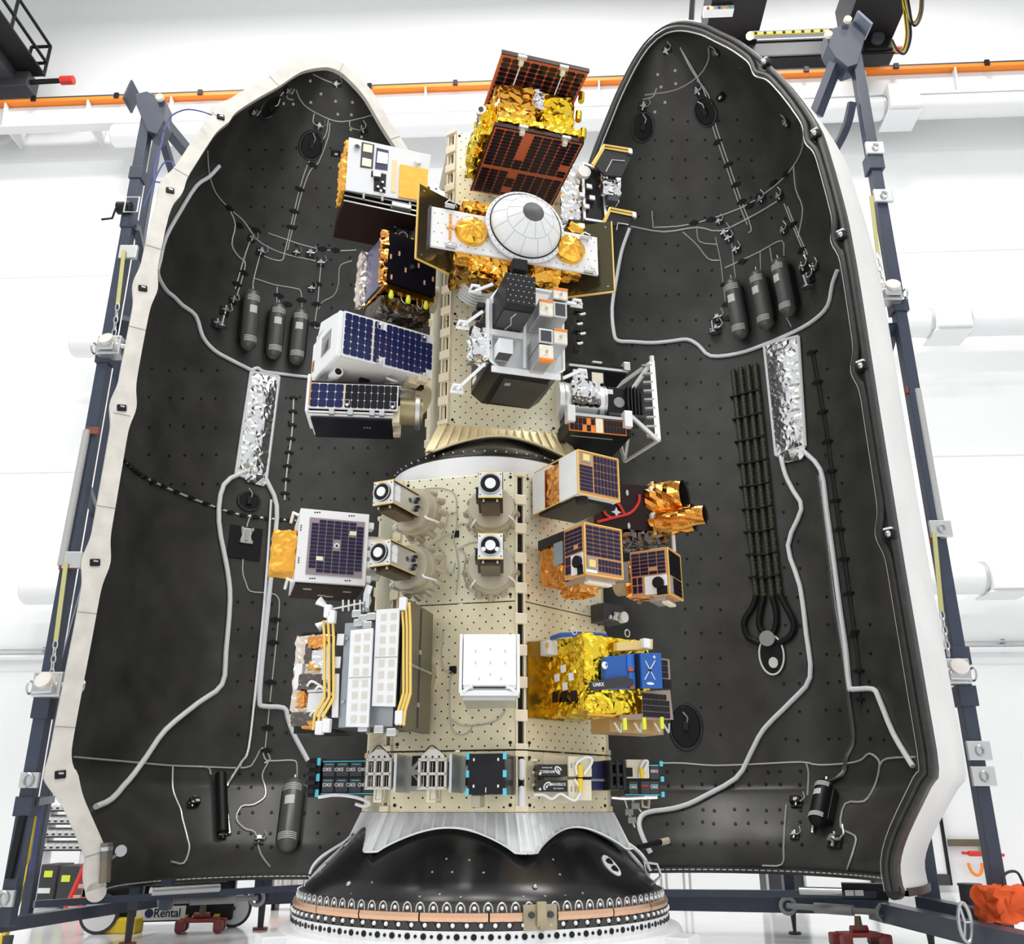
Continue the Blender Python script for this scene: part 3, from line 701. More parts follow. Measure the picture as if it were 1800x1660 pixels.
for side, L in ((0, [(545, 1545), (560, 1530), (575, 1515), (590, 1500), (600, 1488), (618, 1470)]), (1, [(1142, 1540), (1125, 1520), (1112, 1505), (1100, 1490), (1085, 1475)])):
    for k in range(3):
        pts = []
        for i, (x, y) in enumerate(L):
            p = pix(x + k * 5 * (1 if side else -1) * math.sin(i), y - k * 4, 8.3); pts.append(loc(cone, p))
        MB().tube(spline(pts, 3), .017, 6).build('harness_cable', tape if k != 1 else wire_d, cone, smooth=True)
    x0 = (560, 1549) if not side else (1147, 1534)
    p = loc(cone, pix(*x0, 8.25)); fr_ = [(-.1, -.02), (.05, .13), (.1, .06), (-.02, -.13)] if not side else [(-.07, .08), (.04, .06), (.07, -.03), (0, -.08), (-.05, -.02)]
    m = MB(); m.M = Matrix.Translation(p); m.tube([(a, 0, b) for a, b in fr_], .016, 6, closed=True); m.build('harness_bracket', alu, cone, smooth=True)
    if not side:
        p = loc(cone, pix(582, 1550, 8.1)); m = MB(); m.M = Matrix.Translation(p); m.tube([(a, 0, b) for a, b in [(-.1, .07), (.14, .1), (-.02, -.12)]], .016, 6, closed=True); m.build('harness_bracket', alu, cone, smooth=True)
        p = loc(cone, pix(546, 1565, 8.3)); m = MB(); m.M = Matrix.Translation(p); m.box((0, 0, 0), (.03, .02, .2)); m.build('red_tag', red, cone)

# ---------------------------------------------------------------- hexagonal plate tower
HS, HA = 1.124, -13.49
HAP = HS * math.cos(PI / 6)
tower = thing('hexagonal_plate_tower', 'six sided tower of pale gold drilled plates carrying the lower satellites', 'plate tower', (-.245, 8.5, 0), HA)
def face_M(k, n, ap): return Matrix.Rotation(2 * PI * k / n, 4, 'Z') @ Matrix.Translation((0, -ap, 0))
def plates(root, n, s, ap, rows_, faces, mats, colw):
    for k in faces:
        for j, (z0, z1) in enumerate(rows_):
            o = MB().box((0, .015, (z1 - z0) / 2), (s - 2 * colw, .03, z1 - z0)).build('plate', mats[j], root, bevel=.004)
            o.matrix_local = face_M(k, n, ap) @ Matrix.Translation((0, 0, z0))
            if k in (0, 1, 5):
                for dx in (-.42, .42):
                    for dz in (.05, z1 - z0 - .05):
                        MB().cyl((dx * s, -.006, dz), (dx * s, .01, dz), .014, 8).build('plate_bolt', black, o)
plates(tower, 6, HS, HAP, [(1.488, 1.94), (1.952, 3.13), (3.14, 4.284)], range(6), [gold_plate_s, gold_plate, sage_plate], .045)
def column(root, n, s, k, z0, z1, slots, w=.085, dep=.07):
    """corner column: pale rails, rungs and dark slots between them"""
    a = 2 * PI * (k + .5) / n; rad = s / (2 * math.sin(PI / n))
    M = Matrix.Rotation(a, 4, 'Z') @ Matrix.Translation((0, -rad + .015, 0))
    m = MB(); m.M = M
    for sx in (-1, 1): m.box((sx * (w / 2 - .009), .02, (z0 + z1) / 2), (.018, .05, z1 - z0))
    o = m.build('column', cream_alu, root, bevel=.004)
    m = MB(); m.M = M; m.box((0, .05, (z0 + z1) / 2), (w, .01, z1 - z0)); m.build('slot_shade', black, o)  # shade inside the slots, put in as a black strip
    h = (z1 - z0) / slots
    for i in range(slots + 1):
        z = z0 + h * i
        m = MB(); m.M = M; zz0 = max(z0, z - .045); zz1 = min(z1, z + .045)
        m.hexa([(-w / 2 - .012, -.02, zz0), (w / 2 + .012, -.02, zz0), (w / 2 + .012, -.02, zz1), (-w / 2 - .012, -.02, zz1), (-w / 2, .03, zz0), (w / 2, .03, zz0), (w / 2, .03, zz1), (-w / 2, .03, zz1)]); m.build('rung', cream_alu, o, bevel=.006)
    return o
for k in (-2, -1, 0, 1): column(tower, 6, HS, k, 1.95, 4.28, 9)
for k in (-2, -1, 0, 1):
    o = column(tower, 6, HS, k, 1.49, 1.94, 1)
    if k == 0:
        for z in (1.6, 1.8):
            a = 2 * PI * (.5) / 6; m = MB(); m.M = Matrix.Rotation(a, 4, 'Z') @ Matrix.Translation((0, -HS + .0, 0)); m.box((0, 0, z), (.05, .05, .16)); m.build('slot_liner', white, o, bevel=.02)
# crossed cable cut-outs
for x, y in ((801, 939), (796, 1178), (747, 1178)):
    p = hit(tower, 1, -HAP - .002, x, y); o = MB().box((0, 0, 0), (.065, .02, .065)).build('cable_cutout', black, tower, bevel=.012); o.location = p
for pts in ([(735, 862), (760, 858), (785, 860), (800, 870), (803, 900), (802, 925), (797, 945), (802, 965), (806, 1000), (802, 1040)], [(712, 935), (722, 955), (735, 948), (750, 962), (770, 950), (785, 938), (797, 940)],
            [(802, 925), (815, 920), (830, 930), (842, 945)], [(802, 900), (788, 905), (783, 925), (775, 940)], [(806, 965), (825, 955), (842, 953)], [(806, 965), (818, 975), (815, 1010), (822, 1035)], [(770, 960), (782, 975), (783, 1000), (795, 1008), (800, 990)],
            [(796, 1183), (790, 1200), (791, 1260), (797, 1285), (812, 1292), (825, 1285), (830, 1275)], [(795, 1265), (812, 1275), (840, 1275), (870, 1268), (888, 1250)], [(780, 1110), (778, 1130), (776, 1150), (780, 1175), (793, 1182)]):
    q = [hit(tower, 1, -HAP - .012, x, y) for x, y in pts]
    MB().tube(spline(q, 4), .006, 5).build('lacing_cable', mat('cable_grey', (.5, .5, .46), .5), tower, smooth=True)
# flared scalloped skirt
def skirt(root, n, s, ap, z1, zfoot, zarch, flare, m, faces, ribs, footw):
    for k in faces:
        M = face_M(k, n, ap); H = s / 2; N = 28
        mb = MB(); mb.M = M; vs = []; fs = []
        for i in range(N + 1):
            x = -H + s * i / N; u = abs(x) / H
            t = max(0, 1 - footw - u) / (1 - footw); zb = zfoot + (zarch - zfoot) * math.sin(t * PI / 2) ** .8
            f = flare * (z1 - zb) / (z1 - zfoot)
            xs = x * (1 + f / ap)
            vs += [(x, .0, z1), (xs, -f, zb), (x, .03, z1), (xs, -f + .03, zb)]
        for i in range(N):
            a = i * 4; b = a + 4
            fs += [(a, b, b + 1, a + 1), (a + 2, a + 3, b + 3, b + 2), (a + 1, b + 1, b + 3, a + 3), (a, a + 2, b + 2, b)]
        mb.add(vs, fs); o = mb.build('skirt_panel', m, root)
        mb = MB(); mb.M = M
        pts = []
        for i in range(0, N + 1): pts.append(Vector(vs[i * 4 + 1]) + Vector((0, -.012, .004)))
        mb.tube(pts, .012, 6); mb.build('skirt_rim', m, o, smooth=True)
        for i in range(ribs):
            x = -H + s * (i + .5) / ribs; u = abs(x) / H; t = max(0, 1 - footw - u) / (1 - footw); zb = zfoot + (zarch - zfoot) * math.sin(t * PI / 2) ** .8 + .012
            f = flare * (z1 - zb) / (z1 - zfoot)
            mb = MB(); mb.M = M; mb.hexa([(x - .006, -.035, z1), (x + .006, -.035, z1), (x + .006, 0, z1), (x - .006, 0, z1), (x * (1 + f / ap) - .006, -f - .03, zb), (x * (1 + f / ap) + .006, -f - .03, zb), (x * (1 + f / ap) + .006, -f, zb), (x * (1 + f / ap) - .006, -f, zb)])
            mb.build('skirt_rib', m, o)
sk = thing('scalloped_skirt', 'ribbed silver skirt with scalloped lower edge between gold plates and black cone', 'adapter skirt', (-.245, 8.5, 0), HA)
skirt(sk, 6, HS, HAP, 1.486, 1.2, 1.375, .13, silver, (-2, -1, 0, 1, 2), 14, .14)
# ring between the two towers
spc = thing('spacer_ring', 'white drum ring under a black riveted cone between the two plate towers', 'spacer ring', (-.245, 8.5, 4.284))
MB().lathe([(.8, 0), (.95, 0), (.95, .19), (.9, .19)], 72).build('white_drum', white_gloss, spc, smooth=30)
MB().lathe([(.95, .19), (.955, .2), (.92, .26), (.78, .36), (.64, .46), (.56, .56), (.4, .6)], 72).build('black_cone', cone_black, spc, smooth=50)
rv = MB().ball((0, 0, 0), .008, 6).build('rivet', white, spc)
for i in range(60):
    a = 2 * PI * i / 60; p = (.93 * math.sin(a), -.93 * math.cos(a), .25)
    if i == 0: rv.location = p
    elif math.cos(a) > -.1: cp(rv, spc, p)
# ---------------------------------------------------------------- square upper tower
US, UA = .828, 12
UW = US * math.sqrt(2); UAP = UW / 2
up = thing('square_plate_tower', 'square upper tower of pale drilled plates carrying the upper satellites', 'plate tower', (-.203, 8.5, 0), UA)
plates(up, 4, UW, UAP, [(4.9, 6.03), (6.04, 7.17), (7.18, 8.32)], range(4), [sage_plate] * 3, .05)
for k in (-2, -1, 0, 1): column(up, 4, UW, k, 4.9, 8.32, 14, .1)
MB().box((0, 0, 8.325), (UW - .1, UW - .1, .02)).build('top_plate', sage_plate, up)
us = thing('scalloped_skirt', 'ribbed gold skirt with arched lower edge at the foot of the square tower', 'adapter skirt', (-.203, 8.5, 0), UA)
skirt(us, 4, UW, UAP, 4.898, 4.56, 4.8, .14, gold_plain, (-1, 0, 1), 16, .1)
# ---------------------------------------------------------------- satellites
def satq(name, label, q, k=1.0, cat='satellite', group=None):
    """q = centre x,y,z, yaw, width, depth, height; local frame: front face y=0, bottom z=0"""
    cx, cy, cz, yaw, w, d, h = q
    cx *= k; cy *= k; cz = CAMH + (cz - CAMH) * k; w *= k; d *= k; h *= k
    a = R(yaw); f = Vector((math.sin(a), -math.cos(a), 0)) * (d / 2)
    r = thing(name, label, cat, (cx + f.x, cy + f.y, cz - h / 2), yaw, group)
    return r, w, d, h
def satpx(name, label, x0, y0, x1, y1, Y, yaw, cat='satellite', group=None):
    r = thing(name, label, cat, pix((x0 + x1) / 2, (y0 + y1) / 2, Y), yaw, group)
    a = hit(r, 1, 0, x0, (y0 + y1) / 2); b = hit(r, 1, 0, x1, (y0 + y1) / 2); t = hit(r, 1, 0, (x0 + x1) / 2, y0); u = hit(r, 1, 0, (x0 + x1) / 2, y1)
    w, h = b.x - a.x, t.z - u.z
    r.location = rootM(r) @ Vector(((a.x + b.x) / 2, 0, u.z)); return r, w, h
def bx(root, x0, x1, y0, y1, z0, z1, name, m, parent=None, bevel=0):
    return MB().box(((x0 + x1) / 2, (y0 + y1) / 2, (z0 + z1) / 2), (x1 - x0, y1 - y0, z1 - z0)).build(name, m, parent or root, bevel=bevel)
def pp(root, ax, val, pts, th, name, m, parent=None, bevel=0):
    """flat piece with photo corners on the root's plane local[ax]=val, th metres thick towards the viewer"""
    P = [hit(root, ax, val, *p) for p in pts]; e = Vector((0, 0, 0)); Mi = rootM(root).inverted(); s = 1 if (Mi @ ORG)[ax] > val else -1
    e[ax] = s * th; n = len(P)
    return MB().add(P + [p + e for p in P], [tuple(range(n)), tuple(range(2 * n - 1, n - 1, -1))] + [((i + 1) % n, i, n + i, n + (i + 1) % n) for i in range(n)]).build(name, m, parent or root, bevel=bevel)
def disc(root, ax, val, x, y, r, th, name, m, parent=None, n=20, r2=None):
    p = hit(root, ax, val, x, y); Mi = rootM(root).inverted(); s = 1 if (Mi @ ORG)[ax] > val else -1; e = Vector((0, 0, 0)); e[ax] = s * th
    return MB().cyl(p, p + e, r, n, r2).build(name, m, parent or root, smooth=True)
def pbx(root, ax, val, x, y, d, name, m, parent=None, bevel=0):
    p = hit(root, ax, val, x, y); return MB().box(p, d).build(name, m, parent or root, bevel=bevel)
def cells(root, ax, val, u0, u1, v0, v1, nu, nv, m, parent=None, gap=.12, skip=None, ch=.22, th=.004, name='solar_cell', stag=0):
    """grid of separate cells on plane local[ax]=val; (u,v) are the two other axes in order"""
    du, dv = (u1 - u0) / nu, (v1 - v0) / nv; g_ = gap * min(du, dv); a, b = (du - g_) / 2, (dv - g_) / 2; c = min(a, b) * ch
    oct_ = [(-a + c, -b), (a - c, -b), (a, -b + c), (a, b - c), (a - c, b), (-a + c, b), (-a, b - c), (-a, -b + c)]
    Mi = rootM(root).inverted(); s = 1 if (Mi @ ORG)[ax] > val else -1
    def P(u, v, w):
        q = [0, 0, 0]; q[ax] = w; o = [i for i in range(3) if i != ax]; q[o[0]] = u; q[o[1]] = v; return tuple(q)
    vs = [P(u, v, 0) for u, v in oct_] + [P(u, v, s * th) for u, v in oct_]
    o0 = MB().add(vs, [tuple(range(8)), tuple(range(15, 7, -1))] + [((i + 1) % 8, i, 8 + i, 8 + (i + 1) % 8) for i in range(8)]).build(name, m, parent or root)
    first = True
    for j in range(nv):
        for i in range(nu):
            if skip and skip(i, j): continue
            p = P(u0 + du * (i + .5), v0 + dv * (j + .5), val)
            if first: o0.location = p; first = False
            else: cp(o0, parent or root, p)
    return o0
def link(root, a, b, r, name, m, n=16, r2=None): return MB().cyl(a, b, r, n, r2).build(name, m, root, smooth=True)

# --- 1 top satellite with folded dark solar panels
t, w, d, h = satq('foil_wrapped_satellite', 'topmost satellite, gold foil body between two dark panels with rust red gaps', (.127, 7.3, 7.745, 15.614, .862, .965, .59))
H = w / 2
pb = bx(t, -H, H, 0, d, -.025, 0, 'solar_panel', rust)
bx(t, -H - .006, H + .006, -.02, .0, -.03, .01, 'panel_edge', brown_dark, pb)
for s in (-1, 1): bx(t, s * (H + .004) - .006, s * (H + .004) + .006, 0, d, -.03, .004, 'panel_edge', brown_dark, pb)
def sk1(i, j):
    if j == 11: return True
    if 3 <= i <= 3 and j < 8: return True
    if i == 3 and j in (12, 13) or i in (3,) and j in (17, 18): return True
    if i in (8,) and j in (7, 8): return True
    return False
cells(t, 2, -.026, -H + .015, H - .015, .02, d - .02, 9, 20, cell_dark, pb, .16, sk1, .5)
fb = foil_box((w * .92, d * .8, h * .9), .022, 3, .06, (0, d * .5 + .02, h * .5)).build('foil_body', gold_foil, t)
foil_box((w * .35, .1, h * .8), .03, 5, .05, (w * .22, .06, h * .45)).build('foil_fold', yellow_foil, fb)
foil_box((w * .4, .08, h * .75), .02, 6, .06, (-w * .24, .05, h * .48)).build('foil_fold', amber_foil if 0 else gold_foil, fb)
foil_box((.09, .09, .22), .016, 8, .04, (-.02, -.03, h * .55)).build('silver_wrap', silver_foil, t)
foil_box((w * .95, .07, .07), .015, 9, .05, (0, .0, .06)).build('foil_hem', yellow_foil, t)
zt = h + .02
fe = hit(t, 2, zt, 883, 92); fe2 = hit(t, 2, zt, 1034, 130); y0 = min(fe.y, fe2.y); y0 = (fe.y + fe2.y) / 2; xc = (fe.x + fe2.x) / 2; hw = (fe2.x - fe.x) / 2
pt = bx(t, xc - hw, xc + hw, y0, d, zt, zt + .03, 'solar_panel', rust)
bx(t, xc - hw - .004, xc + hw + .004, y0 - .012, y0, zt - .006, zt + .04, 'panel_edge', brown_dark, pt)
cells(t, 2, zt - .001, xc - hw + .02, xc + hw - .02, y0 + .03, d, 9, 20, cell_dark, pt, .16, None, .5)
for x, y, zz in ((918, 100, zt), (991, 118, zt), (920, 223, -.03), (995, 242, -.03)):
    p = hit(t, 2, zz, x, y); o = MB().box((p.x, p.y, p.z - .01), (.09, .05, .03)).build('hinge', alu, t, bevel=.006)
    MB().box((p.x, p.y + .04, p.z - .03), (.045, .05, .05)).build('release_block', cream_alu, o, bevel=.006)
    if zz > 0: MB().cyl((p.x, p.y + .05, p.z - .05), (p.x - .03, p.y + .2, p.z - .16), .006, 6).build('release_rod', alu, o)
o = link(t, hit(t, 0, -H - .06, 848, 201), hit(t, 0, -H - .06, 848, 201) + Vector((-.03, -.06, 0)), .055, 'star_tracker', alu, 16)
p = hit(t, 0, -H - .06, 848, 201); MB().box((p.x + .03, p.y + .07, p.z - .02), (.12, .13, .14)).build('tracker_body', silver_foil, o, bevel=.01)
MB().cyl(p + Vector((-.028, -.058, 0)), p + Vector((-.034, -.07, 0)), .025, 14).build('tracker_lens', glass, o)
for x, y in ((1021, 172), (1016, 205), (1024, 236)):
    p = hit(t, 1, -.03, x, y); o = MB().cyl(p - Vector((0, 0, .05)), p + Vector((.01, 0, .06)), .03, 10).build('foil_post', yellow_foil, t)
foil_box((.12, d * .7, h * .6), .03, 12, .06, (-H - .02, d * .55, h * .35)).build('foil_flap', yellow_foil, t)
link(t, (0, d, h * .5), (0, d + .12, h * .5), .3, 'mount_ring', alu, 24)

# --- 2 white antenna satellite
t, w, d, h = satq('box_satellite', 'white fronted box satellite with patch antennas and orange foil square, upper left', (-1.4, 7.9, 7.602, 19.769, .753, .702, .61))
bx(t, -w / 2, w / 2, 0, d, 0, h, 'bus_body', brown_dark)
fp_ = pp(t, 1, -.001, [(613, 243), (757, 274), (744, 358), (607, 335)], .015, 'front_panel', mat('panel_pale', (.72, .74, .77), .4))
disc(t, 1, -.016, 628, 257, .032, .03, 'horn_antenna', alu, fp_); disc(t, 1, -.047, 628, 257, .024, .002, 'horn_mouth', grey_d, fp_)
an = pp(t, 1, -.016, [(636, 250), (658, 255), (655, 297), (633, 294)], .006, 'antenna_frame', grey_d, fp_)
pp(t, 1, -.022, [(639, 253), (655, 256), (654, 269), (638, 266)], .004, 'patch_antenna', ptfe, an); pp(t, 1, -.022, [(637, 277), (653, 281), (652, 294), (636, 291)], .004, 'patch_antenna', ptfe, an)
pp(t, 1, -.016, [(662, 260), (683, 265), (681, 300), (659, 297)], .004, 'bay_recess', navyp, fp_); pp(t, 1, -.021, [(664, 266), (682, 270), (681, 289), (662, 286)], .004, 'bay_cover', alu, fp_)
pp(t, 1, -.016, [(653, 300), (679, 307), (677, 340), (657, 336), (657, 312), (652, 311)], .004, 'equipment_bay', black, fp_)
pp(t, 1, -.02, [(655, 303), (669, 306), (668, 314), (655, 312)], .03, 'sun_sensor', alu, fp_)
for x, y in ((672, 322), (664, 330), (675, 333), (669, 337)): disc(t, 1, -.02, x, y, .014, .02, 'bay_connector', steel, fp_, 10)
pp(t, 1, -.016, [(690, 281), (698, 283), (695, 339), (687, 337)], .006, 'strip_antenna', mat('strip_cream', (.85, .65, .35), .5), fp_)
pp(t, 1, -.016, [(703, 290), (752, 299), (750, 356), (700, 347)], .012, 'foil_square', kapton, fp_)
disc(t, 1, -.016, 734, 285, .035, .03, 'round_antenna', white, fp_)
foil_box((.06, d * .5, h * .95), .025, 21, .045, (-w / 2 - .02, d * .25, h * .48)).build('foil_side', kapton, t)
for k in range(3):
    o = bx(t, -w / 2 - .02, w / 2, .02 + k * .02, d, -.03 - k * .045, -.01 - k * .045, 'folded_panel', brown_dark); bx(t, -w / 2 - .02, w / 2, .012 + k * .02, .02 + k * .02, -.03 - k * .045, -.015 - k * .045, 'panel_edge', alu, o)
for x, y in ((639, 350), (672, 354), (720, 368)): p = hit(t, 2, -.14, x, y); MB().cyl(p, p + Vector((0, 0, .08)), .012, 8).build('panel_spacer', steel, t)
p = hit(t, 2, -.14, 705, 364); MB().box(p, (.2, .06, .05)).build('actuator_box', alu, t, bevel=.008)
link(t, (w / 2, d * .5, h * .45), (w / 2 + .35, d * .45, h * .45), .16, 'mount_tube', alu, 24)
for k in range(4): link(t, (w / 2 + .05 + k * .08, d * .49, h * .45), (w / 2 + .08 + k * .08, d * .49, h * .45), .19, 'mount_ring', steel, 24)
bx(t, w / 2 - .0, w / 2 + .06, .02, .12, h * .78, h * .9, 'thruster_block', alu, bevel=.01); foil_box((.06, .2, .25), .02, 22, .05, (w / 2 + .02, .12, h * .55)).build('foil_tab', kapton, t)
# --- lettering blocks used on the deployer boxes: three bars, X, O
def exo(root, ax_val, x, y, s, parent, flip, m=white):
    p = hit(root, 1, ax_val, x, y); g_ = MB(); k = -1 if flip else 1
    for dz in (-.36, 0, .36): g_.box((p.x - k * .95 * s, p.y, p.z + dz * s), (.66 * s, .003, .17 * s))
    for sg in (-1, 1):
        g_.box((p.x - k * .1 * s, p.y, p.z), (.2 * s, .003, 1.1 * s), Matrix.Rotation(sg * R(38), 3, 'Y'))
    g_.tube([(p.x + k * .85 * s + .4 * s * math.cos(a * PI / 8), p.y, p.z + .4 * s * math.sin(a * PI / 8)) for a in range(16)], .1 * s, 4, closed=True)
    return g_.build('lettering', m, parent)
t, w, h = satpx('cubesat_deployer', 'small black deployer box with lettering, behind the gold wing panel', 690, 382, 742, 428, 7.95, 16, 'deployer')
b = bx(t, -w / 2, w / 2, 0, .3, 0, h, 'deployer_body', black, bevel=.006)
for i in range(2):
    for j in range(2): bx(t, -w * .36 + i * w * .42, -w * .36 + i * w * .42 + w * .36, -.006, 0, h * .16 + j * h * .4, h * .16 + j * h * .4 + h * .33, 'door', grey_d, b)
exo(t, -.008, 722, 398, .018, b, True); pp(t, 1, -.002, [(694, 378), (698, 379), (697, 385), (694, 383)], .006, 'cyan_tag', cyan, b); pp(t, 1, -.002, [(693, 396), (696, 396), (696, 401), (693, 400)], .006, 'cyan_tag', cyan, b)
for x, y in ((694, 416), (723, 425)): disc(t, 1, -.002, x, y, .016, .05, 'lime_cap', lime, b, 10)
q = [hit(t, 1, -.03, *a) for a in ((701, 418), (703, 410), (710, 408), (716, 414), (715, 421))]; MB().tube(spline(q, 4), .005, 5).build('wire_loop', white, b, smooth=True)

# --- radome satellite
t, w, d, h = satq('radome_satellite', 'satellite with big white faceted radome, dark round nose cap and gold foil domes', (.019, 7.1, 6.385, 17.158, 1.604, .15, .415))
plm = mat('panel_dotted', (.8, .8, .8), .45, build=dots(.07, .1, .006, (.05, .05, .05)))
pl = bx(t, -w / 2, w / 2, 0, .03, 0, h, 'deck_plate', plm, bevel=.004)
bx(t, -w / 2 - .02, -w / 2, -.01, .06, -.01, h, 'deck_edge', grey_d, pl)
c = hit(t, 1, -.02, 922, 402)
rb = MB(); rb.M = Matrix.Translation(c) @ Matrix.Rotation(PI / 2, 4, 'X')
rb.lathe([(.0, .0), (.375, .0), (.38, .02), (.375, .035), (.34, .04)], 48); ro = rb.build('radome_flange', white, t, smooth=30)
Pz = [(.33, .03), (.335, .05), (.3, .1), (.22, .175), (.135, .24), (.1, .262)]
rb = MB(); rb.M = Matrix.Translation(c) @ Matrix.Rotation(PI / 2, 4, 'X'); rb.lathe([(.345, .035), (.345, .05), (.33, .05)], 48); rb.build('radome_gap', black, ro)
rb = MB(); rb.M = Matrix.Translation(c) @ Matrix.Rotation(PI / 2, 4, 'X'); rb.lathe(Pz, 12 * 4); dm = rb.build('radome', white, t, smooth=60)
rb = MB(); rb.M = Matrix.Translation(c) @ Matrix.Rotation(PI / 2, 4, 'X'); rb.lathe([(.1, .262), (.09, .272), (.0, .28)], 32); rb.build('nose_cap', mat('cap_grey', (.09, .09, .095), .5, var=.2), dm, smooth=60)
sl = mat('radome_seam', (.45, .45, .46), .6)
for k in range(12):
    a = 2 * PI * k / 12 + .2; m = MB(); m.M = Matrix.Translation(c) @ Matrix.Rotation(PI / 2, 4, 'X')
    m.tube([((r_ + .0005) * math.cos(a + (.12 if i < 3 else 0)), (r_ + .0005) * math.sin(a + (.12 if i < 3 else 0)), z_) for i, (r_, z_) in enumerate(Pz[1:4])] , .0022, 4); m.build('radome_seam', sl, dm)
    m = MB(); m.M = Matrix.Translation(c) @ Matrix.Rotation(PI / 2, 4, 'X'); m.tube([((r_ + .0005) * math.cos(a), (r_ + .0005) * math.sin(a), z_) for r_, z_ in Pz[3:]], .0022, 4); m.build('radome_seam', sl, dm)
m = MB(); m.M = Matrix.Translation(c) @ Matrix.Rotation(PI / 2, 4, 'X'); m.tube([(.2205 * math.cos(2 * PI * k / 48), .2205 * math.sin(2 * PI * k / 48), .175) for k in range(48)], .0022, 4, closed=True); m.build('radome_seam', sl, dm)
bh = MB()
for k in range(40):
    a = 2 * PI * k / 40; bh.M = Matrix.Translation(c + Vector((.362 * math.cos(a), -.037, .362 * math.sin(a)))); bh.cyl((0, -.002, 0), (0, .004, 0), .004, 6)
bh.build('flange_holes', black, ro, kind='stuff')
def foil_dome(root, c, r, m, name, seed):
    rn = random.Random(seed); mb = MB(); vs = [c + Vector((0, -r * .75, 0))]; fs = []; n = 22
    for j in range(1, 5):
        tt = j / 4 * PI / 2
        for i in range(n): vs.append(c + Vector((r * math.sin(tt) * math.cos(2 * PI * i / n), -r * .75 * math.cos(tt) + rn.uniform(-1, 1) * r * .09, r * math.sin(tt) * math.sin(2 * PI * i / n))))
    for i in range(n): fs.append((0, 1 + i, 1 + (i + 1) % n))
    for j in range(3):
        for i in range(n):
            a, b, e, f = 1 + j * n + i, 1 + j * n + (i + 1) % n, 1 + (j + 1) * n + (i + 1) % n, 1 + (j + 1) * n + i
            fs += [(a, b, e), (a, e, f)] if (i + j) % 2 else [(a, b, f), (b, e, f)]
    return mb.add(vs, fs).build(name, m, root)
foil_dome(t, hit(t, 1, 0, 828, 408), .155, gold_foil, 'foil_dome', 3); foil_dome(t, hit(t, 1, 0, 1000, 440), .155, gold_foil, 'foil_dome', 4)
for x, y, sx, sz, sd in ((820, 452, .2, .1, 31), (850, 470, .25, .16, 32), (885, 478, .16, .2, 33), (958, 488, .26, .18, 34), (1000, 480, .18, .12, 35), (840, 370, .3, .1, 36), (1010, 408, .14, .12, 37)):
    p = hit(t, 1, .1, x, y); foil_box((sx, .14, sz), .025, sd, .05, p).build('foil_bundle', gold_foil, t)
foil_box((w * .6, .5, .45), .03, 39, .08, (0, .38, .2)).build('foil_body', mat('bronze_foil', (.42, .24, .06), .2, 1), t)
pbx(t, 1, -.05, 912, 470, (.14, .1, .12), 'black_sensor', black, None, .01)
for x, y in ((791, 362), (792, 434), (1028, 418), (1035, 478)):
    p = hit(t, 1, -.02, x, y); o = MB().box(p, (.09, .03, .03)).build('hold_down', alu, t, bevel=.004); MB().tube([p + Vector((-.05, -.02, .0)), p + Vector((-.02, -.04, .03)), p + Vector((.04, -.03, .02)), p + Vector((.06, -.02, -.02))], .006, 5).build('hold_down_wire', steel, o)
pp(t, 1, -.002, [(790, 376), (794, 377), (793, 424), (789, 424)], .006, 'copper_strap', amber_foil); pp(t, 1, -.002, [(785, 398), (797, 400), (797, 404), (785, 402)], .008, 'copper_strap', amber_foil)
for k, (tx, ty, by, Yw, yw, ln) in enumerate(((736, 323, 454, 7.25, 42, .95), (1075, 390, 513, 7.35, -13, .75))):
    p = loc(t, pix(tx, ty, Yw)); p2 = loc(t, pix(tx, by, Yw)); hgt = p.z - p2.z
    o = MB().box(((ln / 2) * (1 if k == 0 else -1), 0, -hgt / 2), (ln, .014, hgt)).build('wing_panel', olive, t); o.location = p; o.rotation_euler = (0, 0, R(yw) - t.rotation_euler.z)
    MB().box((0, 0, -hgt / 2), (.012, .02, hgt)).build('wing_edge', amber_edge, o); MB().box(((ln / 2) * (1 if k == 0 else -1), 0, -hgt), (ln, .018, .012)).build('wing_edge', amber_edge, o)
    for zz in (-.06, -hgt + .06): MB().cyl((.06 * (1 if k == 0 else -1), -.012, zz), (.06 * (1 if k == 0 else -1), 0, zz), .008, 8).build('wing_bolt', steel, o)
m = MB(); m.M = Matrix.Translation((-.2, .55, -.1)); 
for k in range(5): m.M = Matrix.Translation((-.2, .5 + k * .05, .1)) @ Matrix.Rotation(PI / 2, 4, 'X'); m.lathe([(.2, 0), (.225, .012), (.2, .024)], 24)
m.build('mount_ring', alu, t, smooth=30)

# --- silver satellite behind the radome, with amber folded panels
t, w, h = satpx('silver_foil_satellite', 'silver foil satellite with amber edged folded panels, right of the topmost satellite', 985, 290, 1070, 388, 7.85, 14)
foil_box((w * .45, .4, h), .014, 41, .06, (-w * .25, .22, h / 2)).build('foil_body', silver_foil, t)
fr_ = MB(); 
for a, b in (((-.02, 0), (-.02, h)), ((-.02, h), (w * .35, h * .93)), ((w * .35, h * .93), (w * .4, 0)), ((w * .4, 0), (-.02, 0))): fr_.bar((a[0], -.02, a[1]), (b[0], -.02, b[1]), .025)
fr_.build('frame', alu, t); bx(t, -.02, w * .4, .0, .35, 0, h * .95, 'equipment_panel', black)
disc(t, 1, -.0, 1025, 306, .07, .05, 'white_dome', white)
for x, y in ((1035, 330), (1040, 350), (1022, 345), (1030, 365)): pbx(t, 1, -.03, x, y, (.07, .06, .06), 'harness_box', steel, None, .01)
foil_box((.2, .2, .25), .02, 42, .05, hit(t, 1, .0, 1070, 335)).build('foil_box', silver_foil, t); pbx(t, 1, -.05, 1075, 350, (.12, .1, .12), 'dark_box', grey_d, None, .01)
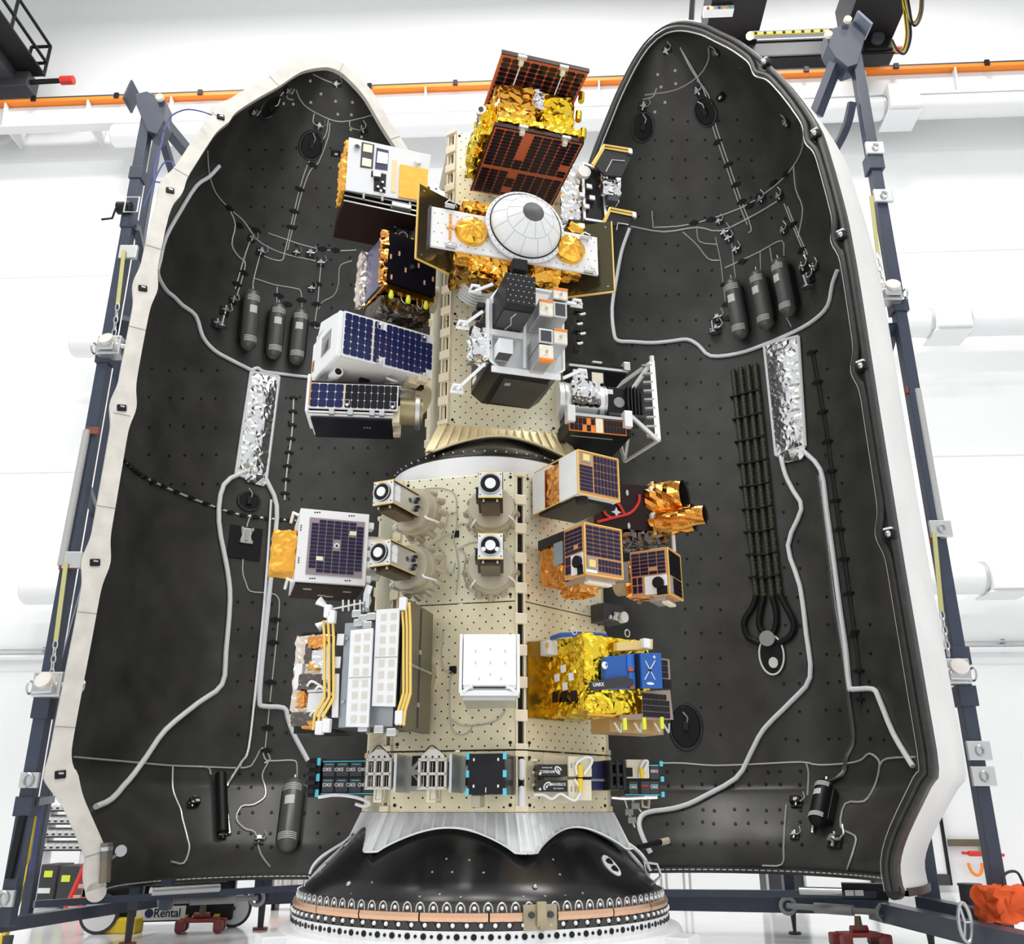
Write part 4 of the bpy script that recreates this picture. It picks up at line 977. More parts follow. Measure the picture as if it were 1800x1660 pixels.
bx(t, -w * .3, w * .5, .0, .3, -.14, -.0, 'lower_box', blackm, None, .01)
for q in ([(1041, 290), (1062, 255), (1110, 263), (1108, 278), (1092, 312), (1062, 310)], [(1060, 392), (1072, 366), (1117, 375), (1117, 384), (1098, 398), (1060, 398)]):
    o = pp(t, 1, -.15, q, .02, 'folded_panel', black)
    for k, dy in ((0, 0), (1, 5)):
        P = [hit(t, 1, -.175, x, y + dy) for x, y in q[:3]]; MB().tube(P, .014, 5).build('amber_edge', amber_edge, o)
    P = [hit(t, 1, -.175, x, y) for x, y in ((q[0][0] + 24, q[0][1] + 12), (q[1][0] + 14, q[1][1] + 26), (q[2][0] - 12, q[2][1] + 20))]; MB().tube(P, .006, 5).build('panel_cable', wire_l, o)
    p = hit(t, 1, -.17, q[2][0] - 3, q[2][1] + 5); MB().box(p, (.05, .05, .06)).build('panel_fitting', alu, o, bevel=.008)

# --- 3 dark cube with violet side
t, w, d, h = satq('dark_cube_satellite', 'black fronted cube satellite with violet film side and lime plugs below', (-1.138, 7.9, 6.548, 32.233, .549, .493, .615))
bx(t, -w / 2, w / 2, .02, d, 0, h, 'bus_body', brown_dark); fp_ = bx(t, -w / 2, w / 2, -.02, .02, .05, h, 'front_panel', cell_dark)
for x, y in ((702, 446), (687, 451), (713, 475), (688, 487), (746, 497), (736, 467), (761, 491)): pbx(t, 1, -.022, x, y, (.018, .008, .05), 'copper_tab', mat('copper_tab', (.75, .4, .25), .5), fp_)
disc(t, 1, -.021, 724, 470, .022, .02, 'steel_boss', steel, fp_)
sd = bx(t, -w / 2 - .012, -w / 2, .06, d, .03, h * .98, 'side_film', mat('violet_film', (.2, .2, .34), .22, .6, bump=.2, bs=5)); bx(t, -w / 2 - .02, -w / 2, -.01, .06, .02, h, 'white_edge', white)
foil_box((.07, .05, h), .014, 51, .04, (-w / 2 - .02, .0, h * .5)).build('foil_edge', amber_foil, t)
foil_box((.06, .12, h), .022, 52, .05, (-w / 2 - .04, d, h * .5)).build('foil_edge', mat('pale_foil', (.8, .72, .62), .3, .7), t)
bx(t, -w / 2, w / 2, .0, d, -.02, .03, 'gold_tray', gold_foil)
for x, y in ((688, 511), (718, 520), (749, 530)): p = hit(t, 2, -.02, x, y); MB().lathe([(0, -.085), (.022, -.08), (.028, -.05), (.014, 0)], 10).build('lime_plug', lime, t, smooth=True).location = p
for x, y in ((705, 520), (733, 530)):
    p = hit(t, 2, -.02, x, y); MB().tube(spline([p, p + Vector((.0, -.02, -.06)), p + Vector((.05, 0, -.07)), p + Vector((.07, .02, 0))], 4), .006, 5).build('wire_loop', wire_l, t)
foil_box((w * .95, d * .75, .18), .025, 53, .06, (.0, d * .55, -.13)).build('foil_skirt', dark_foil, t)
foil_box((w * .55, d * .5, .2), .02, 54, .06, (.1, d * .6, -.3)).build('foil_skirt', dark_foil, t)
link(t, (w / 2, d * .6, .2), (w / 2 + .15, d * .55, .2), .14, 'mount_tube', cream_alu, 20)

# --- 4 white satellite with blue solar side
t, w, d, h = satq('solar_sided_satellite', 'white satellite with big blue solar panel facing forward, left of the square tower', (-1.343, 7.9, 5.626, 31.899, .927, .658, .454))
bx(t, -w / 2, w / 2, .012, d, .0, h, 'bus_body', white, None, .01)
fp_ = bx(t, -w / 2, w / 2, -.012, .012, -.005, h + .005, 'solar_panel', white)
cells(t, 1, -.013, -w / 2 + .01, -w * .19, .012, h - .012, 4, 6, cell_blue, fp_, .05, None, .3); cells(t, 1, -.013, -w * .17, w / 2 - .01, .012, h - .012, 10, 6, cell_blue, fp_, .05, lambda i, j: (i in (1, 9)) and j in (0, 5), .3)
bx(t, -w * .186, -w * .172, -.018, -.012, .03, h - .05, 'centre_strap', cream_alu, fp_)
for x, y in ((668, 572), (667, 636), (746, 595), (745, 660)):
    P = [hit(t, 1, -.02, x + a, y + b) for a, b in ((-4, -5), (-4, 5), (4, 7), (5, -3))]; MB().tube(P, .006, 5).build('clip_loop', alu, fp_); disc(t, 1, -.016, x, y - 2, .014, .01, 'clip_washer', white, fp_, 10)
# left end: white cowl with a window and a raised ear
ce_ = bx(t, -w / 2 - .05, -w / 2, -.01, d * .9, -.02, h, 'end_cowl', white, None, .012)
bx(t, -w / 2 - .056, -w / 2 - .05, d * .25, d * .6, h * .3, h * .75, 'cowl_window', grey, ce_); bx(t, -w / 2 - .06, -w / 2 - .056, d * .32, d * .52, h * .32, h * .55, 'window_pane', glass, ce_)
m = MB(); m.add([(-w / 2 - .05, d * .55, h * .95), (-w / 2 - .05, d * .9, h * .8), (-w / 2 - .05, d * .75, h * 1.25), (-w / 2 - .05, d * .1, h * 1.02), (-w / 2 + .02, d * .55, h * .95), (-w / 2 + .02, d * .9, h * .8), (-w / 2 + .02, d * .75, h * 1.25), (-w / 2 + .02, d * .1, h * 1.02)], [(0, 1, 2, 3), (7, 6, 5, 4), (0, 4, 5, 1), (1, 5, 6, 2), (2, 6, 7, 3), (3, 7, 4, 0)])
m.build('raised_ear', white, ce_, bevel=.01)
bx(t, -w / 2 - .04, -w / 2 - .0, d * .9, d * 1.05, -.02, h * .9, 'back_fin', white, ce_, .006); bx(t, -w / 2 - .045, -w / 2 - .04, d * .92, d * 1.0, h * .2, h * .45, 'fin_plate', amber_foil, ce_)
un = bx(t, -w / 2, w * .08, .02, d * .85, -.012, 0, 'belly_blanket', mat('belly_white', (.75, .74, .71), .6))
p = hit(t, 2, -.03, 590, 655); MB().cyl(p + Vector((0, -.07, -.02)), p + Vector((0, .06, -.02)), .05, 16).build('camera_barrel', white, t, smooth=True); MB().cyl(p + Vector((0, -.072, -.02)), p + Vector((0, -.069, -.02)), .033, 16).build('camera_lens', black, t)
for x, y, sx, sy, sz, mm in ((640, 670, .1, .05, .06, black), (648, 680, .05, .04, .04, cream_alu), (654, 690, .06, .05, .05, black), (583, 673, .09, .08, .04, white), (715, 683, .1, .08, .07, cream_alu), (725, 672, .12, .1, .08, cream_alu), (700, 690, .06, .06, .05, alu), (735, 680, .1, .06, .06, brown_dark), (742, 668, .1, .08, .07, cream_alu)):
    pbx(t, 2, -.03, x, y, (sx, sy, sz), 'belly_unit', mm, None, .006)
for k, (x, y) in enumerate(((676, 688), (680, 665), (688, 675), (694, 680))):
    p = hit(t, 2, -.04, x, y); MB().tube(spline([p, p + Vector((.03, -.06, -.04)), p + Vector((.09, -.03, -.03)), p + Vector((.08, .06, -.02)), p + Vector((.01, .08, -.03))], 4), .013, 6).build('white_hose', white, t, smooth=True)
p = hit(t, 2, -.06, 670, 690); MB().cyl(p, p + Vector((.06, .13, 0)), .03, 12).build('propellant_valve', white, t, smooth=True)
link(t, (w / 2 - .05, d * .7, .0), (w / 2 + .14, d * .75, .0), .17, 'mount_ring', cream_alu, 24)
# --- 5 sibling below it
t, w, d, h = satq('solar_sided_satellite', 'lower blue and black solar satellite tucked under the white one, left of the square tower', (-1.492, 7.9, 5.149, 5.072, .816, .498, .384))
bx(t, -w / 2, w / 2, .012, d, .03, h * .8, 'bus_body', brown_dark); fp_ = bx(t, -w / 2, w / 2, -.012, .012, .02, h * .72, 'solar_panel', white)
cells(t, 1, -.013, -w / 2 + .01, -w * .12, .03, h * .7, 4, 3, cell_blue, fp_, .05, None, .3); cells(t, 1, -.013, -w * .1, w / 2 - .01, .03, h * .7, 8, 3, cell_dark, fp_, .05, None, .3)
bx(t, -w * .118, -w * .1, -.018, -.012, .03, h * .7, 'centre_strap', cream_alu, fp_)
for x, y in ((610, 712), (690, 716)): disc(t, 1, -.016, x, y, .014, .01, 'clip_washer', white, fp_, 10); P = [hit(t, 1, -.02, x + a, y + b) for a, b in ((-4, 0), (-4, -9), (4, -9), (4, 0))]; MB().tube(P, .006, 5).build('clip_loop', alu, fp_)
bx(t, -w / 2 - .03, -w / 2, -.02, d * .8, -.02, h * .95, 'end_cowl', white, None, .01); bx(t, -w / 2 - .0, -w / 2 + .012, -.022, -.012, .05, h * .85, 'amber_strip', amber_foil)
for k in range(2): bx(t, -w / 2 + .0, w / 2 - .04, .0 + k * .02, d, -.012 - k * .022, -.002 - k * .022, 'hinge_rail', white)
for x in (-.22, -.05, .15, .24): bx(t, x, x + .05, -.02, .03, -.035, .02, 'hinge_clamp', alu, None, .004)
lp = bx(t, -w / 2 + .02, w / 2 - .05, .04, d, -.06, -.045, 'folded_panel', cell_dark); text('I-I-I', .05, alu, lp, (.12, d * .45, -.062), (PI, 0, 0), 'panel_marks')
for s in (.2, .75): bx(t, w / 2 - .05, w / 2 + .02, d * s - .05, d * s + .05, -.07, .1, 'release_bracket', cream_alu, None, .006)
link(t, (w / 2, d * .5, h * .35), (w / 2 + .22, d * .55, h * .35), .13, 'mount_tube', mat('olive_mount', (.4, .34, .2), .4, .5), 24); link(t, (w / 2 + .16, d * .55, h * .35), (w / 2 + .2, d * .55, h * .35), .17, 'mount_ring', alu, 24)

# --- 6 grey deck satellite with dispensers
t, w, d, h = satq('dispenser_satellite', 'dark satellite with silver front deck of dispensers and a big black box', (.034, 7.3, 5.423, 16.308, .657, .688, .847), .985)
H = w / 2; c_ = .1
oc = [(-H + c_, 0), (H - c_, 0), (H, c_ * .8), (H, h - c_), (H - c_, h), (-H + c_, h), (-H, h - c_ * 1.6), (-H, c_ * .8)]
bd_ = MB().prism(oc, .03, d).build('bus_body', mat('bus_black', (.014, .013, .011), .3, spec=.3), t, bevel=.006)
dk_ = MB().prism(oc, -.005, .02).build('front_deck', alu, t)
rim = MB().tube([(x, -.01, z) for x, z in oc], .014, 6, closed=True).build('deck_rim', white, dk_)
pp(t, 2, -.001, [(886, 664), (965, 676), (930, 717), (862, 706)], .006, 'belly_hatch', mat('hatch_dark', (.05, .047, .04), .35), bd_)
pbx(t, 2, -.012, 892, 676, (.05, .05, .004), 'hatch_print', grey, bd_); pbx(t, 0, -H - .004, 834, 668, (.012, .11, .045), 'label_plate', ptfe, bd_)
for x, y in ((813, 573), (835, 510), (1013, 535), (1022, 658), (803, 685)):
    p = hit(t, 1, .02, x, y); MB().tube([p + Vector((-.05, 0, -.02)), p + Vector((-.03, -.02, .03)), p + Vector((.03, -.02, .03)), p + Vector((.05, 0, -.02))], .018, 6, closed=True).build('deck_lug', white, dk_, smooth=True)
for a, b in (((835, 512), (866, 500)), ((990, 665), (1020, 652)), ((813, 573), (848, 548)), ((803, 685), (852, 640)), ((1013, 535), (984, 530))): MB().bar(hit(t, 1, 0, *a), hit(t, 1, 0, *b), .025).build('lug_arm', white, dk_)
for a, b in (((857, 528), (857, 630)), ((921, 565), (921, 648)), ((858, 583), (920, 592)), ((864, 648), (985, 664)), ((863, 530), (870, 528))): MB().bar(hit(t, 1, -.02, *a), hit(t, 1, -.02, *b), .022, .05).build('deck_rail', white, dk_)
def tower_box(x0, y0, x1, y1, L, name, m, front, parent=t):
    """box standing on the deck: base corners from the photo, L metres towards the viewer"""
    a = hit(t, 1, -.005, x0, y0); b = hit(t, 1, -.005, x1, y1); o = bx(t, min(a.x, b.x), max(a.x, b.x), -.005 - L, -.005, min(a.z, b.z), max(a.z, b.z), name, m, parent, .006)
    return o, min(a.x, b.x), max(a.x, b.x), min(a.z, b.z), max(a.z, b.z), -.005 - L
bbm = mat('black_box_rivets', (.012, .012, .013), .42, spec=.25, build=dots(.045, .05, .005, (.5, .5, .5)))
o, x0, x1, z0, z1, yf = tower_box(866, 524, 916, 584, .42, 'black_dispenser', bbm, None)
bx(t, x0 + .01, x1 - .01, yf + .1, -.03, z0 - .008, z0, 'dispenser_belly', grey_d, o); q = [(x0 + .12, yf + .12, z0 - .012), (x0 + .1, yf + .2, z0 - .012), (x0 + .13, yf + .3, z0 - .012), (x0 + .1, yf + .4, z0 - .012)]; MB().tube(q, .005, 5).build('belly_wire', wire_l, o)
o, x0, x1, z0, z1, yf = tower_box(868, 609, 893, 636, .16, 'white_unit', white, None); bx(t, x0 + .005, x1 - .005, yf + .02, -.02, z0 - .004, z0, 'unit_belly', grey_d, o)
crm = mat('door_cream', (.8, .74, .62), .5, var=.15, vs=40)
for (a, b, c2, e, L, kind) in ((928, 560, 953, 588, .3, 1), (953, 560, 977, 590, .3, 0), (928, 606, 953, 634, .3, 0), (955, 606, 980, 632, .26, 1), (928, 634, 953, 662, .3, 1), (953, 540, 978, 560, .3, 1)):
    o, x0, x1, z0, z1, yf = tower_box(a, b, c2, e, L, 'pod_tube', alu, None)
    if kind:
        bx(t, x0 + .004, x1 - .004, yf - .012, yf, z0 + .004, z1 - .004, 'pod_door', crm, o, .004); bx(t, x0 + .004, x1 - .004, yf - .02, yf + .03, (z0 - .012) if e > 640 else (z1 - .004), (z0 + .004) if e > 640 else (z1 + .012), 'orange_latch', orange, o)
        MB().cyl(((x0 + x1) / 2, yf - .03, (z0 + z1) / 2), ((x0 + x1) / 2, yf - .01, (z0 + z1) / 2), .012, 8).build('door_bolt', steel, o)
    else:
        bx(t, x0 + .018, x1 - .018, yf - .004, yf + .002, z0 + .018, z1 - .018, 'pod_mouth', grey_d, o)
foil_box((.16, .2, .26), .025, 61, .045, hit(t, 1, .08, 843, 610)).build('foil_bundle', silver_foil, t)
for x, y in ((838, 555), (845, 540), (842, 575), (833, 583)): pbx(t, 1, .05, x, y, (.07, .08, .06), 'harness_unit', blackm, None, .01)
for k in range(5):
    p = hit(t, 1, .2, 1013 + (k % 2) * 5, 545 + k * 17); MB().box(p, (.07, .1, .08)).build('side_unit', blackm, t, bevel=.01); MB().cyl(p + Vector((-.02, -.08, 0)), p + Vector((.03, -.08, .02)), .012, 6).build('side_fitting', steel, t)
link(t, (0, d, h * .5), (0, d + .12, h * .5), .28, 'mount_ring', cream_alu, 24)

# --- 7 telescope satellite with triangular truss
t = thing('telescope_satellite', 'silver barrel telescope satellite with black fins and triangular white truss', 'satellite', pix(985, 708, 8.05), 12)
link(t, (-.05, 0, 0), (.42, 0, 0), .2, 'barrel', silver, 32)
for x in (.0, .33, .4): link(t, (x, 0, 0), (x + .02, 0, 0), .21, 'barrel_band', steel, 32)
foil_box((.28, .1, .17), .014, 71, .04, (.2, -.18, .06)).build('silver_wrap', silver_foil, t); foil_box((.28, .06, .08), .01, 72, .03, (.2, -.2, -.06)).build('dark_wrap', dark_foil, t)
for x in (.09, .16): bx(t, x, x + .05, -.16, -.06, .17, .3, 'bracket_plate', white, None, .008)
MB().cyl((.15, -.12, .3), (.15, -.08, .31), .03, 10).build('bracket_pin', black, t)
bb_ = bx(t, .44, .72, -.12, .15, -.12, .16, 'camera_body', black, None, .006); MB().cyl((.56, -.128, .0), (.56, -.12, .0), .055, 20).build('camera_window', grey, bb_)
for k in range(5): bx(t, .63 + k * .035, .645 + k * .035, -.18, .12, -.13, .16, 'cooling_fin', blackm, bb_)
bx(t, .44, .5, -.13, -.12, .08, .13, 'white_label', white, bb_); bx(t, .44, .82, -.16, .1, -.16, -.13, 'fin_base', grey_d, bb_); bx(t, .44, .62, -.15, .05, -.27, -.16, 'lower_unit', black, bb_, .006)
tv = [loc(t, pix(1146, 636, 8.35)), loc(t, pix(1157, 775, 8.05)), loc(t, pix(1098, 812, 8.6)), loc(t, pix(1108, 690, 8.4)), loc(t, pix(1110, 733, 8.05)), loc(t, pix(1070, 690, 8.6)), loc(t, pix(1085, 760, 8.5))]
for a, b, r_ in ((0, 1, .05), (1, 4, .045), (0, 3, .05), (1, 2, .03), (0, 5, .035), (2, 6, .03), (2, 4, .025), (5, 3, .03), (4, 6, .03)): MB().bar(tv[a], tv[b], r_, r_ * .7).build('truss_bar', mat('truss_white', (.75, .76, .72), .4, .2), t)
a, b = tv[0], tv[1]; n_ = 9
for k in range(n_):
    p = a + (b - a) * ((k + .5) / n_); MB().bar(p, p + Vector((-.09, .05, .01)), .05, .02).build('truss_rung', alu, t)
p = tv[0]; MB().cyl(p, p + Vector((0, 0, .06)), .025, 8).build('truss_tip', white, t)
t, w, h = satpx('flat_panel_satellite', 'flat black satellite with orange and dark cell strip under the silver barrel telescope', 1000, 736, 1100, 762, 7.75, 14)
bx(t, -w / 2, w / 2 + .05, .0, .55, -.0, h, 'bus_body', black); fp_ = bx(t, -w / 2, w / 2, -.01, 0, .0, h * .95, 'cell_board', orange)
cells(t, 1, -.011, -w / 2 + .006, -w * .05, .006, h * .92, 6, 2, cell_dark, fp_, .1, lambda i, j: (i, j) in ((3, 0), (4, 1), (5, 0)), .1); cells(t, 1, -.011, w * .1, w / 2 - .006, .006, h * .92, 7, 2, cell_dark, fp_, .1, lambda i, j: j == 1 and i == 6, .1)
bx(t, -w * .04, w * .08, -.02, -.01, 0, h * .95, 'patch_antenna', ptfe, fp_); bx(t, -w / 2, w / 2, -.02, .0, h, h + .03, 'top_rail', alu)
for x in (-w / 2, w / 2): bx(t, x - .03, x + .05, -.06, .04, h * .5, h + .09, 'corner_latch', white, None, .008)
bx(t, -w / 2 + .05, w / 2 - .1, .1, .11, -.006, .0, 'belly_line', grey)
t, w, h = satpx('flat_panel_satellite', 'thin dark panel satellite with pale square patch above the silver barrel telescope', 1000, 633, 1102, 660, 8.0, 14)
bx(t, -w / 2, w / 2, .0, .5, h * .3, h * .75, 'bus_body', black); bx(t, -w / 2, w / 2, -.02, 0, h * .35, h * .5, 'front_rail', alu); bx(t, w / 2 - .05, w / 2 + .02, -.05, .05, h * .4, h * .95, 'corner_latch', alu, None, .01)
bx(t, -w * .1, w * .06, -.02, .1, h * .78, h * .85, 'top_patch', white); o = bx(t, -w / 2, w * .1, -.0, .3, -h * .55, h * .3, 'lower_body', black); bx(t, -w * .12, w * .07, -.015, .0, -h * .5, h * .12, 'patch_antenna', ptfe, o)
# ---------------------------------------------------------------- lower tier satellites
# --- four small telescope cubesats on round pods
podm = mat('pod_olive', (.52, .47, .36), .4, .4, var=.08)
def pod(label, q, kind):
    t, w, d, h = satq('telescope_cubesat', label, q, .965, group='telescope cubesats on the front plate')
    b = bx(t, -w / 2, w / 2, .0, d, 0, h, 'bus_body', mat('cubesat_silver', (.72, .72, .68), .3, .7), None, .004)
    fr_ = bx(t, -w / 2 - .004, w / 2 + .004, -.012, 0, -.004, h + .004, 'front_plate', white, None, .004)
    c = Vector((0, -.012, h * .5))
    MB().cyl(c, c + Vector((0, -.02, 0)), h * .43, 24).build('lens_ring', black, fr_, smooth=True)
    m = MB(); m.M = Matrix.Translation(c + Vector((0, -.02, 0))) @ Matrix.Rotation(PI / 2, 4, 'X'); m.lathe([(h * .43, 0), (h * .45, .006), (h * .4, .006), (h * .36, -.01)], 24); m.build('lens_rim', alu, fr_, smooth=30)
    MB().cyl(c + Vector((0, -.02, 0)), c + Vector((0, -.032, 0)), h * .22, 20).build('lens_cover', white, fr_, smooth=True)
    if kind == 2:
        for a in (-150, -30): MB().cyl(c + Vector((h * .33 * math.cos(R(a)), -.0205, h * .33 * math.sin(R(a)))), c + Vector((h * .33 * math.cos(R(a)), -.024, h * .33 * math.sin(R(a)))), h * .1, 10).build('lens_glint', white, fr_)  # glints on the lens, painted as small white discs
    for sx in (-1, 1):
        for sz in (.06, .94): MB().cyl((sx * w * .45, -.014, h * sz), (sx * w * .45, -.01, h * sz), .006, 6).build('corner_screw', black, fr_)
    for zz in (-.012, h + .004):
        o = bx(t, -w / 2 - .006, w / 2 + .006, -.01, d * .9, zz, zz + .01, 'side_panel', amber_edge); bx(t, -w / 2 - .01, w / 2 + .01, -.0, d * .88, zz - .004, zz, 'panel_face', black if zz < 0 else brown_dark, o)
    bx(t, -w / 2 + .015, w / 2 - .015, .05, d * .8, -.05, -.016, 'belly_box', mat('belly_brown', (.09, .06, .03), .3, .5))
    for s in (-1, 1): MB().cyl((s * w * .3, .02, -.018), (s * w * .3, .02, -.04), .01, 8).build('foot_screw', steel, t)
    if kind == 0:
        MB().cyl((w / 2, d * .16, h * .7), (w / 2 + .004, d * .16, h * .7), .04, 16).build('white_patch', white, t); bx(t, w / 2, w / 2 + .004, d * .08, d * .24, h * .15, h * .5, 'label_patch', white)
        MB().cyl((w / 2, d * .6, h * .55), (w / 2 + .004, d * .6, h * .55), .02, 12).build('side_port', grey_d, t)
        for k in range(4): bx(t, w / 2, w / 2 + .03, d * (.74 + .06 * (k % 2)), d * (.8 + .06 * (k % 2)), h * (.1 + k * .2), h * (.24 + k * .2), 'side_connector', blackm, None, .004)
    else:
        for k in range(2): bx(t, -w / 2 - .03, -w / 2, d * .3, d * .6, h * (.1 + k * .3), h * (.35 + k * .3), 'side_connector', blackm, None, .006)
    z = h * .42 if kind == 0 else h * .25
    link(t, (0, d * .93, z), (0, d + .1, z), .185, 'pod_face', podm, 36); link(t, (0, d + .06, z), (0, d + .16, z), .2, 'pod_body', podm, 36)
    for k in range(12):
        a = 2 * PI * k / 12; MB().cyl((.2 * math.cos(a), d + .1, z + .2 * math.sin(a)), (.215 * math.cos(a), d + .19, z + .215 * math.sin(a)), .022, 10, .034).build('pod_lug', podm, t, smooth=True)
    for a in (-.5, -2.4): MB().tube(spline([(.17 * math.cos(a), d * .93, z + .17 * math.sin(a)), (.2 * math.cos(a), d * .9, z + .22 * math.sin(a)), (.23 * math.cos(a), d + .08, z + .22 * math.sin(a)), (.2 * math.cos(a), d + .17, z + .2 * math.sin(a))], 4), .009, 6).build('pod_cable', white, t, smooth=True)
    return t
pod('upper of the two telescope cubesats angled left, on the gold front plate', (-.968, 7.3, 3.966, -24.768, .181, .457, .182), 0)
pod('lower of the two telescope cubesats angled left, beside the white solar satellite', (-.97, 7.3, 3.45, -24.904, .179, .446, .186), 0)
pod('upper of the two telescope cubesats facing straight forward, beside the slotted column', (-.18, 7.3, 4.031, .233, .187, .456, .206), 1)
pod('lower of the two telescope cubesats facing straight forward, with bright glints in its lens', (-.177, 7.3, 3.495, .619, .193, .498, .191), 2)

# --- three copper-trimmed imaging satellites and a telescope on the right
amberb = mat('amber_board', (.62, .3, .12), .45)
def imager(label, q, k, kind):
    t, w, d, h = satq('imaging_satellite', label, q, k, group='copper trimmed imaging satellites')
    foil_box((w * .92, d * .62, h * .92), .014, 81 + kind, .05, (0, d * .68, h * .5)).build('foil_body', amber_foil, t)
    fb_ = bx(t, -w / 2, w / 2, 0, d * .4, 0, h, 'bus_body', white if kind == 0 else amberb, None, .003)
    fp_ = bx(t, -w / 2, w / 2, -.01, 0, 0, h, 'front_board', amberb)
    for a, b in (((-w / 2, 0), (w / 2, 0)), ((w / 2, 0), (w / 2, h)), ((w / 2, h), (-w / 2, h)), ((-w / 2, h), (-w / 2, 0))): MB().bar((a[0], -.012, a[1]), (b[0], -.012, b[1]), .009).build('gold_edge', amber_edge, fp_)
    for z in (0, h): MB().bar((-w / 2, 0, z), (-w / 2, d * (.4 if kind else .98), z), .008).build('gold_edge', amber_edge, fb_)
    if kind == 0:
        cells(t, 1, -.011, -w * .12, w / 2 - .012, .03, h - .015, 7, 5, cell_violet, fp_, .2, None, .12); cells(t, 1, -.011, -w / 2 + .015, -w * .14, .03, h * .68, 1, 7, cell_violet, fp_, .2, None, .12)
        an = bx(t, -w * .42, -w * .18, -.016, -.01, h * .74, h * .96, 'antenna_frame', grey, fp_); bx(t, -w * .38, -w * .22, -.022, -.016, h * .78, h * .93, 'patch_antenna', mat('patch_yellow', (.9, .65, .2), .5), an)
        bx(t, -w / 2 - .006, -w / 2, d * .72, d, 0, h * .95, 'side_plate', white); bx(t, -w / 2 - .006, -w / 2, .0, d * .36, .0, h, 'side_plate', white)
        p = hit(t, 2, -.01, 1023, 877); MB().cyl((p.x, p.y, 0), (p.x, p.y, -.05), .05, 20).build('camera_tube', black, t, smooth=True)
        bx(t, -w / 2 + .02, w / 2 - .02, .06, d * .9, -.03, 0, 'belly_panel', blackm)
    else:
        if kind == 1:
            cells(t, 1, -.011, -w / 2 + .012, w / 2 - .012, h * .36, h - .015, 5, 7, cell_violet, fp_, .2, None, .12); cells(t, 1, -.011, -w * .16, w / 2 - .012, .03, h * .33, 7, 2, cell_violet, fp_, .2, None, .12)
            an = bx(t, -w * .46, -w * .2, -.016, -.01, h * .1, h * .33, 'antenna_frame', grey, fp_); bx(t, -w * .41, -w * .25, -.022, -.016, h * .14, h * .28, 'patch_antenna', mat('patch_yellow', (.9, .65, .2), .5), an); bx(t, -w * .48, -w * .2, -.016, -.01, .012, h * .09, 'white_block', white, fp_)
            y1 = d * .4
        else:
            cells(t, 1, -.011, -w / 2 + .012, w / 2 - .012, h * .42, h - .015, 6, 8, cell_dark, fp_, .1, None, .12); cells(t, 1, -.011, -w * .2, w / 2 - .012, .02, h * .4, 5, 4, cell_dark, fp_, .1, None, .12); bx(t, -w * .46, -w * .26, -.016, -.01, .02, h * .4, 'antenna_frame', grey, fp_)
            y1 = d * .85
        bx(t, -w / 2 - .004, -w / 2, 0, y1, 0, h, 'side_board', amberb)
        cells(t, 0, -w / 2 - .005, .012, y1 - .01, h * .45, h - .02, 4, 6, cell_violet, None, .2, lambda i, j: i == 1 and j == 1, .12); cells(t, 0, -w / 2 - .005, y1 * .68, y1 - .01, .03, h * .43, 2, 2, cell_violet, None, .2, None, .12)
        cw = bx(t, -w / 2 - .012, -w / 2 - .004, .006, y1 * .62, .012, h * .42, 'camera_panel', white)
        p = Vector((-w / 2 - .012, y1 * .24, h * .25)); MB().cyl(p, p + Vector((-.03, 0, 0)), .05, 20).build('camera_tube', black, cw, smooth=True); bx(t, -w / 2 - .016, -w / 2 - .01, .006, y1 * .3, .0, h * .18, 'camera_shade', black, cw)
        o = bx(t, -w / 2 + .05, w / 2 - .03, .05, d * .5, -.035, 0, 'belly_radiator', alu); bx(t, -w / 2 + .06, w * .3, .03, .09, -.06, -.035, 'belly_bar', ptfe, o, .006)
        bx(t, -w / 2 - .012, -w / 2, y1 + .02, y1 + .14, h * .35, h * .8, 'radiator_plate', mat('radiator_blue', (.35, .42, .5), .3, .5)); MB().add([(-w / 2, y1, h), (-w / 2, d, h), (-w / 2 - .0, d, h * .8), (-w / 2, y1, h * .82), (-w / 2 + .01, y1, h), (-w / 2 + .01, d, h), (-w / 2 + .01, d, h * .8), (-w / 2 + .01, y1, h * .82)], [(0, 1, 2, 3), (7, 6, 5, 4), (0, 4, 5, 1), (1, 5, 6, 2), (2, 6, 7, 3), (3, 7, 4, 0)]).build('shade_panel', blackm, t)
        if kind == 1: foil_box((w * .5, d * .4, .08), .014, 91, .04, (0, d * .5, -.06)).build('foil_hem', amber_foil, t)
    link(t, (0, d, h * .5), (0, d + .14, h * .5), min(w, h) * .42, 'mount_ring', podm, 24)
    return t
imager('topmost copper trimmed imaging satellite with white side strip', (.557, 7.6, 4.193, 31.866, .435, .683, .395), .965, 0)
imager('middle copper trimmed imaging satellite, nearest to the slotted column', (.577, 7.6, 3.529, 33.321, .393, .66, .433), .965, 1)
imager('copper trimmed imaging satellite farthest right, turned to show its dark camera side', (1.254, 7.9, 3.451, 60.982, .327, .4, .414), .985, 2)
t = thing('telescope_satellite', 'dark red telescope satellite with crumpled orange foil barrels pointing right', 'satellite', pix(1085, 936, 8.1), 12)
bx(t, -.2, .32, -.1, .35, .02, .42, 'bus_body', brown_dark); sd = bx(t, -.24, .34, -.115, -.1, .0, .44, 'side_panel', mat('dark_maroon', (.02, .006, .006), .3, spec=.25))
for q in ([(1050, 918), (1080, 910), (1108, 902), (1122, 885), (1124, 870)], [(1098, 905), (1090, 890), (1085, 885)], [(1075, 911), (1065, 905), (1060, 895)]): MB().tube(spline([hit(t, 1, -.13, *a) for a in q], 4), .014, 6).build('red_harness', red, sd, smooth=True)
p = hit(t, 1, -.118, 1083, 901); m = MB(); m.M = Matrix.Translation(p); m.prism([(-.05, 0), (-.015, .015), (0, .05), (.015, .015), (.05, 0), (.015, -.015), (0, -.05), (-.015, -.015)], -.01, .01); m.build('star_bracket', alu, sd)
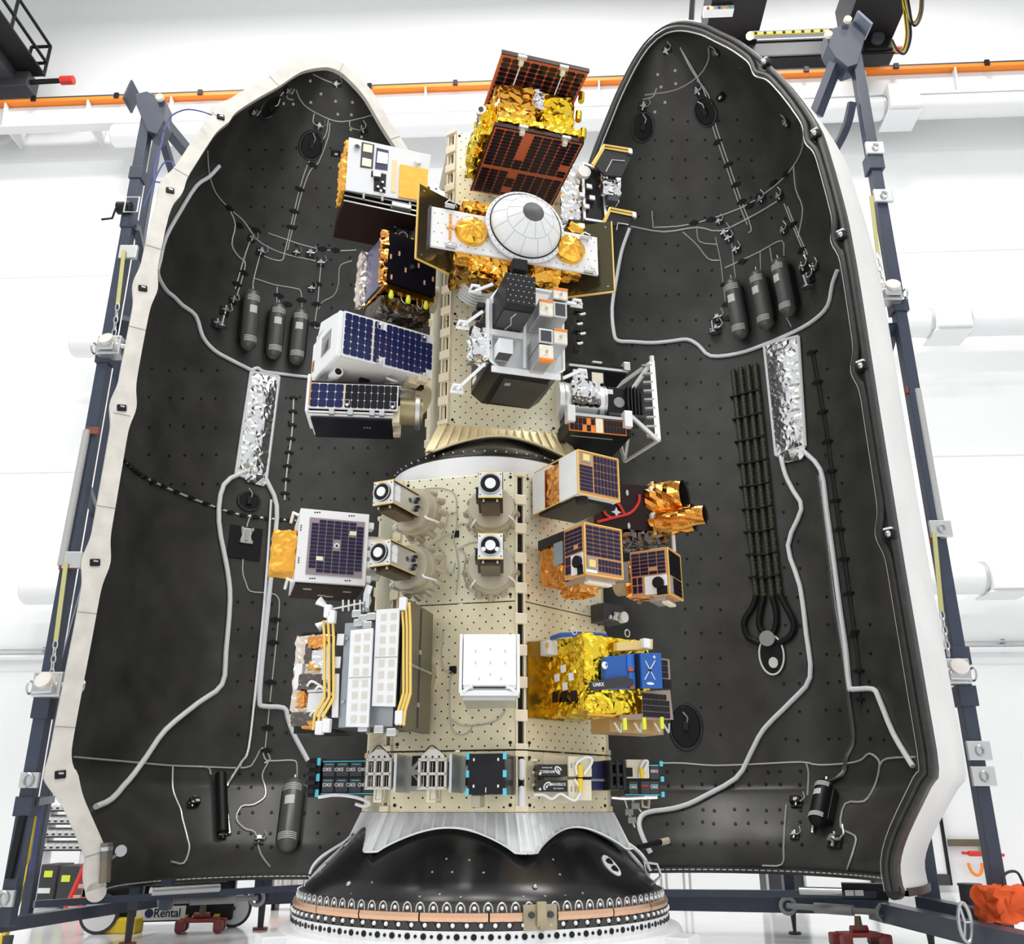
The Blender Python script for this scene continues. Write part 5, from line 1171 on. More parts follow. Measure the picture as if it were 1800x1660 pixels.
for x, y in ((1102, 867), (1105, 925)): p = hit(t, 1, -.118, x, y); m = MB(); m.M = Matrix.Translation(p); m.prism(oval(.014, .03, 12), -.01, .01); m.build('steel_boss', steel, sd)
bx(t, .31, .335, -.14, .3, -.04, .48, 'gold_rail', amber_edge); bx(t, .28, .36, -.17, -.1, .36, .42, 'rail_clamp', white, None, .006); bx(t, .28, .36, -.17, -.1, .1, .16, 'rail_clamp', white, None, .006)
ax_ = Vector((.74, -.67, 0)).normalized()
for zc, r_, L, yy in ((.31, .16, .34, -.02), (.1, .13, .42, .0), (.07, .09, .46, -.16)):
    s0 = Vector((.34, yy, zc)); e0 = s0 + ax_ * L; q = ax_.to_track_quat('Z', 'Y').to_matrix().to_4x4(); m = MB(); m.M = Matrix.Translation(s0) @ q; rn = random.Random(int(zc * 100)); n_ = 22; vs = []; fs = []
    for j in range(7):
        for i in range(n_): k = 1 + rn.uniform(-.09, .09) * (0 if j == 6 else 1); vs.append((r_ * k * math.cos(2 * PI * i / n_), r_ * k * math.sin(2 * PI * i / n_), L * j / 6))
    for j in range(6):
        for i in range(n_): a, b, c2, e = j * n_ + i, j * n_ + (i + 1) % n_, (j + 1) * n_ + (i + 1) % n_, (j + 1) * n_ + i; fs += [(a, b, c2), (a, c2, e)]
    o = m.add(vs, fs).build('foil_barrel', mat('orange_foil', (.92, .42, .08), .18, 1, bump=.15, bs=40), t)
    m = MB(); m.M = Matrix.Translation(e0 - ax_ * .02) @ q; m.lathe([(r_ * .98, .02), (r_ * .9, .01), (r_ * .85, -.15), (0, -.15)], 24); m.build('barrel_mouth', black, o, smooth=30)
MB().cyl((.36, -.2, .12), (.48, -.26, .1), .04, 14, .055).build('foil_horn', mat('pale_foil', (.8, .72, .62), .3, .7), t, smooth=True)
link(t, (-.1, .2, .2), (-.42, .22, .2), .15, 'mount_tube', podm, 20)
foil_box((.55, .35, .12), .025, 95, .05, (.2, .1, -.04)).build('foil_skirt', dark_foil, t); bx(t, .5, .53, -.1, -.07, -.18, -.02, 'white_strap', white)
t, w, h = satpx('small_instrument', 'small dark instrument with silver fittings on the right corner, under the imaging satellites', 1062, 1062, 1098, 1094, 8.05, 40, 'instrument')
bx(t, -w / 2, w / 2, 0, .2, 0, h, 'body', grey_d, None, .015); bx(t, -w * .1, w * .45, -.03, 0, h * .1, h * .55, 'cover', alu, None, .01); MB().cyl((w * .3, -.05, h * .3), (w * .3, -.0, h * .3), .05, 14).build('white_button', white, t, smooth=True)
for k in range(3): MB().cyl((-w * .3 + k * .05, -.03, h * .2), (-w * .3 + k * .05, .0, h * .2), .02, 8).build('connector', steel, t)

# --- 9 white solar satellite on the left
t, w, d, h = satq('solar_fronted_satellite', 'white framed satellite with square violet solar front and orange foil block on the left', (-1.629, 7.8, 3.625, 17.727, .594, .586, .642))
bx(t, -w / 2, w / 2, .02, d, .0, h, 'bus_body', white); fr_ = bx(t, -w / 2, w / 2, 0, .02, 0, h, 'front_frame', white, None, .004)
pb = bx(t, -w * .36, w * .44, -.008, 0, h * .1, h * .88, 'solar_board', mat('board_grey', (.3, .24, .26), .5))
cells(t, 1, -.009, -w * .33, w * .43, h * .13, h * .86, 7, 14, cell_violet, pb, .2, lambda i, j: (i == 3 and 6 <= j <= 8) or (i in (0, 6) and j in (0, 13)) or (i, j) in ((1, 3), (5, 10)), .08)
disc(t, 1, -.009, 592, 960, .024, .006, 'target_ring', white, pb); disc(t, 1, -.0155, 592, 960, .012, .004, 'target_dot', grey_d, pb)
for x, y in ((621, 938), (562, 982)): pp(t, 1, -.009, [(x - 6, y - 4), (x + 6, y - 3), (x + 5, y + 4), (x - 7, y + 3)], .006, 'bar_label', ptfe, pb)
for x, y in ((558, 901), (618, 907), (549, 1017), (611, 1021), (529, 928), (525, 985)):
    for k in (-4, 0, 4):
        if y < 925 or y > 1010: pbx(t, 1, -.001, x + k, y, (.012, .004, .01), 'frame_slot', black, fr_)
        else: pbx(t, 1, -.001, x - k * .1, y + k, (.01, .004, .012), 'frame_slot', black, fr_)
bx(t, -w / 2 + .01, w / 2 - .01, .04, d, -.02, 0, 'belly_panel', brown_dark)
for x, y in ((540, 1036), (565, 1047), (610, 1041), (578, 1049)): pbx(t, 2, -.022, x, y, (.07, .012, .006), 'belly_slot', ptfe)
foil_box((.2, .3, .36), .016, 101, .05, (-w / 2 - .1, d * .45, h * .45)).build('foil_block', kapton, t)
for z in (.1, .3, .45, .6, .85): bx(t, w / 2, w / 2 + .05, .02, .12, h * z - .03, h * z + .03, 'hinge_block', white, None, .006)
for z in (.02, .94): MB().tube([(-w / 2 - .0, .1, h * z), (-w / 2 - .05, .12, h * z + .03), (-w / 2 - .06, .2, h * z - .04)], .014, 6).build('antenna_stub', white, t)
link(t, (w / 2, d * .5, h * .5), (w / 2 + .16, d * .5, h * .5), .2, 'mount_ring', alu, 24); MB().tube(spline([(w / 2 + .02, .1, .0), (w / 2 + .06, .12, -.1), (w / 2 + .03, .15, -.2), (w / 2 + .05, .2, -.34)], 4), .018, 6).build('silver_hose', silver_foil, t)

# --- 10 white antenna array satellite
t, w, d, h = satq('antenna_array_satellite', 'satellite with two tall white patch antenna boards and amber edged folded wings', (-1.042, 7.3, 2.554, -13.458, .655, .575, .966))
bx(t, -w / 2 + .02, w / 2 - .1, .08, d, .02, h - .06, 'bus_body', grey_d); bk = bx(t, -w / 2 + .1, w / 2 - .12, .05, .08, .02, h - .15, 'back_board', mat('board_steel', (.4, .43, .47), .35, .5))
def aboard(pts, yv):
    o = pp(t, 1, yv, pts, .02, 'antenna_board', white, None, .003); A = [hit(t, 1, yv - .021, *p) for p in pts]; tl, tr, br, bl = A
    pm = mat('patch_beige', (.66, .63, .58), .5)
    o2 = None
    for j in range(8):
        for i in range(2):
            u = .3 + .42 * i; v = (j + .5) / 8 * .96 + .02; p = (tl * (1 - u) + tr * u) * (1 - v) + (bl * (1 - u) + br * u) * v
            if o2 is None: o2 = MB().box((0, 0, 0), (.045, .006, .05)).build('patch_antenna', pm, o); o2.location = p
            else: cp(o2, o, p)
    m_ = (tl + bl) / 2; n_ = (tr + br) / 2; MB().bar(m_, n_, .004).build('board_joint', grey, o)
aboard([(618, 1109), (657, 1105), (649, 1279), (609, 1278)], -.03); aboard([(663, 1073), (704, 1070), (696, 1243), (655, 1242)], -.0)
wg = None
for k in range(3):
    q = [(706 + k * 6, 1076 - k * 8), (710 + k * 6, 1075 - k * 8), (712 + k * 6, 1105), (712 + k * 6, 1220), (703 + k * 6, 1250), (700 + k * 6, 1276), (696 + k * 6, 1276), (699 + k * 6, 1248), (708 + k * 6, 1218), (708 + k * 6, 1105)]
    wg = pp(t, 1, .0 - k * .012, q, .012, 'amber_strip', amber_edge)
    q = [(x - 139 + k * 2, y + (16 if y < 1150 else 8)) for x, y in q]; q = [(x - (8 if y > 1230 else 0), y) for x, y in q]; pp(t, 1, -.0, q, .012, 'amber_strip', amber_edge)
wing = bx(t, w / 2 - .03, w / 2, .01, d, .0, h, 'folded_wing', mat('olive_wing', (.16, .14, .09), .35, .4, build=dots(.2, .09, .004)), None, .004); bx(t, w / 2 - .06, w / 2 - .04, .02, d, .0, h, 'folded_wing', olive)
bx(t, w / 2, w / 2 + .006, d * .45, d * .48, .02, h - .02, 'wing_seam', grey_d, wing); bx(t, w / 2, w / 2 + .006, .0, d, h * .48, h * .5, 'wing_cable', alu, wing)
for z in (.2, .62): MB().cyl((w / 2, d * .46, h * z), (w / 2 + .008, d * .46, h * z), .02, 12).build('wing_boss', alu, wing)
for x, y in ((709, 1062), (577, 1075), (584, 1085), (702, 1262), (575, 1276), (562, 1280)): pbx(t, 1, -.02, x, y, (.06, .05, .1), 'hold_down', white, None, .008)
for a in (0, 1): q = hit(t, 1, .1, 575, 1067 + a * 26); MB().cyl(q, q + Vector((-.07, -.02, .05 if not a else -.05)), .012, 12, .04).build('horn_antenna', silver, t, smooth=True)
for x, y in ((629, 1080), (640, 1088), (655, 1085), (632, 1096), (648, 1100), (668, 1283), (690, 1288), (640, 1280)): pbx(t, 1, .02, x, y, (.08, .07, .06), 'mechanism', alu, None, .01)
for x in (603, 613, 623, 633): MB().cyl(hit(t, 1, .2, x, 1055), hit(t, 1, .2, x, 1075), .008, 6).build('lattice_bar', white, t)
MB().cyl(hit(t, 1, .2, 580, 1072), hit(t, 1, .2, 640, 1060), .008, 6).build('lattice_bar', white, t)
MB().tube([hit(t, 1, .25, *p) for p in ((648, 1100), (643, 1070), (645, 1045), (650, 1030))], .03, 6).build('lattice_mast', silver_foil, t)
for x0, y0, x1, y1 in ((594, 1115, 606, 1135), (590, 1155, 600, 1175), (586, 1185, 597, 1262)): pp(t, 1, .03, [(x0, y0), (x1, y0), (x1 - 2, y1), (x0 - 2, y1)], .01, 'white_tile', white, bk)
disc(t, 1, .045, 603, 1234, .014, .01, 'steel_dot', steel, bk); disc(t, 1, .045, 610, 1123, .012, .01, 'steel_dot', steel, bk)
# foil-wrapped electronics bay on its left end
p = hit(t, 1, .25, 552, 1205); gx = p.x; bay = bx(t, gx - .16, gx + .2, .28, .6, .0, h * .83, 'equipment_bay', blackm)
foil_box((.3, .12, .7), .022, 111, .05, (gx, .24, h * .42)).build('foil_wrap', mat('pale_foil', (.8, .72, .62), .3, .7), t)
for x, y, a, b, mm in ((560, 1135, .16, .05, amber_foil), (562, 1125, .18, .04, amber_foil), (545, 1150, .06, .16, dark_foil), (563, 1160, .12, .14, silver_foil), (575, 1165, .07, .28, white), (556, 1170, .09, .07, gold_foil), (548, 1200, .2, .12, dark_foil), (560, 1213, .16, .04, white), (558, 1240, .14, .18, white), (532, 1230, .06, .12, amber_foil), (535, 1265, .2, .1, dark_foil), (527, 1190, .06, .2, white), (555, 1275, .2, .06, amber_foil)):
    q = hit(t, 1, .17, x, y); (foil_box((a, .07, b), .008, int(x + y), .03, q) if mm is not white else MB().box(q, (a, .06, b))).build('bay_unit', mm, t)
for k, (x, y) in enumerate(((540, 1206), (545, 1258), (553, 1215))): q = hit(t, 1, .12, x, y); MB().tube(spline([q, q + Vector((.05, -.03, .03)), q + Vector((.11, 0, .0)), q + Vector((.15, .03, -.04))], 4), .01, 5).build('bay_cable', white, t)
link(t, (.1, d, h * .5), (.1, d + .14, h * .5), .24, 'mount_ring', podm, 24)
# --- 11 plain white box
t, w, d, h = satq('white_box_satellite', 'plain bright white box satellite in the middle of the gold front plate', (-.169, 7.2, 2.527, .089, .432, .636, .46))
whb = mat('bright_white', (.9, .91, .92), .5)
bx(t, -w / 2 + .02, w / 2 - .02, .0, d, .05, h, 'box_body', whb, None, .008); fp_ = bx(t, -w / 2 + .018, w / 2 - .018, -.01, 0, h * .17, h - .004, 'front_cover', whb, None, .003)
for s in (-1, 1): bx(t, s * w / 2 - .012, s * w / 2 + .012, -.004, .3, .02, h, 'side_rail', white, None, .004)
MB().hexa([(-w / 2, -.02, .0), (w / 2, -.02, .0), (w / 2, -.02, .03), (-w / 2, -.02, .03), (-w / 2 + .05, .06, .06), (w / 2 - .05, .06, .06), (w / 2 - .05, .06, .075), (-w / 2 + .05, .06, .075)]).build('lower_lip', white, t)
bx(t, -w * .28, w * .28, -.004, .0, h * .115, h * .15, 'slot', grey_d); bx(t, -w / 2 + .02, w / 2 - .02, .02, d, -.03, .02, 'base_tray', alu)
for s in (-1, 1): MB().bar((s * w * .45, -.015, .03), (s * w * .3, -.01, h * .16), .03, .02).build('lip_brace', white, t)
for x, y in ((836, 1145), (862, 1142), (888, 1145), (836, 1166), (862, 1166), (888, 1166), (862, 1186), (842, 1194), (881, 1194)): pbx(t, 1, -.011, x, y, (.005, .003, .02), 'cover_slot', grey, fp_)
link(t, (0, d - .1, h * .5), (0, d + .02, h * .5), .2, 'mount_ring', podm, 24)
# --- 12 gold satellite
t, w, d, h = satq('gold_foil_satellite', 'bright yellow gold foil satellite with blue dispenser boxes, on the right plate', (.706, 7.6, 2.514, 31.714, .641, .548, .602))
foil_box((w, d, h), .016, 121, .05, (0, d / 2, h / 2)).build('foil_body', yellow_foil, t); foil_box((.09, .09, h), .016, 122, .04, (-w / 2, 0, h / 2)).build('foil_fold', yellow_foil, t)
for x, y in ((990, 1176), (1004, 1190), (979, 1192), (993, 1207)): pbx(t, 0, -w / 2 - .03, x, y, (.01, .06, .06), 'white_tile', white)
for k in range(3): pbx(t, 0, -w / 2 - .03, 976 + k * 16, 1226 - k * 1, (.01, .07, .085), 'solar_cell', cell_dark)
o = pbx(t, 0, -w / 2 - .05, 965, 1140, (.1, .12, .12), 'corner_antenna', white, None, .006); p = hit(t, 0, -w / 2 - .102, 962, 1135); MB().cyl(p, p + Vector((-.004, 0, 0)), .025, 14).build('antenna_disc', amber_edge, o)
bb = pp(t, 1, -.03, [(1056, 1157), (1119, 1149), (1119, 1212), (1056, 1214)], .06, 'blue_dispenser', bluep, None, .004)
pp(t, 1, -.092, [(1102, 1152), (1117, 1150), (1117, 1180), (1102, 1180)], .006, 'blue_door', mat('blue_bright', (.03, .16, .6), .35), bb); pp(t, 1, -.092, [(1105, 1182), (1117, 1182), (1117, 1211), (1105, 1211)], .006, 'blue_door', mat('blue_bright', (.03, .16, .6), .35), bb)
pp(t, 1, -.099, [(1104, 1173), (1112, 1173), (1112, 1181), (1104, 1180)], .006, 'red_tag', rust, bb); pp(t, 1, -.099, [(1107, 1203), (1114, 1205), (1114, 1212), (1107, 1211)], .006, 'red_tag', rust, bb)
p = hit(t, 1, -.095, 1063, 1170); MB().ball(p, .03, 12, (1, .3, 1)).build('white_emblem', white, bb); MB().ball(p + Vector((.008, -.006, .004)), .014, 8, (1, .3, 1)).build('emblem_dot', bluep, bb)
pl_ = pp(t, 1, -.12, [(1121.5, 1149), (1158, 1149), (1161, 1211), (1125, 1211)], .03, 'blue_front', bluep, None, .003)
for a, b in (((1134, 1162), (1151, 1195)), ((1151, 1162), (1133, 1195))): MB().bar(hit(t, 1, -.152, *a), hit(t, 1, -.152, *b), .012, .004).build('white_cross', white, pl_)
p = hit(t, 1, -.152, 1143, 1202); m = MB(); m.M = Matrix.Translation(p); m.prism(oval(.038, .01, 16), -.003, .003); m.build('white_oval', white, pl_); disc(t, 1, -.153, 1142.5, 1179, .012, .006, 'cross_hub', black, pl_, 12)
text('+', .06, white, pl_, hit(t, 1, -.153, 1150, 1156), FRONT); bx(t, *(lambda a, b: (a.x - .02, a.x - .002, -.13, -.05, b.z, a.z))(hit(t, 1, -.12, 1121, 1150), hit(t, 1, -.12, 1121, 1211)), 'black_seam', black)
wr = pp(t, 1, -.1, [(1034, 1200), (1095, 1190), (1108, 1195), (1108, 1207), (1036, 1216)], .04, 'dark_wrap', mat('dark_wrap', (.03, .03, .035), .25), None, .006)
text('UARX', .04, white, wr, hit(t, 1, -.142, 1052, 1204), (PI / 2, R(-6), 0))
sp = pp(t, 1, -.06, [(1128, 1216), (1175, 1214), (1181, 1266), (1088, 1266), (1088, 1258), (1128, 1255)], .02, 'solar_panel', mat('panel_brown', (.3, .22, .18), .4)); a = hit(t, 1, -.08, 1128, 1218); b = hit(t, 1, -.08, 1178, 1264); cells(t, 1, -.081, a.x, b.x, b.z, a.z, 10, 4, cell_dark, sp, .2, lambda i, j: j == 3 and i > 8, .1)
sp2 = pp(t, 1, .1, [(1160, 1158), (1174, 1160), (1176, 1195), (1163, 1193)], .02, 'solar_panel', mat('panel_brown', (.3, .22, .18), .4)); a = hit(t, 1, .08, 1162, 1160); b = hit(t, 1, .08, 1175, 1193); cells(t, 1, .079, a.x, b.x, b.z, a.z, 2, 3, cell_dark, sp2, .14, None, .1); pbx(t, 1, .05, 1168, 1204, (.09, .08, .08), 'dark_unit', black, None, .01)
o = pp(t, 1, -.03, [(1078, 1131), (1126, 1127), (1141, 1125), (1141, 1143), (1078, 1146)], .05, 'gold_arm', mat('arm_gold', (.8, .6, .25), .4, .4), None, .004); pbx(t, 1, -.09, 1134, 1132, (.07, .06, .08), 'arm_head', white, o, .008)
lo = bx(t, -.1, w / 2 + .12, .0, .25, -.14, -.03, 'lower_frame', mat('frame_copper', (.55, .35, .15), .4, .6))
for x, y in ((1098, 1272), (1132, 1271), (1163, 1270)): q = hit(t, 1, -.08, x, y); MB().cyl(q - Vector((0, 0, .05)), q + Vector((0, 0, .04)), .018, 10).build('lime_plug', lime, lo, smooth=True)
for x in (1080, 1115, 1150, 1165): q = hit(t, 1, -.06, x, 1278); MB().tube(spline([q + Vector((0, 0, .03)), q + Vector((.02, -.03, -.03)), q + Vector((.06, 0, -.04)), q + Vector((.07, 0, .03))], 4), .008, 5).build('wire_loop', wire_l, lo)
bx(t, -w / 2 - .02, w / 2 + .1, -.04, .0, -.03, -.01, 'gold_sill', gold_foil); q = [hit(t, 2, h + .02, *p) for p in ((970, 1122), (985, 1117), (1010, 1115), (1050, 1116), (1065, 1119))]; MB().tube(q, .02, 6).build('blue_hose', bluep, t)
for x, y in ((1010, 1116), (1103, 1120)): q = hit(t, 1, .05, x, y); MB().tube([q + Vector((.025 * math.cos(k * PI / 6), 0, .03 + .03 * math.sin(k * PI / 6))) for k in range(12)], .005, 5, closed=True).build('wire_ring', wire_l, t)
link(t, (-.05, d, h * .5), (-.05, d + .16, h * .5), .27, 'mount_ring', olive, 28)
ep = thing('backing_sheet', 'amber tinted mirror plate behind the gold foil satellite on the right face', 'sheet', tower.location, HA + 60)
pp(ep, 1, -HAP - .012, [(927, 1129), (990, 1123), (990, 1268), (927, 1262)], .01, 'amber_sheet', mat('amber_mirror', (.35, .2, .02), .2, .8))
# ---------------------------------------------------------------- dispenser row along the bottom plates
def deployer(label, x0, y0, x1, y1, Y, yaw, dep, nu, nv, flip, right=False):
    t, w, h = satpx('cubesat_deployer', label, x0, y0, x1, y1, Y, yaw, 'deployer')
    b = bx(t, -w / 2, w / 2, 0, dep, 0, h, 'deployer_body', black, None, .004)
    for z in (.01, h - .012): bx(t, -w / 2, w / 2, -.008, 0, z - .004, z + .004, 'blue_trim', cyan, b)
    return t, w, h, b
t, w, h, b = deployer('long black deployer with cyan trim and eight lettered doors at the far left', 566, 1336, 662, 1398, 7.95, -13, .35, 4, 2, True)
for i in range(4):
    for j in range(2):
        x = -w / 2 + w * (i + .5) / 4; z = h * (.27 + .46 * j); dr = bx(t, x - w * .11, x + w * .11, -.008, 0, z - h * .2, z + h * .2, 'door', grey_d, b, .006)
        px = [575, 596, 617, 637][i]; py = 1380 if j == 0 else 1353; exo(t, -.01, px, py, .03, dr, True); bx(t, x - .035, x + .035, -.0095, -.008, z + h * .13, z + h * .15, 'small_print', cyan, dr)
sd = bx(t, -w / 2 - .12, -w / 2 - .01, -.02, dep_ if 0 else .3, -.02, h + .02, 'end_plate', black, None, .01)
for k in range(4): bx(t, -w / 2 - .13, -w / 2 - .04, -.05, -.02, h * .05 + k * h * .24, h * .18 + k * h * .24, 'end_latch', blackm, sd, .006)
for z in (.05, .5, .95): bx(t, -w / 2 - .04, -w / 2 - .01, -.03, -.02, h * z - .03, h * z + .03, 'cyan_tag', cyan, sd)
MB().tube(spline([hit(t, 1, -.03, *p) for p in ((560, 1402), (590, 1398), (625, 1402), (650, 1412), (640, 1418), (625, 1414))], 4), .014, 6).build('white_cable', tape, t, smooth=True)
tit = mat('grid_grey', (.56, .54, .5), .45, .3)
for lb, x0, x1, Y in (('left one of the two grey grid fronted dispensers on the bottom front plate', 646, 687, 7.15), ('right one of the two grey grid fronted dispensers, beside the plain black box', 738, 784, 7.1)):
    t, w, h = satpx('grid_dispenser', lb, x0, 1336, x1, 1386, Y, -13, 'dispenser', 'grid fronted dispensers')
    gb = bx(t, -w / 2 + .012, w / 2 - .012, .055, .3, .01, h - .01, 'dispenser_body', black)
    m = MB()
    for k in range(4): m.box((-w / 2 + w * k / 3, 0, h / 2), (.018, .04, h))
    for k in range(3): m.box((0, 0, h * k / 2), (w + .02, .04, .02))
    m.build('grid_front', tit, t)
    MB().prism([(-w / 2, h), (w / 2, h), (w * .4, h + .04), (w * .15, h + .075), (-w * .15, h + .075), (-w * .4, h + .04)], -.02, .02).build('crest_plate', tit, t, bevel=.004)
    for k in range(3):
        for j in range(2): bx(t, -w / 2 + w * (k + .14) / 3, -w / 2 + w * (k + .24) / 3, .05, .06, h * (.06 + j * .5), h * (.42 + j * .5), 'pale_guide', ptfe)
    for k in (-1, 0, 1): MB().cyl((k * w * .25, -.024, h + .02), (k * w * .25, -.018, h + .02), .008, 8).build('crest_hole', black, t)
    # bracket with triangular openings, to the right
    bp = bx(t, w / 2 + .03, w / 2 + .05, -.02, .3, -.03, h + .04, 'bracket_plate', alu); g_ = .22
    br = bx(t, w / 2 + .05, w / 2 + .3, .22, .24, -.02, h + .03, 'bracket_web', mat('web_grey', (.33, .34, .3), .4, .4))
    for p3 in (((.07, .1), (.17, .0), (.17, .1)), ((.07, .14), (.17, .14), (.17, .24)), ((.05, .02), (.05, .1), (.13, .02)), ((.05, .24), (.05, .16), (.13, .24))): MB().prism([(w / 2 + .04 + a, c) for a, c in p3], .214, .221).build('web_opening', black, br)
    MB().tube([(-w * .05, -.02, -.01), (-w * .05, -.03, -.08), (w * .3, -.03, -.08), (w * .3, -.02, -.01)], .006, 5).build('pull_handle', steel, t); bx(t, -w * .3, w * .05, .05, .2, -.1, 0, 'foot_block', cream_alu)
    MB().tube(spline([(-w * .45, -.0, h + .02), (-w * .2, -.02, h + .08), (0, -.02, h + .1), (w * .25, -.01, h + .06), (w * .5, 0, h + .02)], 3), .006, 5).build('black_cable', wire_d, t)
t, w, h = satpx('black_dispenser_box', 'plain glossy black box with cyan corner tags beside the slotted column', 822, 1325, 887, 1397, 7.1, -13, 'dispenser')
bx(t, -w / 2, w / 2, 0, .35, 0, h, 'box_body', mat('gloss_black', (.01, .01, .012), .2, spec=.3, var=.3, vs=6), None, .004)
for s in (-1, 1):
    for z in (.06, .5, .94): bx(t, s * w / 2 - .012, s * w / 2 + .012, -.006, .02, h * z - .025, h * z + .025, 'cyan_tag', cyan)
    for z in (.2, .85): bx(t, s * w * .33 - .006, s * w * .33 + .006, -.006, 0, h * z - .01, h * z + .01, 'white_mark', white)
text('1', .05, white, t, (0, -.004, h * .1), FRONT); bx(t, -w * .45, -w * .2, .05, .2, -.09, 0, 'foot_block', mat('foot_sage', (.5, .48, .36), .4, .4), None, .01)
# right face: printed black boxes on pale brackets
bgl = mat('box_black', (.012, .012, .013), .35)
for lb, y0, y1, fl in (('upper of two black boxes printed with white lettering, upside down, on the right plate', 1344, 1365, True), ('lower of two black boxes printed with white lettering, on the right plate', 1372, 1392, False)):
    t, w, h = satpx('printed_dispenser', lb, 946, y0, 997, y1, 7.4, 10, 'dispenser', 'printed black dispensers')
    b = bx(t, -w / 2, w / 2, 0, .3, 0, h, 'box_body', bgl, None, .003); rz_ = (PI / 2, PI if fl else 0, 0); s = -1 if fl else 1
    text('MAVERICK', .03, white, b, (s * .045, -.003, h * .5 + s * .01), rz_, sx=.85); text('Space Systems', .014, white, b, (s * .045, -.003, h * .5 - s * .018), rz_)
    m = MB(); m.M = Matrix.Translation((-s * .045, -.003, h * .5)); m.tube([(.026 * math.cos(a * PI / 8 - s * .5), 0, .026 * math.sin(a * PI / 8)) for a in range(13)], .006, 5); m.build('emblem_arc', white, b); MB().prism([(-s * .06, h * .5 - .01), (-s * .03, h * .5 + .018), (-s * .045, h * .5 - .018)], -.004, 0).build('emblem_wing', white, b)
    MB().cyl((-w * .44, -.006, h * .2), (-w * .44, 0, h * .2), .01, 8).build('pale_rivet', ptfe, b)
    y2, y3 = (1330, 1366) if fl else (1371, 1408); a = hit(t, 1, 0, 997, y2); c = hit(t, 1, 0, 1039, y3)
    br = bx(t, a.x, c.x, -.03, .05, c.z, a.z, 'bracket', beige, None, .006)
    for k in range(3): bx(t, a.x + .02 + k * .03, a.x + .03 + k * .03, -.033, -.03, a.z - .09, a.z - .05, 'bracket_slot', grey, br)
    q = hit(t, 1, -.05, 1020, 1356 if fl else 1380); MB().cyl(q - Vector((0, 0, .045)), q + Vector((0, 0, .045)), .02, 10).build('yellow_plug', yellow, br, smooth=True)
    qs = ((1014, 1362), (1013, 1345), (1025, 1333), (1038, 1332), (1040, 1342), (1026, 1362)) if fl else ((938, 1398), (955, 1398), (970, 1405), (985, 1396), (1000, 1404), (1012, 1407), (1020, 1390), (1010, 1370))
    MB().tube(spline([hit(t, 1, -.05, *p) for p in qs], 4), .01, 6).build('white_cable', white, br, smooth=True)
t, w, h = satpx('carrier_bracket', 'tan corner bracket frame behind the printed black boxes', 930, 1328, 998, 1412, 7.62, 12, 'bracket')
bx(t, -w / 2, w / 2, 0, .08, 0, h, 'web', cream_alu, None, .006); bx(t, -w / 2 - .01, -w / 2 + .03, -.06, .08, .0, h, 'flange', cream_alu, None, .006)
for k in range(4): MB().cyl((-w / 2 - .02, -.07, h * (.12 + .25 * k)), (-w / 2 + .05, -.07, h * (.12 + .25 * k)), .012, 8).build('bolt_pin', cream_alu, t)
t, w, h = satpx('navy_dispenser', 'navy blue box between the pale brackets and the black clamp', 1038, 1339, 1072, 1389, 7.55, 20, 'dispenser'); bx(t, -w / 2, w / 2, 0, .3, 0, h, 'box_body', navyp, None, .004); bx(t, -w / 2, w * .2, -.012, 0, h * .3, h * .38, 'grey_tab', grey)
t, w, h = satpx('rib_dispenser', 'black ribbed dispenser frame between the navy box and the lettered deployer', 1069, 1337, 1098, 1389, 7.5, 20, 'dispenser')
bx(t, -w / 2, w / 2, .02, .3, 0, h, 'clamp_body', black)
for s in (-1, 0, 1): bx(t, s * w * .4 - .014, s * w * .4 + .014, -.03, .02, 0, h, 'clamp_rib', blackm, None, .006)
for z in (.1, .5, .9): bx(t, -w / 2, w / 2, -.02, .02, h * z - .014, h * z + .014, 'clamp_bar', blackm, None, .006)
t, w, h, b = deployer('black deployer with cyan trim and lettered doors at the far right of the row', 1097, 1343, 1158, 1400, 7.75, 10, .35, 3, 2, False)
for i, (px, tx) in enumerate(((1113, 'e'), (1134, 'r'), (1150, 'e'))):
    x = hit(t, 1, 0, px, 1386).x; dr = bx(t, x - w * .13, x + w * .13, -.008, 0, h * .06, h * .46, 'door', grey_d, b, .006)
    if tx == 'e': exo(t, -.01, px, 1384, .024, dr, True); bx(t, x - .03, x + .03, -.0095, -.008, h * .34, h * .36, 'small_print', cyan, dr)
    else: bx(t, x - .03, x + .03, -.0095, -.008, h * .3, h * .34, 'red_print', red, dr)
x = hit(t, 1, 0, 1150, 1355).x; dr = bx(t, x - w * .13, x + w * .13, -.008, 0, h * .52, h * .95, 'door', grey_d, b, .006); exo(t, -.01, 1150, 1356, .024, dr, False)
o = bx(t, *(lambda a, c: (a.x, c.x, -.06, 0, c.z, a.z))(hit(t, 1, 0, 1097, 1336), hit(t, 1, 0, 1138, 1369)), 'corner_bracket', beige, None, .006); bx(t, *(lambda a, c: (a.x, c.x, -.066, -.06, c.z, a.z))(hit(t, 1, -.06, 1100, 1350), hit(t, 1, -.06, 1112, 1366)), 'bracket_window', black, o)
q = hit(t, 1, -.08, 1127, 1358); MB().cyl(q - Vector((0, 0, .045)), q + Vector((0, 0, .03)), .018, 10).build('yellow_plug', yellow, o, smooth=True); MB().tube(spline([hit(t, 1, -.08, *p) for p in ((1124, 1368), (1126, 1350), (1132, 1338), (1139, 1340), (1132, 1355))], 4), .01, 6).build('white_cable', white, o, smooth=True)
for px, py in ((1162, 1343), (1164, 1370), (1165, 1397)): pbx(t, 1, -.02, px, py, (.025, .02, .04), 'cyan_tag', cyan, b)
MB().tube(spline([hit(t, 1, -.03, *p) for p in ((1075, 1402), (1100, 1404), (1125, 1403), (1155, 1402))], 4), .014, 6).build('silver_cable', silver_foil, t, smooth=True)
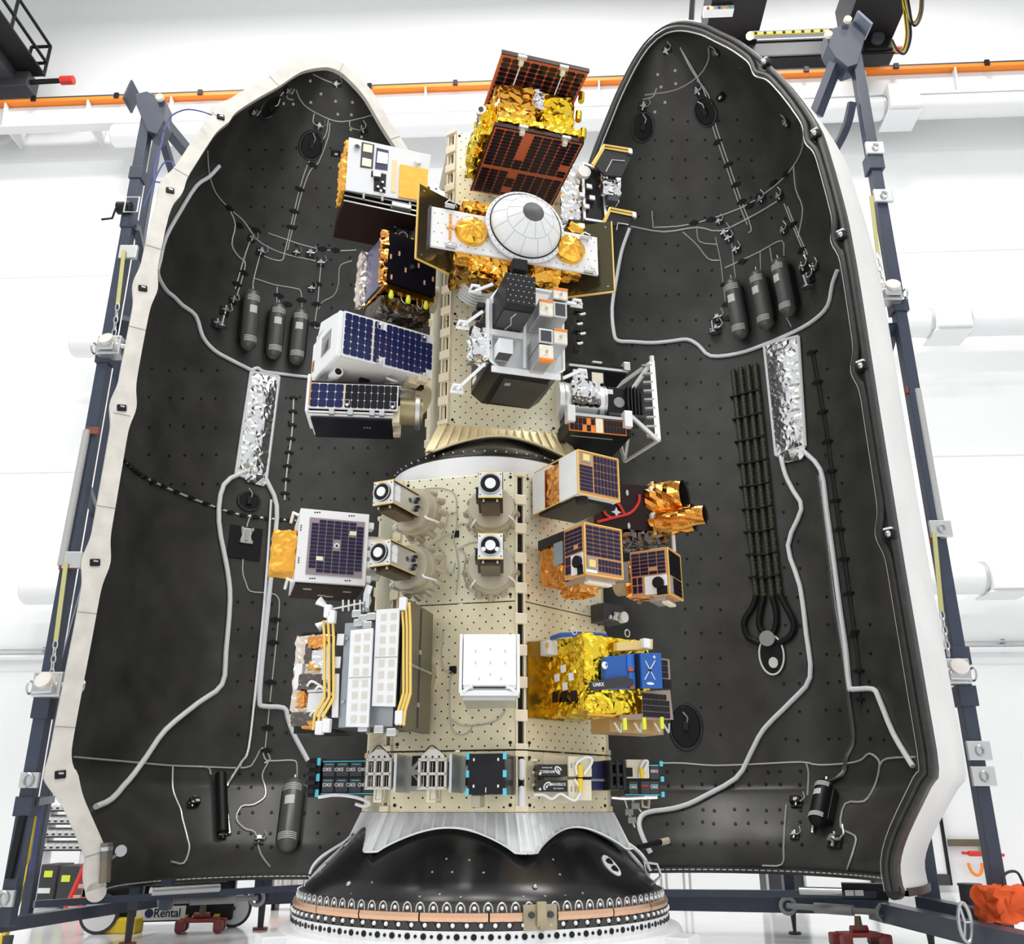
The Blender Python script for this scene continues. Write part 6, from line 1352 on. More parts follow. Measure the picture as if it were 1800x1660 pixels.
MB().tube([hit(t, 1, .0, *p) for p in ((1128, 1404), (1130, 1418), (1140, 1420), (1141, 1406))], .014, 6, closed=True).build('hook_loop', mat('loop_olive', (.4, .36, .25), .4, .4), t, smooth=True)
for q in ([(1098, 1405), (1104, 1425), (1110, 1440), (1116, 1455)], [(1110, 1405), (1118, 1416), (1128, 1428)]): MB().tube([hit(t, 1, .3, *p) for p in q], .008, 5).build('tag_cable', wire_l, t)
for px, py in ((1117, 1417), (1106, 1428), (1111, 1442)): pbx(t, 1, .28, px, py, (.07, .01, .05), 'paper_tag', grey, None, .004)
# ---------------------------------------------------------------- fairing trestles
def seg(root, a, b, wd, name, m, wy=None, parent=None): return MB().bar(loc(root, a), loc(root, b), wd, wy).build(name, m, parent or root)
def clampset(t, x, y, Y, s, side):
    """white swivel clamp that reaches to the fairing"""
    c = loc(t, pix(x, y, Y)); o = MB().box(c, (.3 * s, .2, .26 * s)).build('clamp_plate', alu, t, bevel=.012)
    MB().cyl(c + Vector((0, -.2, .04)), c + Vector((.02, -.05, -.02)), .09 * s, 14).build('clamp_body', cream, o, smooth=True)
    MB().box(c + Vector((0, -.14, -.06)), (.22 * s, .1, .1)).build('clamp_block', steel, o, bevel=.02)
    MB().cyl(c + Vector((.05 * side, -.1, 0)), c + Vector((.32 * side, .05, 0)), .035, 12).build('clamp_rod', alu, o, smooth=True)
    MB().cyl(c + Vector((.3 * side, .03, 0)), c + Vector((.33 * side, .06, 0)), .075, 16).build('clamp_foot', alu, o, smooth=True)
    MB().tube([c + Vector((-.2 * side, -.05 + .07 * math.cos(k * PI / 6), .07 * math.sin(k * PI / 6) - .03)) for k in range(12)], .012, 5, closed=True).build('clamp_handwheel', steel, o)
    for sx in (-1, 1):
        for sz in (-1, 1): MB().cyl(c + Vector((sx * .12 * s, -.11, sz * .1 * s)), c + Vector((sx * .12 * s, -.09, sz * .1 * s)), .015, 6).build('clamp_bolt', steel, o)
def chain(t, a, b, Y, n):
    A = loc(t, pix(*a, Y)); B = loc(t, pix(*b, Y))
    for k in range(n):
        p = A + (B - A) * ((k + .5) / n); L = (B - A).length / n * .62; d = (B - A).normalized(); q = Vector((1, 0, 0)) if k % 2 == 0 else Vector((0, 1, 0))
        MB().tube([p + d * L * math.cos(i * PI / 5) + q * .025 * math.sin(i * PI / 5) for i in range(10)], .008, 5, closed=True).build('chain_link', alu, t, smooth=True)
strapm = mat('strap_yellow', (.5, .48, .2), .7)
def strap(t, a, b, Y): MB().bar(loc(t, pix(*a, Y)), loc(t, pix(*b, Y)), .05, .012, (0, 1, 0)).build('ratchet_strap', strapm, t)
zb = .38
def vpost(t, x, y, Y, ytop, wd, name='column', zbase=zb):
    """upright post through a photo point: same plan position from zbase up to the height seen at ytop"""
    p = pix(x, y, Y); top = pix(x, ytop, Y).z
    return MB().box((p.x - t.location.x, p.y - t.location.y, (zbase + top) / 2), (wd, wd, top - zbase)).build(name, navy, t, bevel=.01)
# left
t = thing('fairing_trestle', 'dark blue steel trestle holding the fairing half on the left', 'trestle', (-5.2, 10.4, 0)); TL = t
YL = 10.4
vpost(t, 156, 800, YL, 195, .145)
def mark(x, y, Y): return pix(x, y, Y)
rp = vpost(t, 183, 800, 11.3, 250, .11, 'rear_column')
for x, y, hh, wd in ((248, 309, .2, .18), (232, 394, .2, .18), (192, 630, .2, .19), (62, 1418, .2, .19), (82, 1240, .3, .19)): c = loc(t, pix(x, y, YL)); MB().box((pix(156, 800, YL).x - t.location.x, 0, c.z), (wd, wd, hh)).build('column_sleeve', navy, t, bevel=.008)
q = [(237, 165), (258, 160), (291, 176), (289, 212), (276, 236), (258, 230), (240, 186)]; P = [loc(t, pix(*a, YL - .12)) for a in q]; n = len(P)
MB().add(P + [p + Vector((0, .28, 0)) for p in P], [tuple(range(n)), tuple(range(2 * n - 1, n - 1, -1))] + [((i + 1) % n, i, n + i, n + (i + 1) % n) for i in range(n)]).build('head_bracket', navy, t, bevel=.008)
c = loc(t, pix(231, 170, YL)); MB().box(c, (.03, .3, .34), Matrix.Rotation(R(12), 3, 'Y')).build('end_plate', navy, t); c = loc(t, pix(282, 174, YL - .15)); MB().cyl(c, c + Vector((0, -.05, 0)), .055, 16).build('white_knob', ptfe, t, smooth=True)
seg(t, pix(284, 212, YL), pix(333, 272, 11.2), .15, 'brace', navy); seg(t, pix(283, 235, YL + .1), pix(312, 330, 11.2), .1, 'brace', navy); seg(t, pix(240, 400, YL), pix(255, 470, 11.2), .09, 'brace', navy)
seg(t, pix(222, 560, YL), pix(205, 660, 11.2), .1, 'brace', navy); seg(t, pix(150, 850, YL), pix(168, 905, 11.2), .09, 'brace', navy); seg(t, pix(62, 1410, YL), pix(90, 1405, 11.2), .08, 'brace', navy); seg(t, pix(160, 1000, YL + .2), pix(110, 1180, 11.3), .1, 'brace', navy)
MB().tube(spline([loc(t, pix(*a, YL - .1)) for a in ((288, 230), (300, 205), (325, 193), (350, 195), (372, 202))], 4), .012, 6).build('blue_cable', mat('cable_blue', (.08, .1, .3), .5), t, smooth=True)
MB().tube(spline([loc(t, pix(*a, YL - .1)) for a in ((288, 232), (282, 260), (272, 295), (272, 318), (290, 318), (305, 300), (302, 285), (285, 290), (262, 340), (252, 365))], 4), .012, 6).build('blue_cable', mat('cable_blue', (.08, .1, .3), .5), t, smooth=True)
c = loc(t, pix(222, 370, YL - .1)); o = MB().cyl(c + Vector((-.12, 0, .04)), c + Vector((.06, 0, .04)), .09, 16).build('winch_drum', black, t, smooth=True)
MB().tube([c + Vector((.02, -.1, -.1)), c + Vector((.2, -.1, -.1)), c + Vector((.2, -.1, .14)), c + Vector((.02, -.1, .14))], .014, 5, closed=True).build('winch_frame', alu, o); MB().tube([c + Vector((-.1, -.08, 0)), c + Vector((-.12, -.1, -.2)), c + Vector((-.26, -.1, -.22))], .016, 6).build('winch_crank', black, o)
c = loc(t, pix(226, 444, YL - .1)); MB().box(c, (.24, .06, .2)).build('strap_anchor', alu, t, bevel=.01); strap(t, (218, 440), (207, 535), YL - .15); chain(t, (207, 535), (200, 590), YL - .15, 5); clampset(t, 196, 612, YL - .12, 1.0, 1)
A, B = loc(t, pix(153, 757, YL - .1)), loc(t, pix(108, 995, YL - .1)); B.x = A.x - .02; o = MB().cyl(A, B, .045, 14).build('gas_strut', mat('strut_grey', (.45, .45, .44), .4, .3), t, smooth=True)
for p in (A, B): MB().box(p + Vector((.06, .02, 0)), (.16, .06, .09)).build('strut_lug', mat('lug_red', (.2, .06, .04), .5), o)
c = loc(t, pix(128, 985, YL - .1)); MB().box(c, (.22, .06, .2)).build('strap_anchor', alu, t, bevel=.01); strap(t, (116, 990), (98, 1128), YL - .15); chain(t, (98, 1128), (90, 1190), YL - .15, 5); clampset(t, 89, 1205, YL - .12, 1.05, 1)
for x, y in ((52, 1372), (8, 1580)): c = loc(t, pix(x, y, YL - .12)); o = MB().box(c, (.2, .05, .16)).build('shackle_plate', alu, t, bevel=.008); MB().tube([c + Vector((.05 * math.cos(k * PI / 6), -.05, .07 * math.sin(k * PI / 6))) for k in range(12)], .012, 5, closed=True).build('shackle', steel, o)
seg(t, pixz(-30, 1632, zb), pixz(300, 1581, zb), .13, 'base_beam', navy); seg(t, pixz(452, 1580, zb), pixz(545, 1576, zb), .15, 'base_beam', navy); seg(t, pixz(60, 1590, .56), pixz(560, 1559, .56), .07, 'rear_beam', navy)
for x, y, hh in ((235, 1580, .3), (290, 1572, .34), (455, 1560, .45), (470, 1555, .45)): p = loc(t, pixz(x, 1600 if x < 300 else 1583, zb)); MB().box((p.x, p.y, zb + hh / 2), (.12, .12, hh)).build('upright_stub', navy, t)
A, B = loc(t, pixz(300, 1583, zb + .04)), loc(t, pixz(458, 1577, zb + .04)); A.y -= .15; B.y -= .15; o = MB().cyl(A, B, .035, 10).build('turnbuckle', grey, t, smooth=True); MB().cyl(A + (B - A) * .25, A + (B - A) * .75, .06, 10).build('turnbuckle_sleeve', grey, o, smooth=True)
for p in (A, B): MB().tube([p + Vector((.09 * math.cos(k * PI / 6), -.03, .09 * math.sin(k * PI / 6))) for k in range(12)], .025, 6, closed=True).build('turnbuckle_eye', grey, o)
for x, y in ((15, 1645), (232, 1600), (462, 1580)): p = loc(t, pixz(x, y, zb)); MB().cyl((p.x, p.y, 0.02), (p.x, p.y, zb), .04, 10, .05).build('levelling_leg', grey_d, t); MB().cyl((p.x, p.y, 0), (p.x, p.y, .03), .1, 14).build('foot_pad', redjack, t)
MB().cyl(loc(t, pixz(265, 1568, .62)), loc(t, pixz(385, 1561, .62)), .05, 12).build('slide_rod', steel, t, smooth=True); seg(t, pixz(250, 1570, .55), pixz(400, 1562, .55), .16, 'slide_carriage', black)
MB().tube(spline([loc(t, pix(*a, YL + .3)) for a in ((72, 1405), (68, 1440), (60, 1490), (55, 1530))], 4), .02, 6).build('blue_cable', mat('cable_blue', (.08, .1, .3), .5), t, smooth=True); MB().tube(spline([loc(t, pix(*a, YL + .3)) for a in ((66, 1410), (60, 1450), (54, 1490), (46, 1520))], 4), .025, 6).build('yellow_hose', yellow, t, smooth=True)
MB().bar(loc(t, pix(40, 1435, YL - .1)), loc(t, pix(16, 1545, YL - .1)), .06).build('black_tube', black, t)
# right
t = thing('fairing_trestle', 'dark blue steel trestle holding the fairing half on the right', 'trestle', (5.0, 10.2, 0)); YR = 10.2
cxp = pix(1640, 900, YR).x - t.location.x
vpost(t, 1640, 900, YR, 95, .145); vpost(t, 1630, 1560, 11.6, 1380, .2, 'rear_column')
for x, y, hh, wd in ((1521, 290, .26, .21), (1566, 540, .2, .2), (1668, 1155, .2, .2), (1680, 1225, .22, .2)): c = loc(t, pix(x, y, YR)); MB().box((cxp, 0, c.z), (wd, wd, hh)).build('column_sleeve', navy, t, bevel=.008)
q = [(1452, 56), (1478, 44), (1502, 36), (1522, 62), (1508, 112), (1490, 118), (1468, 100), (1455, 78)]; P = [loc(t, pix(*a, YR - .12)) for a in q]; n = len(P)
MB().add(P + [p + Vector((0, .28, 0)) for p in P], [tuple(range(n)), tuple(range(2 * n - 1, n - 1, -1))] + [((i + 1) % n, i, n + i, n + (i + 1) % n) for i in range(n)]).build('head_bracket', navy, t, bevel=.008)
c = loc(t, pix(1514, 45, YR - .1)); MB().box(c, (.04, .3, .3), Matrix.Rotation(R(-35), 3, 'Y')).build('end_plate', mat('plate_blue', (.2, .23, .3), .4), t)
for x, y in ((1489, 37), (1455, 63)): c = loc(t, pix(x, y, YR - .16)); MB().cyl(c, c + Vector((0, -.05, 0)), .055, 16).build('white_knob', ptfe, t, smooth=True)
seg(t, pix(1472, 105, YR), pix(1434, 203, 10.6), .15, 'brace', navy); MB().tube(spline([loc(t, pix(*a, YR + k)) for a, k in (((1498, 180), .0), ((1490, 215), .15), ((1480, 240), .3), ((1468, 262), .5))], 5), .07, 4).build('curved_brace', navy, t)
MB().tube(spline([loc(t, pix(*a, YR + k)) for a, k in (((1570, 570), .0), ((1566, 595), .15), ((1558, 625), .4))], 5), .07, 4).build('curved_brace', navy, t)
for x, y in ((1515, 261), (1531, 345), (1641, 930), (1706, 1320), (1712, 1365)): c = loc(t, pix(x, y, YR - .11)); c.x = cxp; o = MB().box(c, (.25, .05, .2)).build('strap_anchor', alu, t, bevel=.01); MB().tube([c + Vector((.04 * math.cos(k * PI / 6), -.04, .05 * math.sin(k * PI / 6))) for k in range(12)], .01, 5, closed=True).build('anchor_ring', steel, o)
strap(t, (1531, 345), (1543, 445), YR - .16); chain(t, (1543, 445), (1551, 500), YR - .16, 5); clampset(t, 1560, 518, YR - .12, 1.0, -1)
strap(t, (1642, 935), (1655, 1075), YR - .16); chain(t, (1655, 1075), (1668, 1155), YR - .16, 6); clampset(t, 1674, 1182, YR - .12, 1.05, -1)
A, B = loc(t, pix(1612, 685, YR - .05)), loc(t, pix(1657, 948, YR - .05)); B.x = A.x; o = MB().cyl(A, B, .045, 14).build('gas_strut', mat('strut_grey', (.45, .45, .44), .4, .3), t, smooth=True)
for p in (A, B): MB().box(p + Vector((-.06, .02, 0)), (.16, .06, .09)).build('strut_lug', mat('lug_red', (.2, .06, .04), .5), o)
seg(t, pixz(1540, 1600, zb), pixz(1830, 1668, zb), .2, 'base_beam', navy); seg(t, pixz(1160, 1585, zb), pixz(1560, 1592, zb), .2, 'base_beam', navy); seg(t, pixz(1620, 1588, .5), pixz(1730, 1612, .5), .14, 'rear_beam', navy); seg(t, pixz(1150, 1570, .55), pixz(1560, 1573, .55), .08, 'rear_beam', navy)
seg(t, pixz(1480, 1566, .58), pixz(1560, 1568, .58), .18, 'slide_carriage', black); MB().cyl(loc(t, pixz(1405, 1566, .6)), loc(t, pixz(1480, 1568, .6)), .045, 12).build('slide_rod', steel, t, smooth=True)
for px in (1488, 1505): c = loc(t, pixz(px, 1569, .58)); MB().box(c + Vector((0, -.1, 0)), (.1, .01, .06)).build('white_label', white, t)
p = loc(t, pixz(1388, 1585, zb)); MB().box((p.x, p.y, zb + .25), (.13, .13, .6)).build('upright_stub', navy, t)
A, B = loc(t, pixz(1376, 1590, zb)), loc(t, pixz(1542, 1602, zb)); A.y -= .2; B.y -= .2; o = MB().cyl(A, B, .035, 10).build('turnbuckle', grey, t, smooth=True); MB().cyl(A + (B - A) * .3, A + (B - A) * .7, .06, 10).build('turnbuckle_sleeve', grey, o, smooth=True)
for p in (A, B): MB().tube([p + Vector((.09 * math.cos(k * PI / 6), -.03, .09 * math.sin(k * PI / 6))) for k in range(12)], .025, 6, closed=True).build('turnbuckle_eye', grey, o)
for x, y in ((1392, 1586), (1632, 1622)): p = loc(t, pixz(x, y, zb)); MB().cyl((p.x, p.y, .02), (p.x, p.y, zb), .02, 10, .05).build('levelling_leg', grey_d, t); MB().cyl((p.x, p.y, 0), (p.x, p.y, .03), .08, 14).build('foot_pad', grey_d, t)
c = loc(t, pixz(1688, 1620, zb + .12)); o = MB().tube([c + Vector((.06 * math.cos(k * PI / 10), -.1, .17 * math.sin(k * PI / 10))) for k in range(20)], .018, 6, closed=True).build('handwheel', alu, t, smooth=True)
for k in range(3): MB().cyl(c + Vector((0, -.1, 0)), c + Vector((.055 * math.cos(k * 2.1), -.1, .16 * math.sin(k * 2.1))), .012, 6).build('wheel_spoke', alu, o)
p = pix(1712, 1605, 10.9); c = loc(t, p); zt_ = pix(1712, 1557, 10.9).z; o = MB().cyl((c.x, c.y, c.z), (c.x, c.y, zt_), .115, 20).build('motor', grey_d, t, smooth=True); MB().cyl((c.x, c.y, zt_), (c.x, c.y, zt_ + .02), .125, 20).build('motor_cap', grey_d, o, smooth=True); MB().box((c.x + .05, c.y, c.z - .1), (.3, .25, .25)).build('gearbox', black, o, bevel=.03); MB().cyl((c.x + .22, c.y, c.z - .1), (c.x + .22, c.y, c.z + .22), .05, 12).build('motor_side', navy, o, smooth=True)
c = loc(t, pix(1728, 1656, 9.9)); MB().cyl(c, c + Vector((0, -.05, 0)), .06, 16).build('white_knob', ptfe, t, smooth=True)
# ---------------------------------------------------------------- floor things
def jack(label, x, y, hh):
    p = pixz(x, y, 0); t = thing('floor_jack', label, 'jack', (p.x, p.y, 0), 8, 'red floor jacks')
    MB().box((0, 0, .15), (.46, .32, .04)).build('top_plate', redjack, t, bevel=.01)
    for sx in (-1, 1):
        for sy in (-1, 1): o = MB().box((sx * .24, sy * .14, .1), (.12, .12, .12)).build('caster_bracket', redjack, t, bevel=.02); MB().cyl((sx * .24, sy * .14 - .05, .06), (sx * .24, sy * .14 + .05, .06), .058, 14).build('caster_wheel', mat('wheel_maroon', (.12, .03, .03), .5), o, smooth=True)
    MB().cyl((0, 0, .2), (0, 0, hh), .05, 12, .035).build('jack_screw', mat('jack_bronze', (.12, .1, .06), .4, .5), t, smooth=True); MB().cyl((-.1, 0, .2), (.1, 0, .2), .045, 10).build('jack_nut', redjack, t, smooth=True)
jack('red castor jack on the floor below the left fairing half', 352, 1640, .36); jack('red castor jack on the floor below the right fairing half', 1514, 1668, .34)
# black rental trolley
p = pixz(300, 1636, 0); t = thing('power_trolley', 'low black trolley with big white wheels, yellow hazard stripes and Rental sign', 'trolley', (p.x, p.y, 0), 14)
wA = loc(t, pixz(171, 1642, 0)); wB = loc(t, pixz(408, 1630, 0)); Lw = wB.x - wA.x
b = MB().box(((wA.x + wB.x) / 2, .35, .42), (Lw * 1.0, .8, .62)).build('trolley_body', black, t, bevel=.02)
for c, rr in ((wA, .24), (wB, .24)):
    o = MB().cyl((c.x, c.y - .1, rr), (c.x, c.y + .02, rr), rr, 28).build('wheel', grey_d, t, smooth=True); MB().cyl((c.x, c.y - .108, rr), (c.x, c.y - .1, rr), rr * .84, 28).build('wheel_disc', white, o, smooth=True); MB().cyl((c.x, c.y - .12, rr), (c.x, c.y - .1, rr), .03, 6).build('wheel_nut', grey_d, o)
for z in (.16, .72):
    for k in range(9): x = wA.x + .3 + k * (Lw - .5) / 8.5; MB().add([(x, -.056, z - .03), (x + .08, -.056, z - .03), (x + .11, -.056, z + .03), (x + .03, -.056, z + .03), (x, -.05, z - .03), (x + .08, -.05, z - .03), (x + .11, -.05, z + .03), (x + .03, -.05, z + .03)], [(0, 1, 2, 3), (7, 6, 5, 4), (0, 4, 5, 1), (1, 5, 6, 2), (2, 6, 7, 3), (3, 7, 4, 0)]).build('hazard_stripe', yellow, b)
s = hit(t, 1, -.06, 283, 1606); sg = MB().box((s.x, -.056, s.z), (.62, .01, .17)).build('sign', white, b); text('Rental', .15, black, sg, hit(t, 1, -.064, 294, 1606), (PI / 2, 0, 0), sx=.9); c = hit(t, 1, -.064, 262, 1606); MB().cyl(c, c + Vector((0, -.004, 0)), .055, 16).build('sign_logo', navyp, sg)
yb = pixz(213, 1640, 0); o = tag(MB().box((0, 0, .09), (.46, .3, .18)).build('yellow_chock', yellow, None, bevel=.02), 'yellow block on the floor beside the trolley wheel', 'block'); o.location = (yb.x, yb.y, 0)
# storage by the back wall, left
p = pixz(118, 1566, 0); yy = p.y
def cab(label, x0, x1, y0, y1, Y):
    t, w, h = satpx('storage_cabinet', label, x0, y0, x1, y1, Y, 0, 'cabinet', 'black cabinets by the back wall'); t.location.z = 0
    MB().box((0, .3, h / 2 + .02), (w, .6, h)).build('cabinet_body', grey_d, t, bevel=.02); return t, w, h
t, w, h = cab('black cabinet with lime note and white label, standing behind the trestle column', 70, 101, 1500, 1573, 16.5)
MB().box((w * .0, -.006, h * .8), (.14, .01, .1)).build('lime_note', lime, t); MB().box((-w * .1, -.006, h * .4), (.2, .01, .08)).build('white_label', white, t)
t, w, h = cab('black cabinet with lime note, next to the red ladder', 104, 137, 1500, 1573, 16.3); MB().box((-w * .1, -.006, h * .72), (.14, .01, .1)).build('lime_note', lime, t)
t, w, h = satpx('step_ladder', 'red fibreglass ladder leaning behind the fairing foot on the left', 122, 1492, 150, 1586, 15.5, 0, 'ladder'); t.location.z = 0
for s in (0, 1): MB().bar((-w / 2 + s * .22, .0, 0), (w / 2 - .1 + s * .12, .3, h + .1), .07, .05).build('rail', red, t)
for k in range(5): z = (k + .5) / 5; MB().bar((-w / 2 + (w - .1) * z, .3 * z, h * z), (-w / 2 + .22 + (w - .2) * z, .3 * z, h * z), .04, .06).build('tread', mat('tread_peach', (.75, .4, .28), .5), t)
t, w, h = satpx('yellow_ladder', 'yellow ladder standing at the far left behind the trestle', 4, 1425, 44, 1560, 11.2, 0, 'ladder'); t.location.z = 0
for s in (0, 1): MB().bar((-w / 2 + s * .16, .0, 0), (w / 2 - .16 + s * .16, .25, h + .25), .07, .05).build('rail', yellow, t)
for k in range(6): z = (k + .5) / 6; MB().bar((-w / 2 + (w - .16) * z, .25 * z, (h + .25) * z), (-w / 2 + .16 + (w - .16) * z, .25 * z, (h + .25) * z), .035, .05).build('tread', yellow, t)
t, w, h = satpx('bin_rack', 'white rack with rows of small parts bins behind the left fairing foot', 84, 1412, 152, 1500, 17.6, 0, 'rack')
for s in (-1, 1): MB().box((s * w / 2, .1, h / 2 - .5), (.05, .3, h + 1.0)).build('rack_post', white, t)
binm = mat('bin_white', (.72, .72, .7), .5); b0 = None
for j in range(4):
    z = h * (.06 + .26 * j); MB().box((0, .05, z), (w, .3, .03)).build('rack_shelf', grey_d, t)
    for i in range(6):
        x = -w / 2 + w * (i + .5) / 6
        o = tag(MB().hexa([(-.055, -.1, 0), (.055, -.1, 0), (.055, -.1, .08), (-.055, -.1, .08), (-.055, .1, 0), (.055, .1, 0), (.055, .1, .14), (-.055, .1, .14)]).build('parts_bin', binm), 'small white parts bin on the rack behind the left fairing foot', 'bin', 'parts bins on the white rack') if b0 is None else b0.copy()
        if b0 is None: b0 = o; lbm = MB().box((0, -.104, .03), (.06, .006, .03)).build('bin_label', grey_d, o)
        else:
            COL.objects.link(o); cp(lbm, o)
        o['label'] = '%s white parts bin from the left on the %s shelf of the bin rack' % (('first', 'second', 'third', 'fourth', 'fifth', 'sixth')[i], ('lowest', 'second lowest', 'second highest', 'highest')[j])
        o.location = rootM(t) @ Vector((x, -.02, z + .015))
# things glimpsed under the fairings
for lb, x0, x1, m2, Y in (('bundle of white tubes with orange feet under the left fairing half', 478, 520, white, 16), ('tan crate of white tubes beside the black cone on the left', 522, 548, mat('crate_tan', (.6, .42, .33), .6), 15.6)):
    t, w, h = satpx('tube_rack', lb, x0, 1536, x1, 1566, Y, 0, 'rack'); t.location.z = 0; z1 = 1.0
    MB().box((0, .2, .16), (w, .4, .08)).build('rack_base', orange if m2 is white else m2, t)
    for k in range(5): MB().cyl((-w / 2 + w * (k + .5) / 5, .2 + (k % 2) * .1, .2), (-w / 2 + w * (k + .5) / 5, .2 + (k % 2) * .1, z1), .045, 10).build('tube', m2 if k % 2 else white, t, smooth=True)
    for s in (-1, 1): MB().box((s * w * .4, .2, .06), (.06, .3, .12)).build('rack_foot', black, t)
t, w, h = satpx('work_table', 'white work table far behind, under the right fairing half', 1170, 1547, 1215, 1566, 17, 0, 'table'); t.location.z = 0
MB().box((0, .3, .95), (w, .6, .05)).build('table_top', white, t)
for sx in (-1, 1):
    for sy in (0, .6): MB().box((sx * w * .46, sy, .46), (.04, .04, .92)).build('leg', alu, t)
t, w, h = satpx('equipment_case', 'grey equipment case with silver frame far behind, under the right fairing half', 1350, 1548, 1416, 1566, 16.5, 0, 'case'); t.location.z = 0
MB().box((0, .3, .55), (w, .5, .8)).build('case_body', grey_d, t, bevel=.02); MB().tube([(-w / 2, -.0, .1), (w / 2, 0, .1), (w / 2, 0, .95), (-w / 2, 0, .95)], .03, 6, closed=True).build('case_frame', alu, t)
for sx in (-1, 1): MB().cyl((sx * w * .4, .1, .05), (sx * w * .4, .2, .05), .05, 12).build('caster', black, t)
# right: door, hose reel, orange bag
pd0 = wallp(1600, 1440); pd1 = wallp(1654, 1556)
dr = MB().box((0, 0, 0), (1.5, .06, 2.35)).build('door_1', white); struct(dr); dr.location = pd1 + wn * .03 + Vector((-.6, 0, 1.2)); dr.rotation_euler = (0, 0, WROT)
for s in (-1, 1): MB().box((s * .75, -.04, 0), (.06, .06, 2.4)).build('door_frame', black, dr)
MB().box((0, -.04, -1.1), (1.5, .06, .2)).build('kick_plate', grey_d, dr); MB().box((0, -.04, 1.17), (1.5, .06, .06)).build('door_frame', black, dr)
p = wallp(1720, 1498, .3); t = thing('hose_station', 'red hose fittings hanging from a brown rail on the back wall', 'hose station', p, math.degrees(WROT))
MB().box((-.1, .2, .16), (.75, .05, .13)).build('rail', mat('rail_brown', (.13, .1, .06), .5), t); MB().cyl((-.3, .05, -.02), (.5, .05, -.06), .03, 10).build('red_bar', red, t, smooth=True); MB().box((.05, .0, -.03), (.5, .12, .1)).build('red_reel', red, t, bevel=.03)
MB().tube([(-.1 + .13 * math.cos(k * PI / 8), 0, -.2 + .22 * math.sin(k * PI / 8)) for k in range(8, 17)], .03, 8).build('orange_hose', orange, t, smooth=True); MB().tube(spline([(.2, 0, -.1), (.17, 0, -.5), (.22, 0, -1.0), (.3, 0, -1.5)], 4), .02, 6).build('black_cable', wire_d, t, smooth=True); MB().cyl((.25, .05, -1.42), (.75, .05, -1.5), .03, 10).build('red_bar', red, t)
MB().box((.2, .2, .05), (.2, .05, .08)).build('green_tag', mat('green_tag', (.1, .5, .25), .5), t)
p = pix(1775, 1640, 9.9); p.z = .38 + .1
bg = foil_box((.55, .35, .3), .05, 133, .08, (0, 0, .15)); t = thing('tool_bag', 'bright orange cloth bag on the trestle foot at the right edge', 'bag', p + Vector((.05, 0, .0)), 10)
bm_ = bg.build('bag_body', mat('orange_cloth', (.75, .1, .015), .8), t, smooth=80); MB().tube(spline([(-.05, 0, .28), (.0, 0, .42), (.14, 0, .44), (.2, 0, .3)], 5), .014, 6).build('bag_strap', wire_d, t, smooth=True)
# ---------------------------------------------------------------- crane runway, cranes and ducts
def wall_thing(name, label, cat, x, y, off, group=None):
    p = wallp(x, y, off); return thing(name, label, cat, p, math.degrees(WROT), group)
t = wall_thing('crane_runway', 'long white crane runway beam with an orange rail across the back wall', 'crane beam', 900, 150, 1.0)
MB().box((0, 0, 0), (46, .22, .1)).build('orange_rail', orange, t); MB().box((0, .0, .085), (46, .2, .05)).build('running_rail', grey_d, t)
wg_ = mat('beam_white', (.78, .79, .8), .5)
MB().box((0, .1, -.42), (46, .06, .7)).build('web', wg_, t); MB().box((0, .1, -.78), (46, .3, .06)).build('lower_flange', wg_, t)
for k in range(-9, 10): MB().hexa([(k * 2.3 - .02, -.04, -.75), (k * 2.3 + .02, -.04, -.75), (k * 2.3 + .02, -.13, -.07), (k * 2.3 - .02, -.13, -.07), (k * 2.3 - .02, .9, -.75), (k * 2.3 + .02, .9, -.75), (k * 2.3 + .02, .9, -.07), (k * 2.3 - .02, .9, -.07)]).build('stiffener', wg_, t); MB().box((k * 2.3 + .8, -.17, .0), (.12, .05, .16)).build('rail_clip', black, t)
ductm = mat('duct_white', (.84, .85, .86), .4)
boxes_ = []
for k, (xl, yl, xr, yr, rr, bxp, lb) in enumerate(((200, 256, 2400, 152, .3, 1592, 'topmost of the three white ducts on the back wall'), (133, 612, 2400, 547, .33, 1672, 'middle one of the three white ducts on the back wall'), (48, 1041, 2400, 1008, .33, 1766, 'lowest of the three white ducts on the back wall'))):
    off = .9; a = wallp(xl, yl, off); b = wallp(xr, yr, off); b.z = a.z = wallp(bxp, yl + (yr - yl) * (bxp - xl) / (xr - xl), off).z
    t = thing('air_duct', lb, 'duct', a, 0, 'white ducts on the back wall'); d = b - a; dn = d.normalized()
    c1 = wallp(bxp, 600, off); s = (c1 - a).dot(dn); s = (Vector((wallp(bxp, yl, off).x, wallp(bxp, yl, off).y, a.z)) - a).dot(dn)
    MB().cyl((0, 0, 0), dn * (s - .37), rr, 28).build('duct_pipe', ductm, t, smooth=True); MB().cyl(dn * (s + .37), d, rr, 28).build('duct_pipe', ductm, t, smooth=True); MB().ball((0, 0, 0), rr, 16, (.4, 1, 1)).build('end_cap', ductm, t, smooth=True)
    o = MB().box(dn * s + Vector((0, -.1, .05)), (.78, .7, .72), Matrix.Rotation(WROT, 3, 'Z')).build('junction_box', ductm, t, bevel=.02); MB().box(dn * s + Vector((0, .05, -.34)), (.84, .78, .05), Matrix.Rotation(WROT, 3, 'Z')).build('box_rim', ductm, o)
    for e in (-.5, .5): MB().cyl(dn * (s + e * .8), dn * (s + e * .92), rr * 1.06, 28).build('duct_collar', alu, o, smooth=True)
    for u in (.06, .15, .8, .93): MB().cyl(d * u + Vector((0, 0, rr)), d * u + Vector((.1, .5, rr + 1.0)), .012, 6).build('hanger_rod', grey, t); MB().cyl(d * u - dn * .012, d * u + dn * .012, rr * 1.012, 28).build('duct_seam', mat('seam_grey', (.62, .63, .65), .6), t)
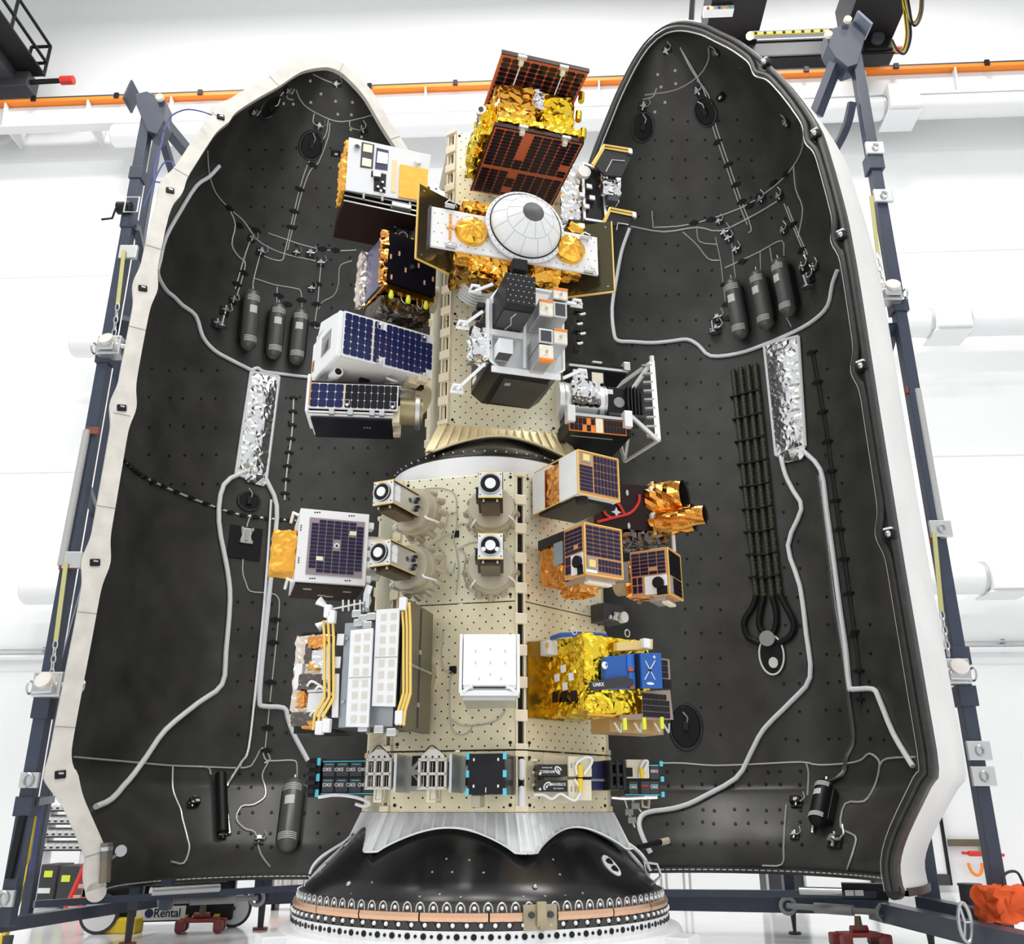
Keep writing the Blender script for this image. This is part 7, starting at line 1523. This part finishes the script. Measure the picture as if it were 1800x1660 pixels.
for k, yy in enumerate((1135, 1142, 1149)):
    t = wall_thing('conduit', ('upper', 'middle', 'lower')[k] + ' one of three thin conduits along the back wall', 'conduit', 900, yy, .1, 'conduits on the back wall'); MB().cyl((-23, 0, 0), (23, 0, 0), .025 if k < 2 else .06, 8).build('pipe', ductm if k == 2 else mat('conduit_grey', (.5, .5, .52), .5), t, smooth=True)
    for q in range(-6, 7): MB().box((q * 3.5, .03, 0), (.06, .1, .1)).build('pipe_clip', grey, t)
dsteel = mat('crane_steel', (.055, .055, .062), .45, .2)
# right crane: two girders towards the viewer on an end truck
t = wall_thing('bridge_crane', 'dark grey overhead crane with two girders above the right fairing half', 'crane', 1445, 96, 1.0)
a = hit(t, 1, -.2, 1300, 95); b = hit(t, 1, -.2, 1572, 95); et = MB().box(((a.x + b.x) / 2, 0, .0), (b.x - a.x, .5, .55)).build('end_truck', dsteel, t, bevel=.02)
MB().box(((a.x + b.x) / 2, -.26, .26), (b.x - a.x, .06, .05)).build('truck_flange', black, et); MB().box(((a.x + b.x) / 2, -.26, -.26), (b.x - a.x, .06, .05)).build('truck_flange', black, et)
MB().cyl((b.x, -.1, -.05), (b.x + .25, -.1, -.05), .1, 12).build('red_bumper', red, t, smooth=True); MB().box((b.x - .4, -.2, .0), (.7, .3, .45)).build('drive_box', black, t, bevel=.03); MB().cyl((b.x - .45, -.5, .05), (b.x - .45, -.3, .05), .16, 16).build('drive_motor', grey_d, t, smooth=True); MB().box((b.x - .5, -.2, .55), (.15, .15, .4)).build('orange_box', mat('orange_box', (.8, .15, .03), .5), t)
for x0, x1 in ((1240, 1322), (1483, 1562)):
    p0 = hit(t, 1, -.2, x0, 75); p1 = hit(t, 1, -.2, x1, 75); gx0, gx1 = p0.x, p1.x; g_ = MB().box(((gx0 + gx1) / 2, -6.2, .85), (gx1 - gx0, 12.5, 1.3)).build('girder', dsteel, t, bevel=.02)
    MB().box(((gx0 + gx1) / 2, -6.2, .2), (gx1 - gx0 + .15, 12.5, .05)).build('girder_flange', black, g_)
p = hit(t, 2, .18, 1262, 17); o = MB().box((p.x, p.y - .0, p.z - .06), (.75, .25, .14)).build('control_box', white, t, bevel=.01)
for k, cc in enumerate((red, amber_edge, bluep, yellow, mat('green_tag', (.1, .5, .25), .5))): MB().ball((p.x - .28 + k * .14, p.y - .14, p.z - .09), .04, 8).build('indicator', cc, o)
a = hit(t, 1, -3.0, 1318, 62); b = hit(t, 1, -3.0, 1482, 52); la = MB().box(((a.x + b.x) / 2, -3, a.z), (b.x - a.x, .14, .1)).build('cable_tray', grey, t); MB().box(((a.x + b.x) / 2, -3.09, a.z - .06), (b.x - a.x, .03, .05)).build('tray_edge', yellow, la)
for k in range(10): MB().box((a.x + (b.x - a.x) * (k + .5) / 10, -3.11, a.z - .06), (.06, .03, .05)).build('tray_slot', black, la)
o = MB().ball((a.x, -3.0, a.z - .02), .09, 10).build('work_lamp', mat('lamp_glow', (1, .8, .45), .4, emit=6), t)
for k, cc in enumerate((yellow, black, yellow, grey, black)):
    q = [(1586 + k * 2, -12), (1590 + k * 2, 25), (1593 + k * 2, 60 + k), (1588 + k, 85 + k * 2), (1575 + k, 90), (1568, 70)]; MB().tube(spline([hit(t, 1, -2.0 - k * .05, *a) for a in q], 5), .028, 6).build('festoon_cable', cc, t, smooth=True)
    q = [(1586 + k * 2, -14), (1590 + k * 2, 10), (1600 + k, 34 + k * 2), (1609 + k, 38 + k), (1617 + k, 20), (1619 + k, -14)]; MB().tube(spline([hit(t, 1, -2.2 - k * .05, *a) for a in q], 5), .028, 6).build('festoon_cable', cc, t, smooth=True)
for dx in (0, 5): MB().tube([hit(t, 1, -4.0, *a) for a in ((1212 + dx, 45), (1216 + dx, -15))], .03, 6).build('hoist_rope', black, t)
# left crane with a railed platform
t = wall_thing('crane_platform', 'dark crane end with railed walkway and red bumper in the top left corner', 'crane', 20, 150, 1.0)
b = hit(t, 1, -.2, 46, 160); MB().box((b.x - 2.0, 0, .0), (4.0, .5, .5)).build('end_truck', dsteel, t, bevel=.02); MB().cyl((b.x, -.1, -.02), (b.x + 1.0, -.1, .0), .07, 10).build('buffer_rod', black, t, smooth=True); MB().cyl((b.x + .85, -.1, 0), (b.x + 1.2, -.1, 0), .12, 14).build('red_bumper', red, t, smooth=True)
MB().box((b.x - 1.2, -4.0, .5), (1.6, 8.0, 1.0)).build('girder', dsteel, t); MB().box((b.x - .15, -4.0, .3), (.9, 8.0, .06)).build('walkway', black, t)
for zz in (.75, 1.35): MB().cyl((b.x + .25, 0, zz), (b.x + .25, -8, zz), .045, 8).build('handrail', black, t, smooth=True); MB().cyl((b.x + .25, 0, zz), (b.x - .3, 0, zz), .045, 8).build('handrail', black, t, smooth=True)
for k in range(6): MB().cyl((b.x + .25, -k * 1.6, .3), (b.x + .25, -k * 1.6, 1.35), .045, 8).build('rail_post', black, t, smooth=True)
MB().cyl((b.x - .3, 0, .3), (b.x - .3, 0, 1.35), .045, 8).build('rail_post', black, t, smooth=True)
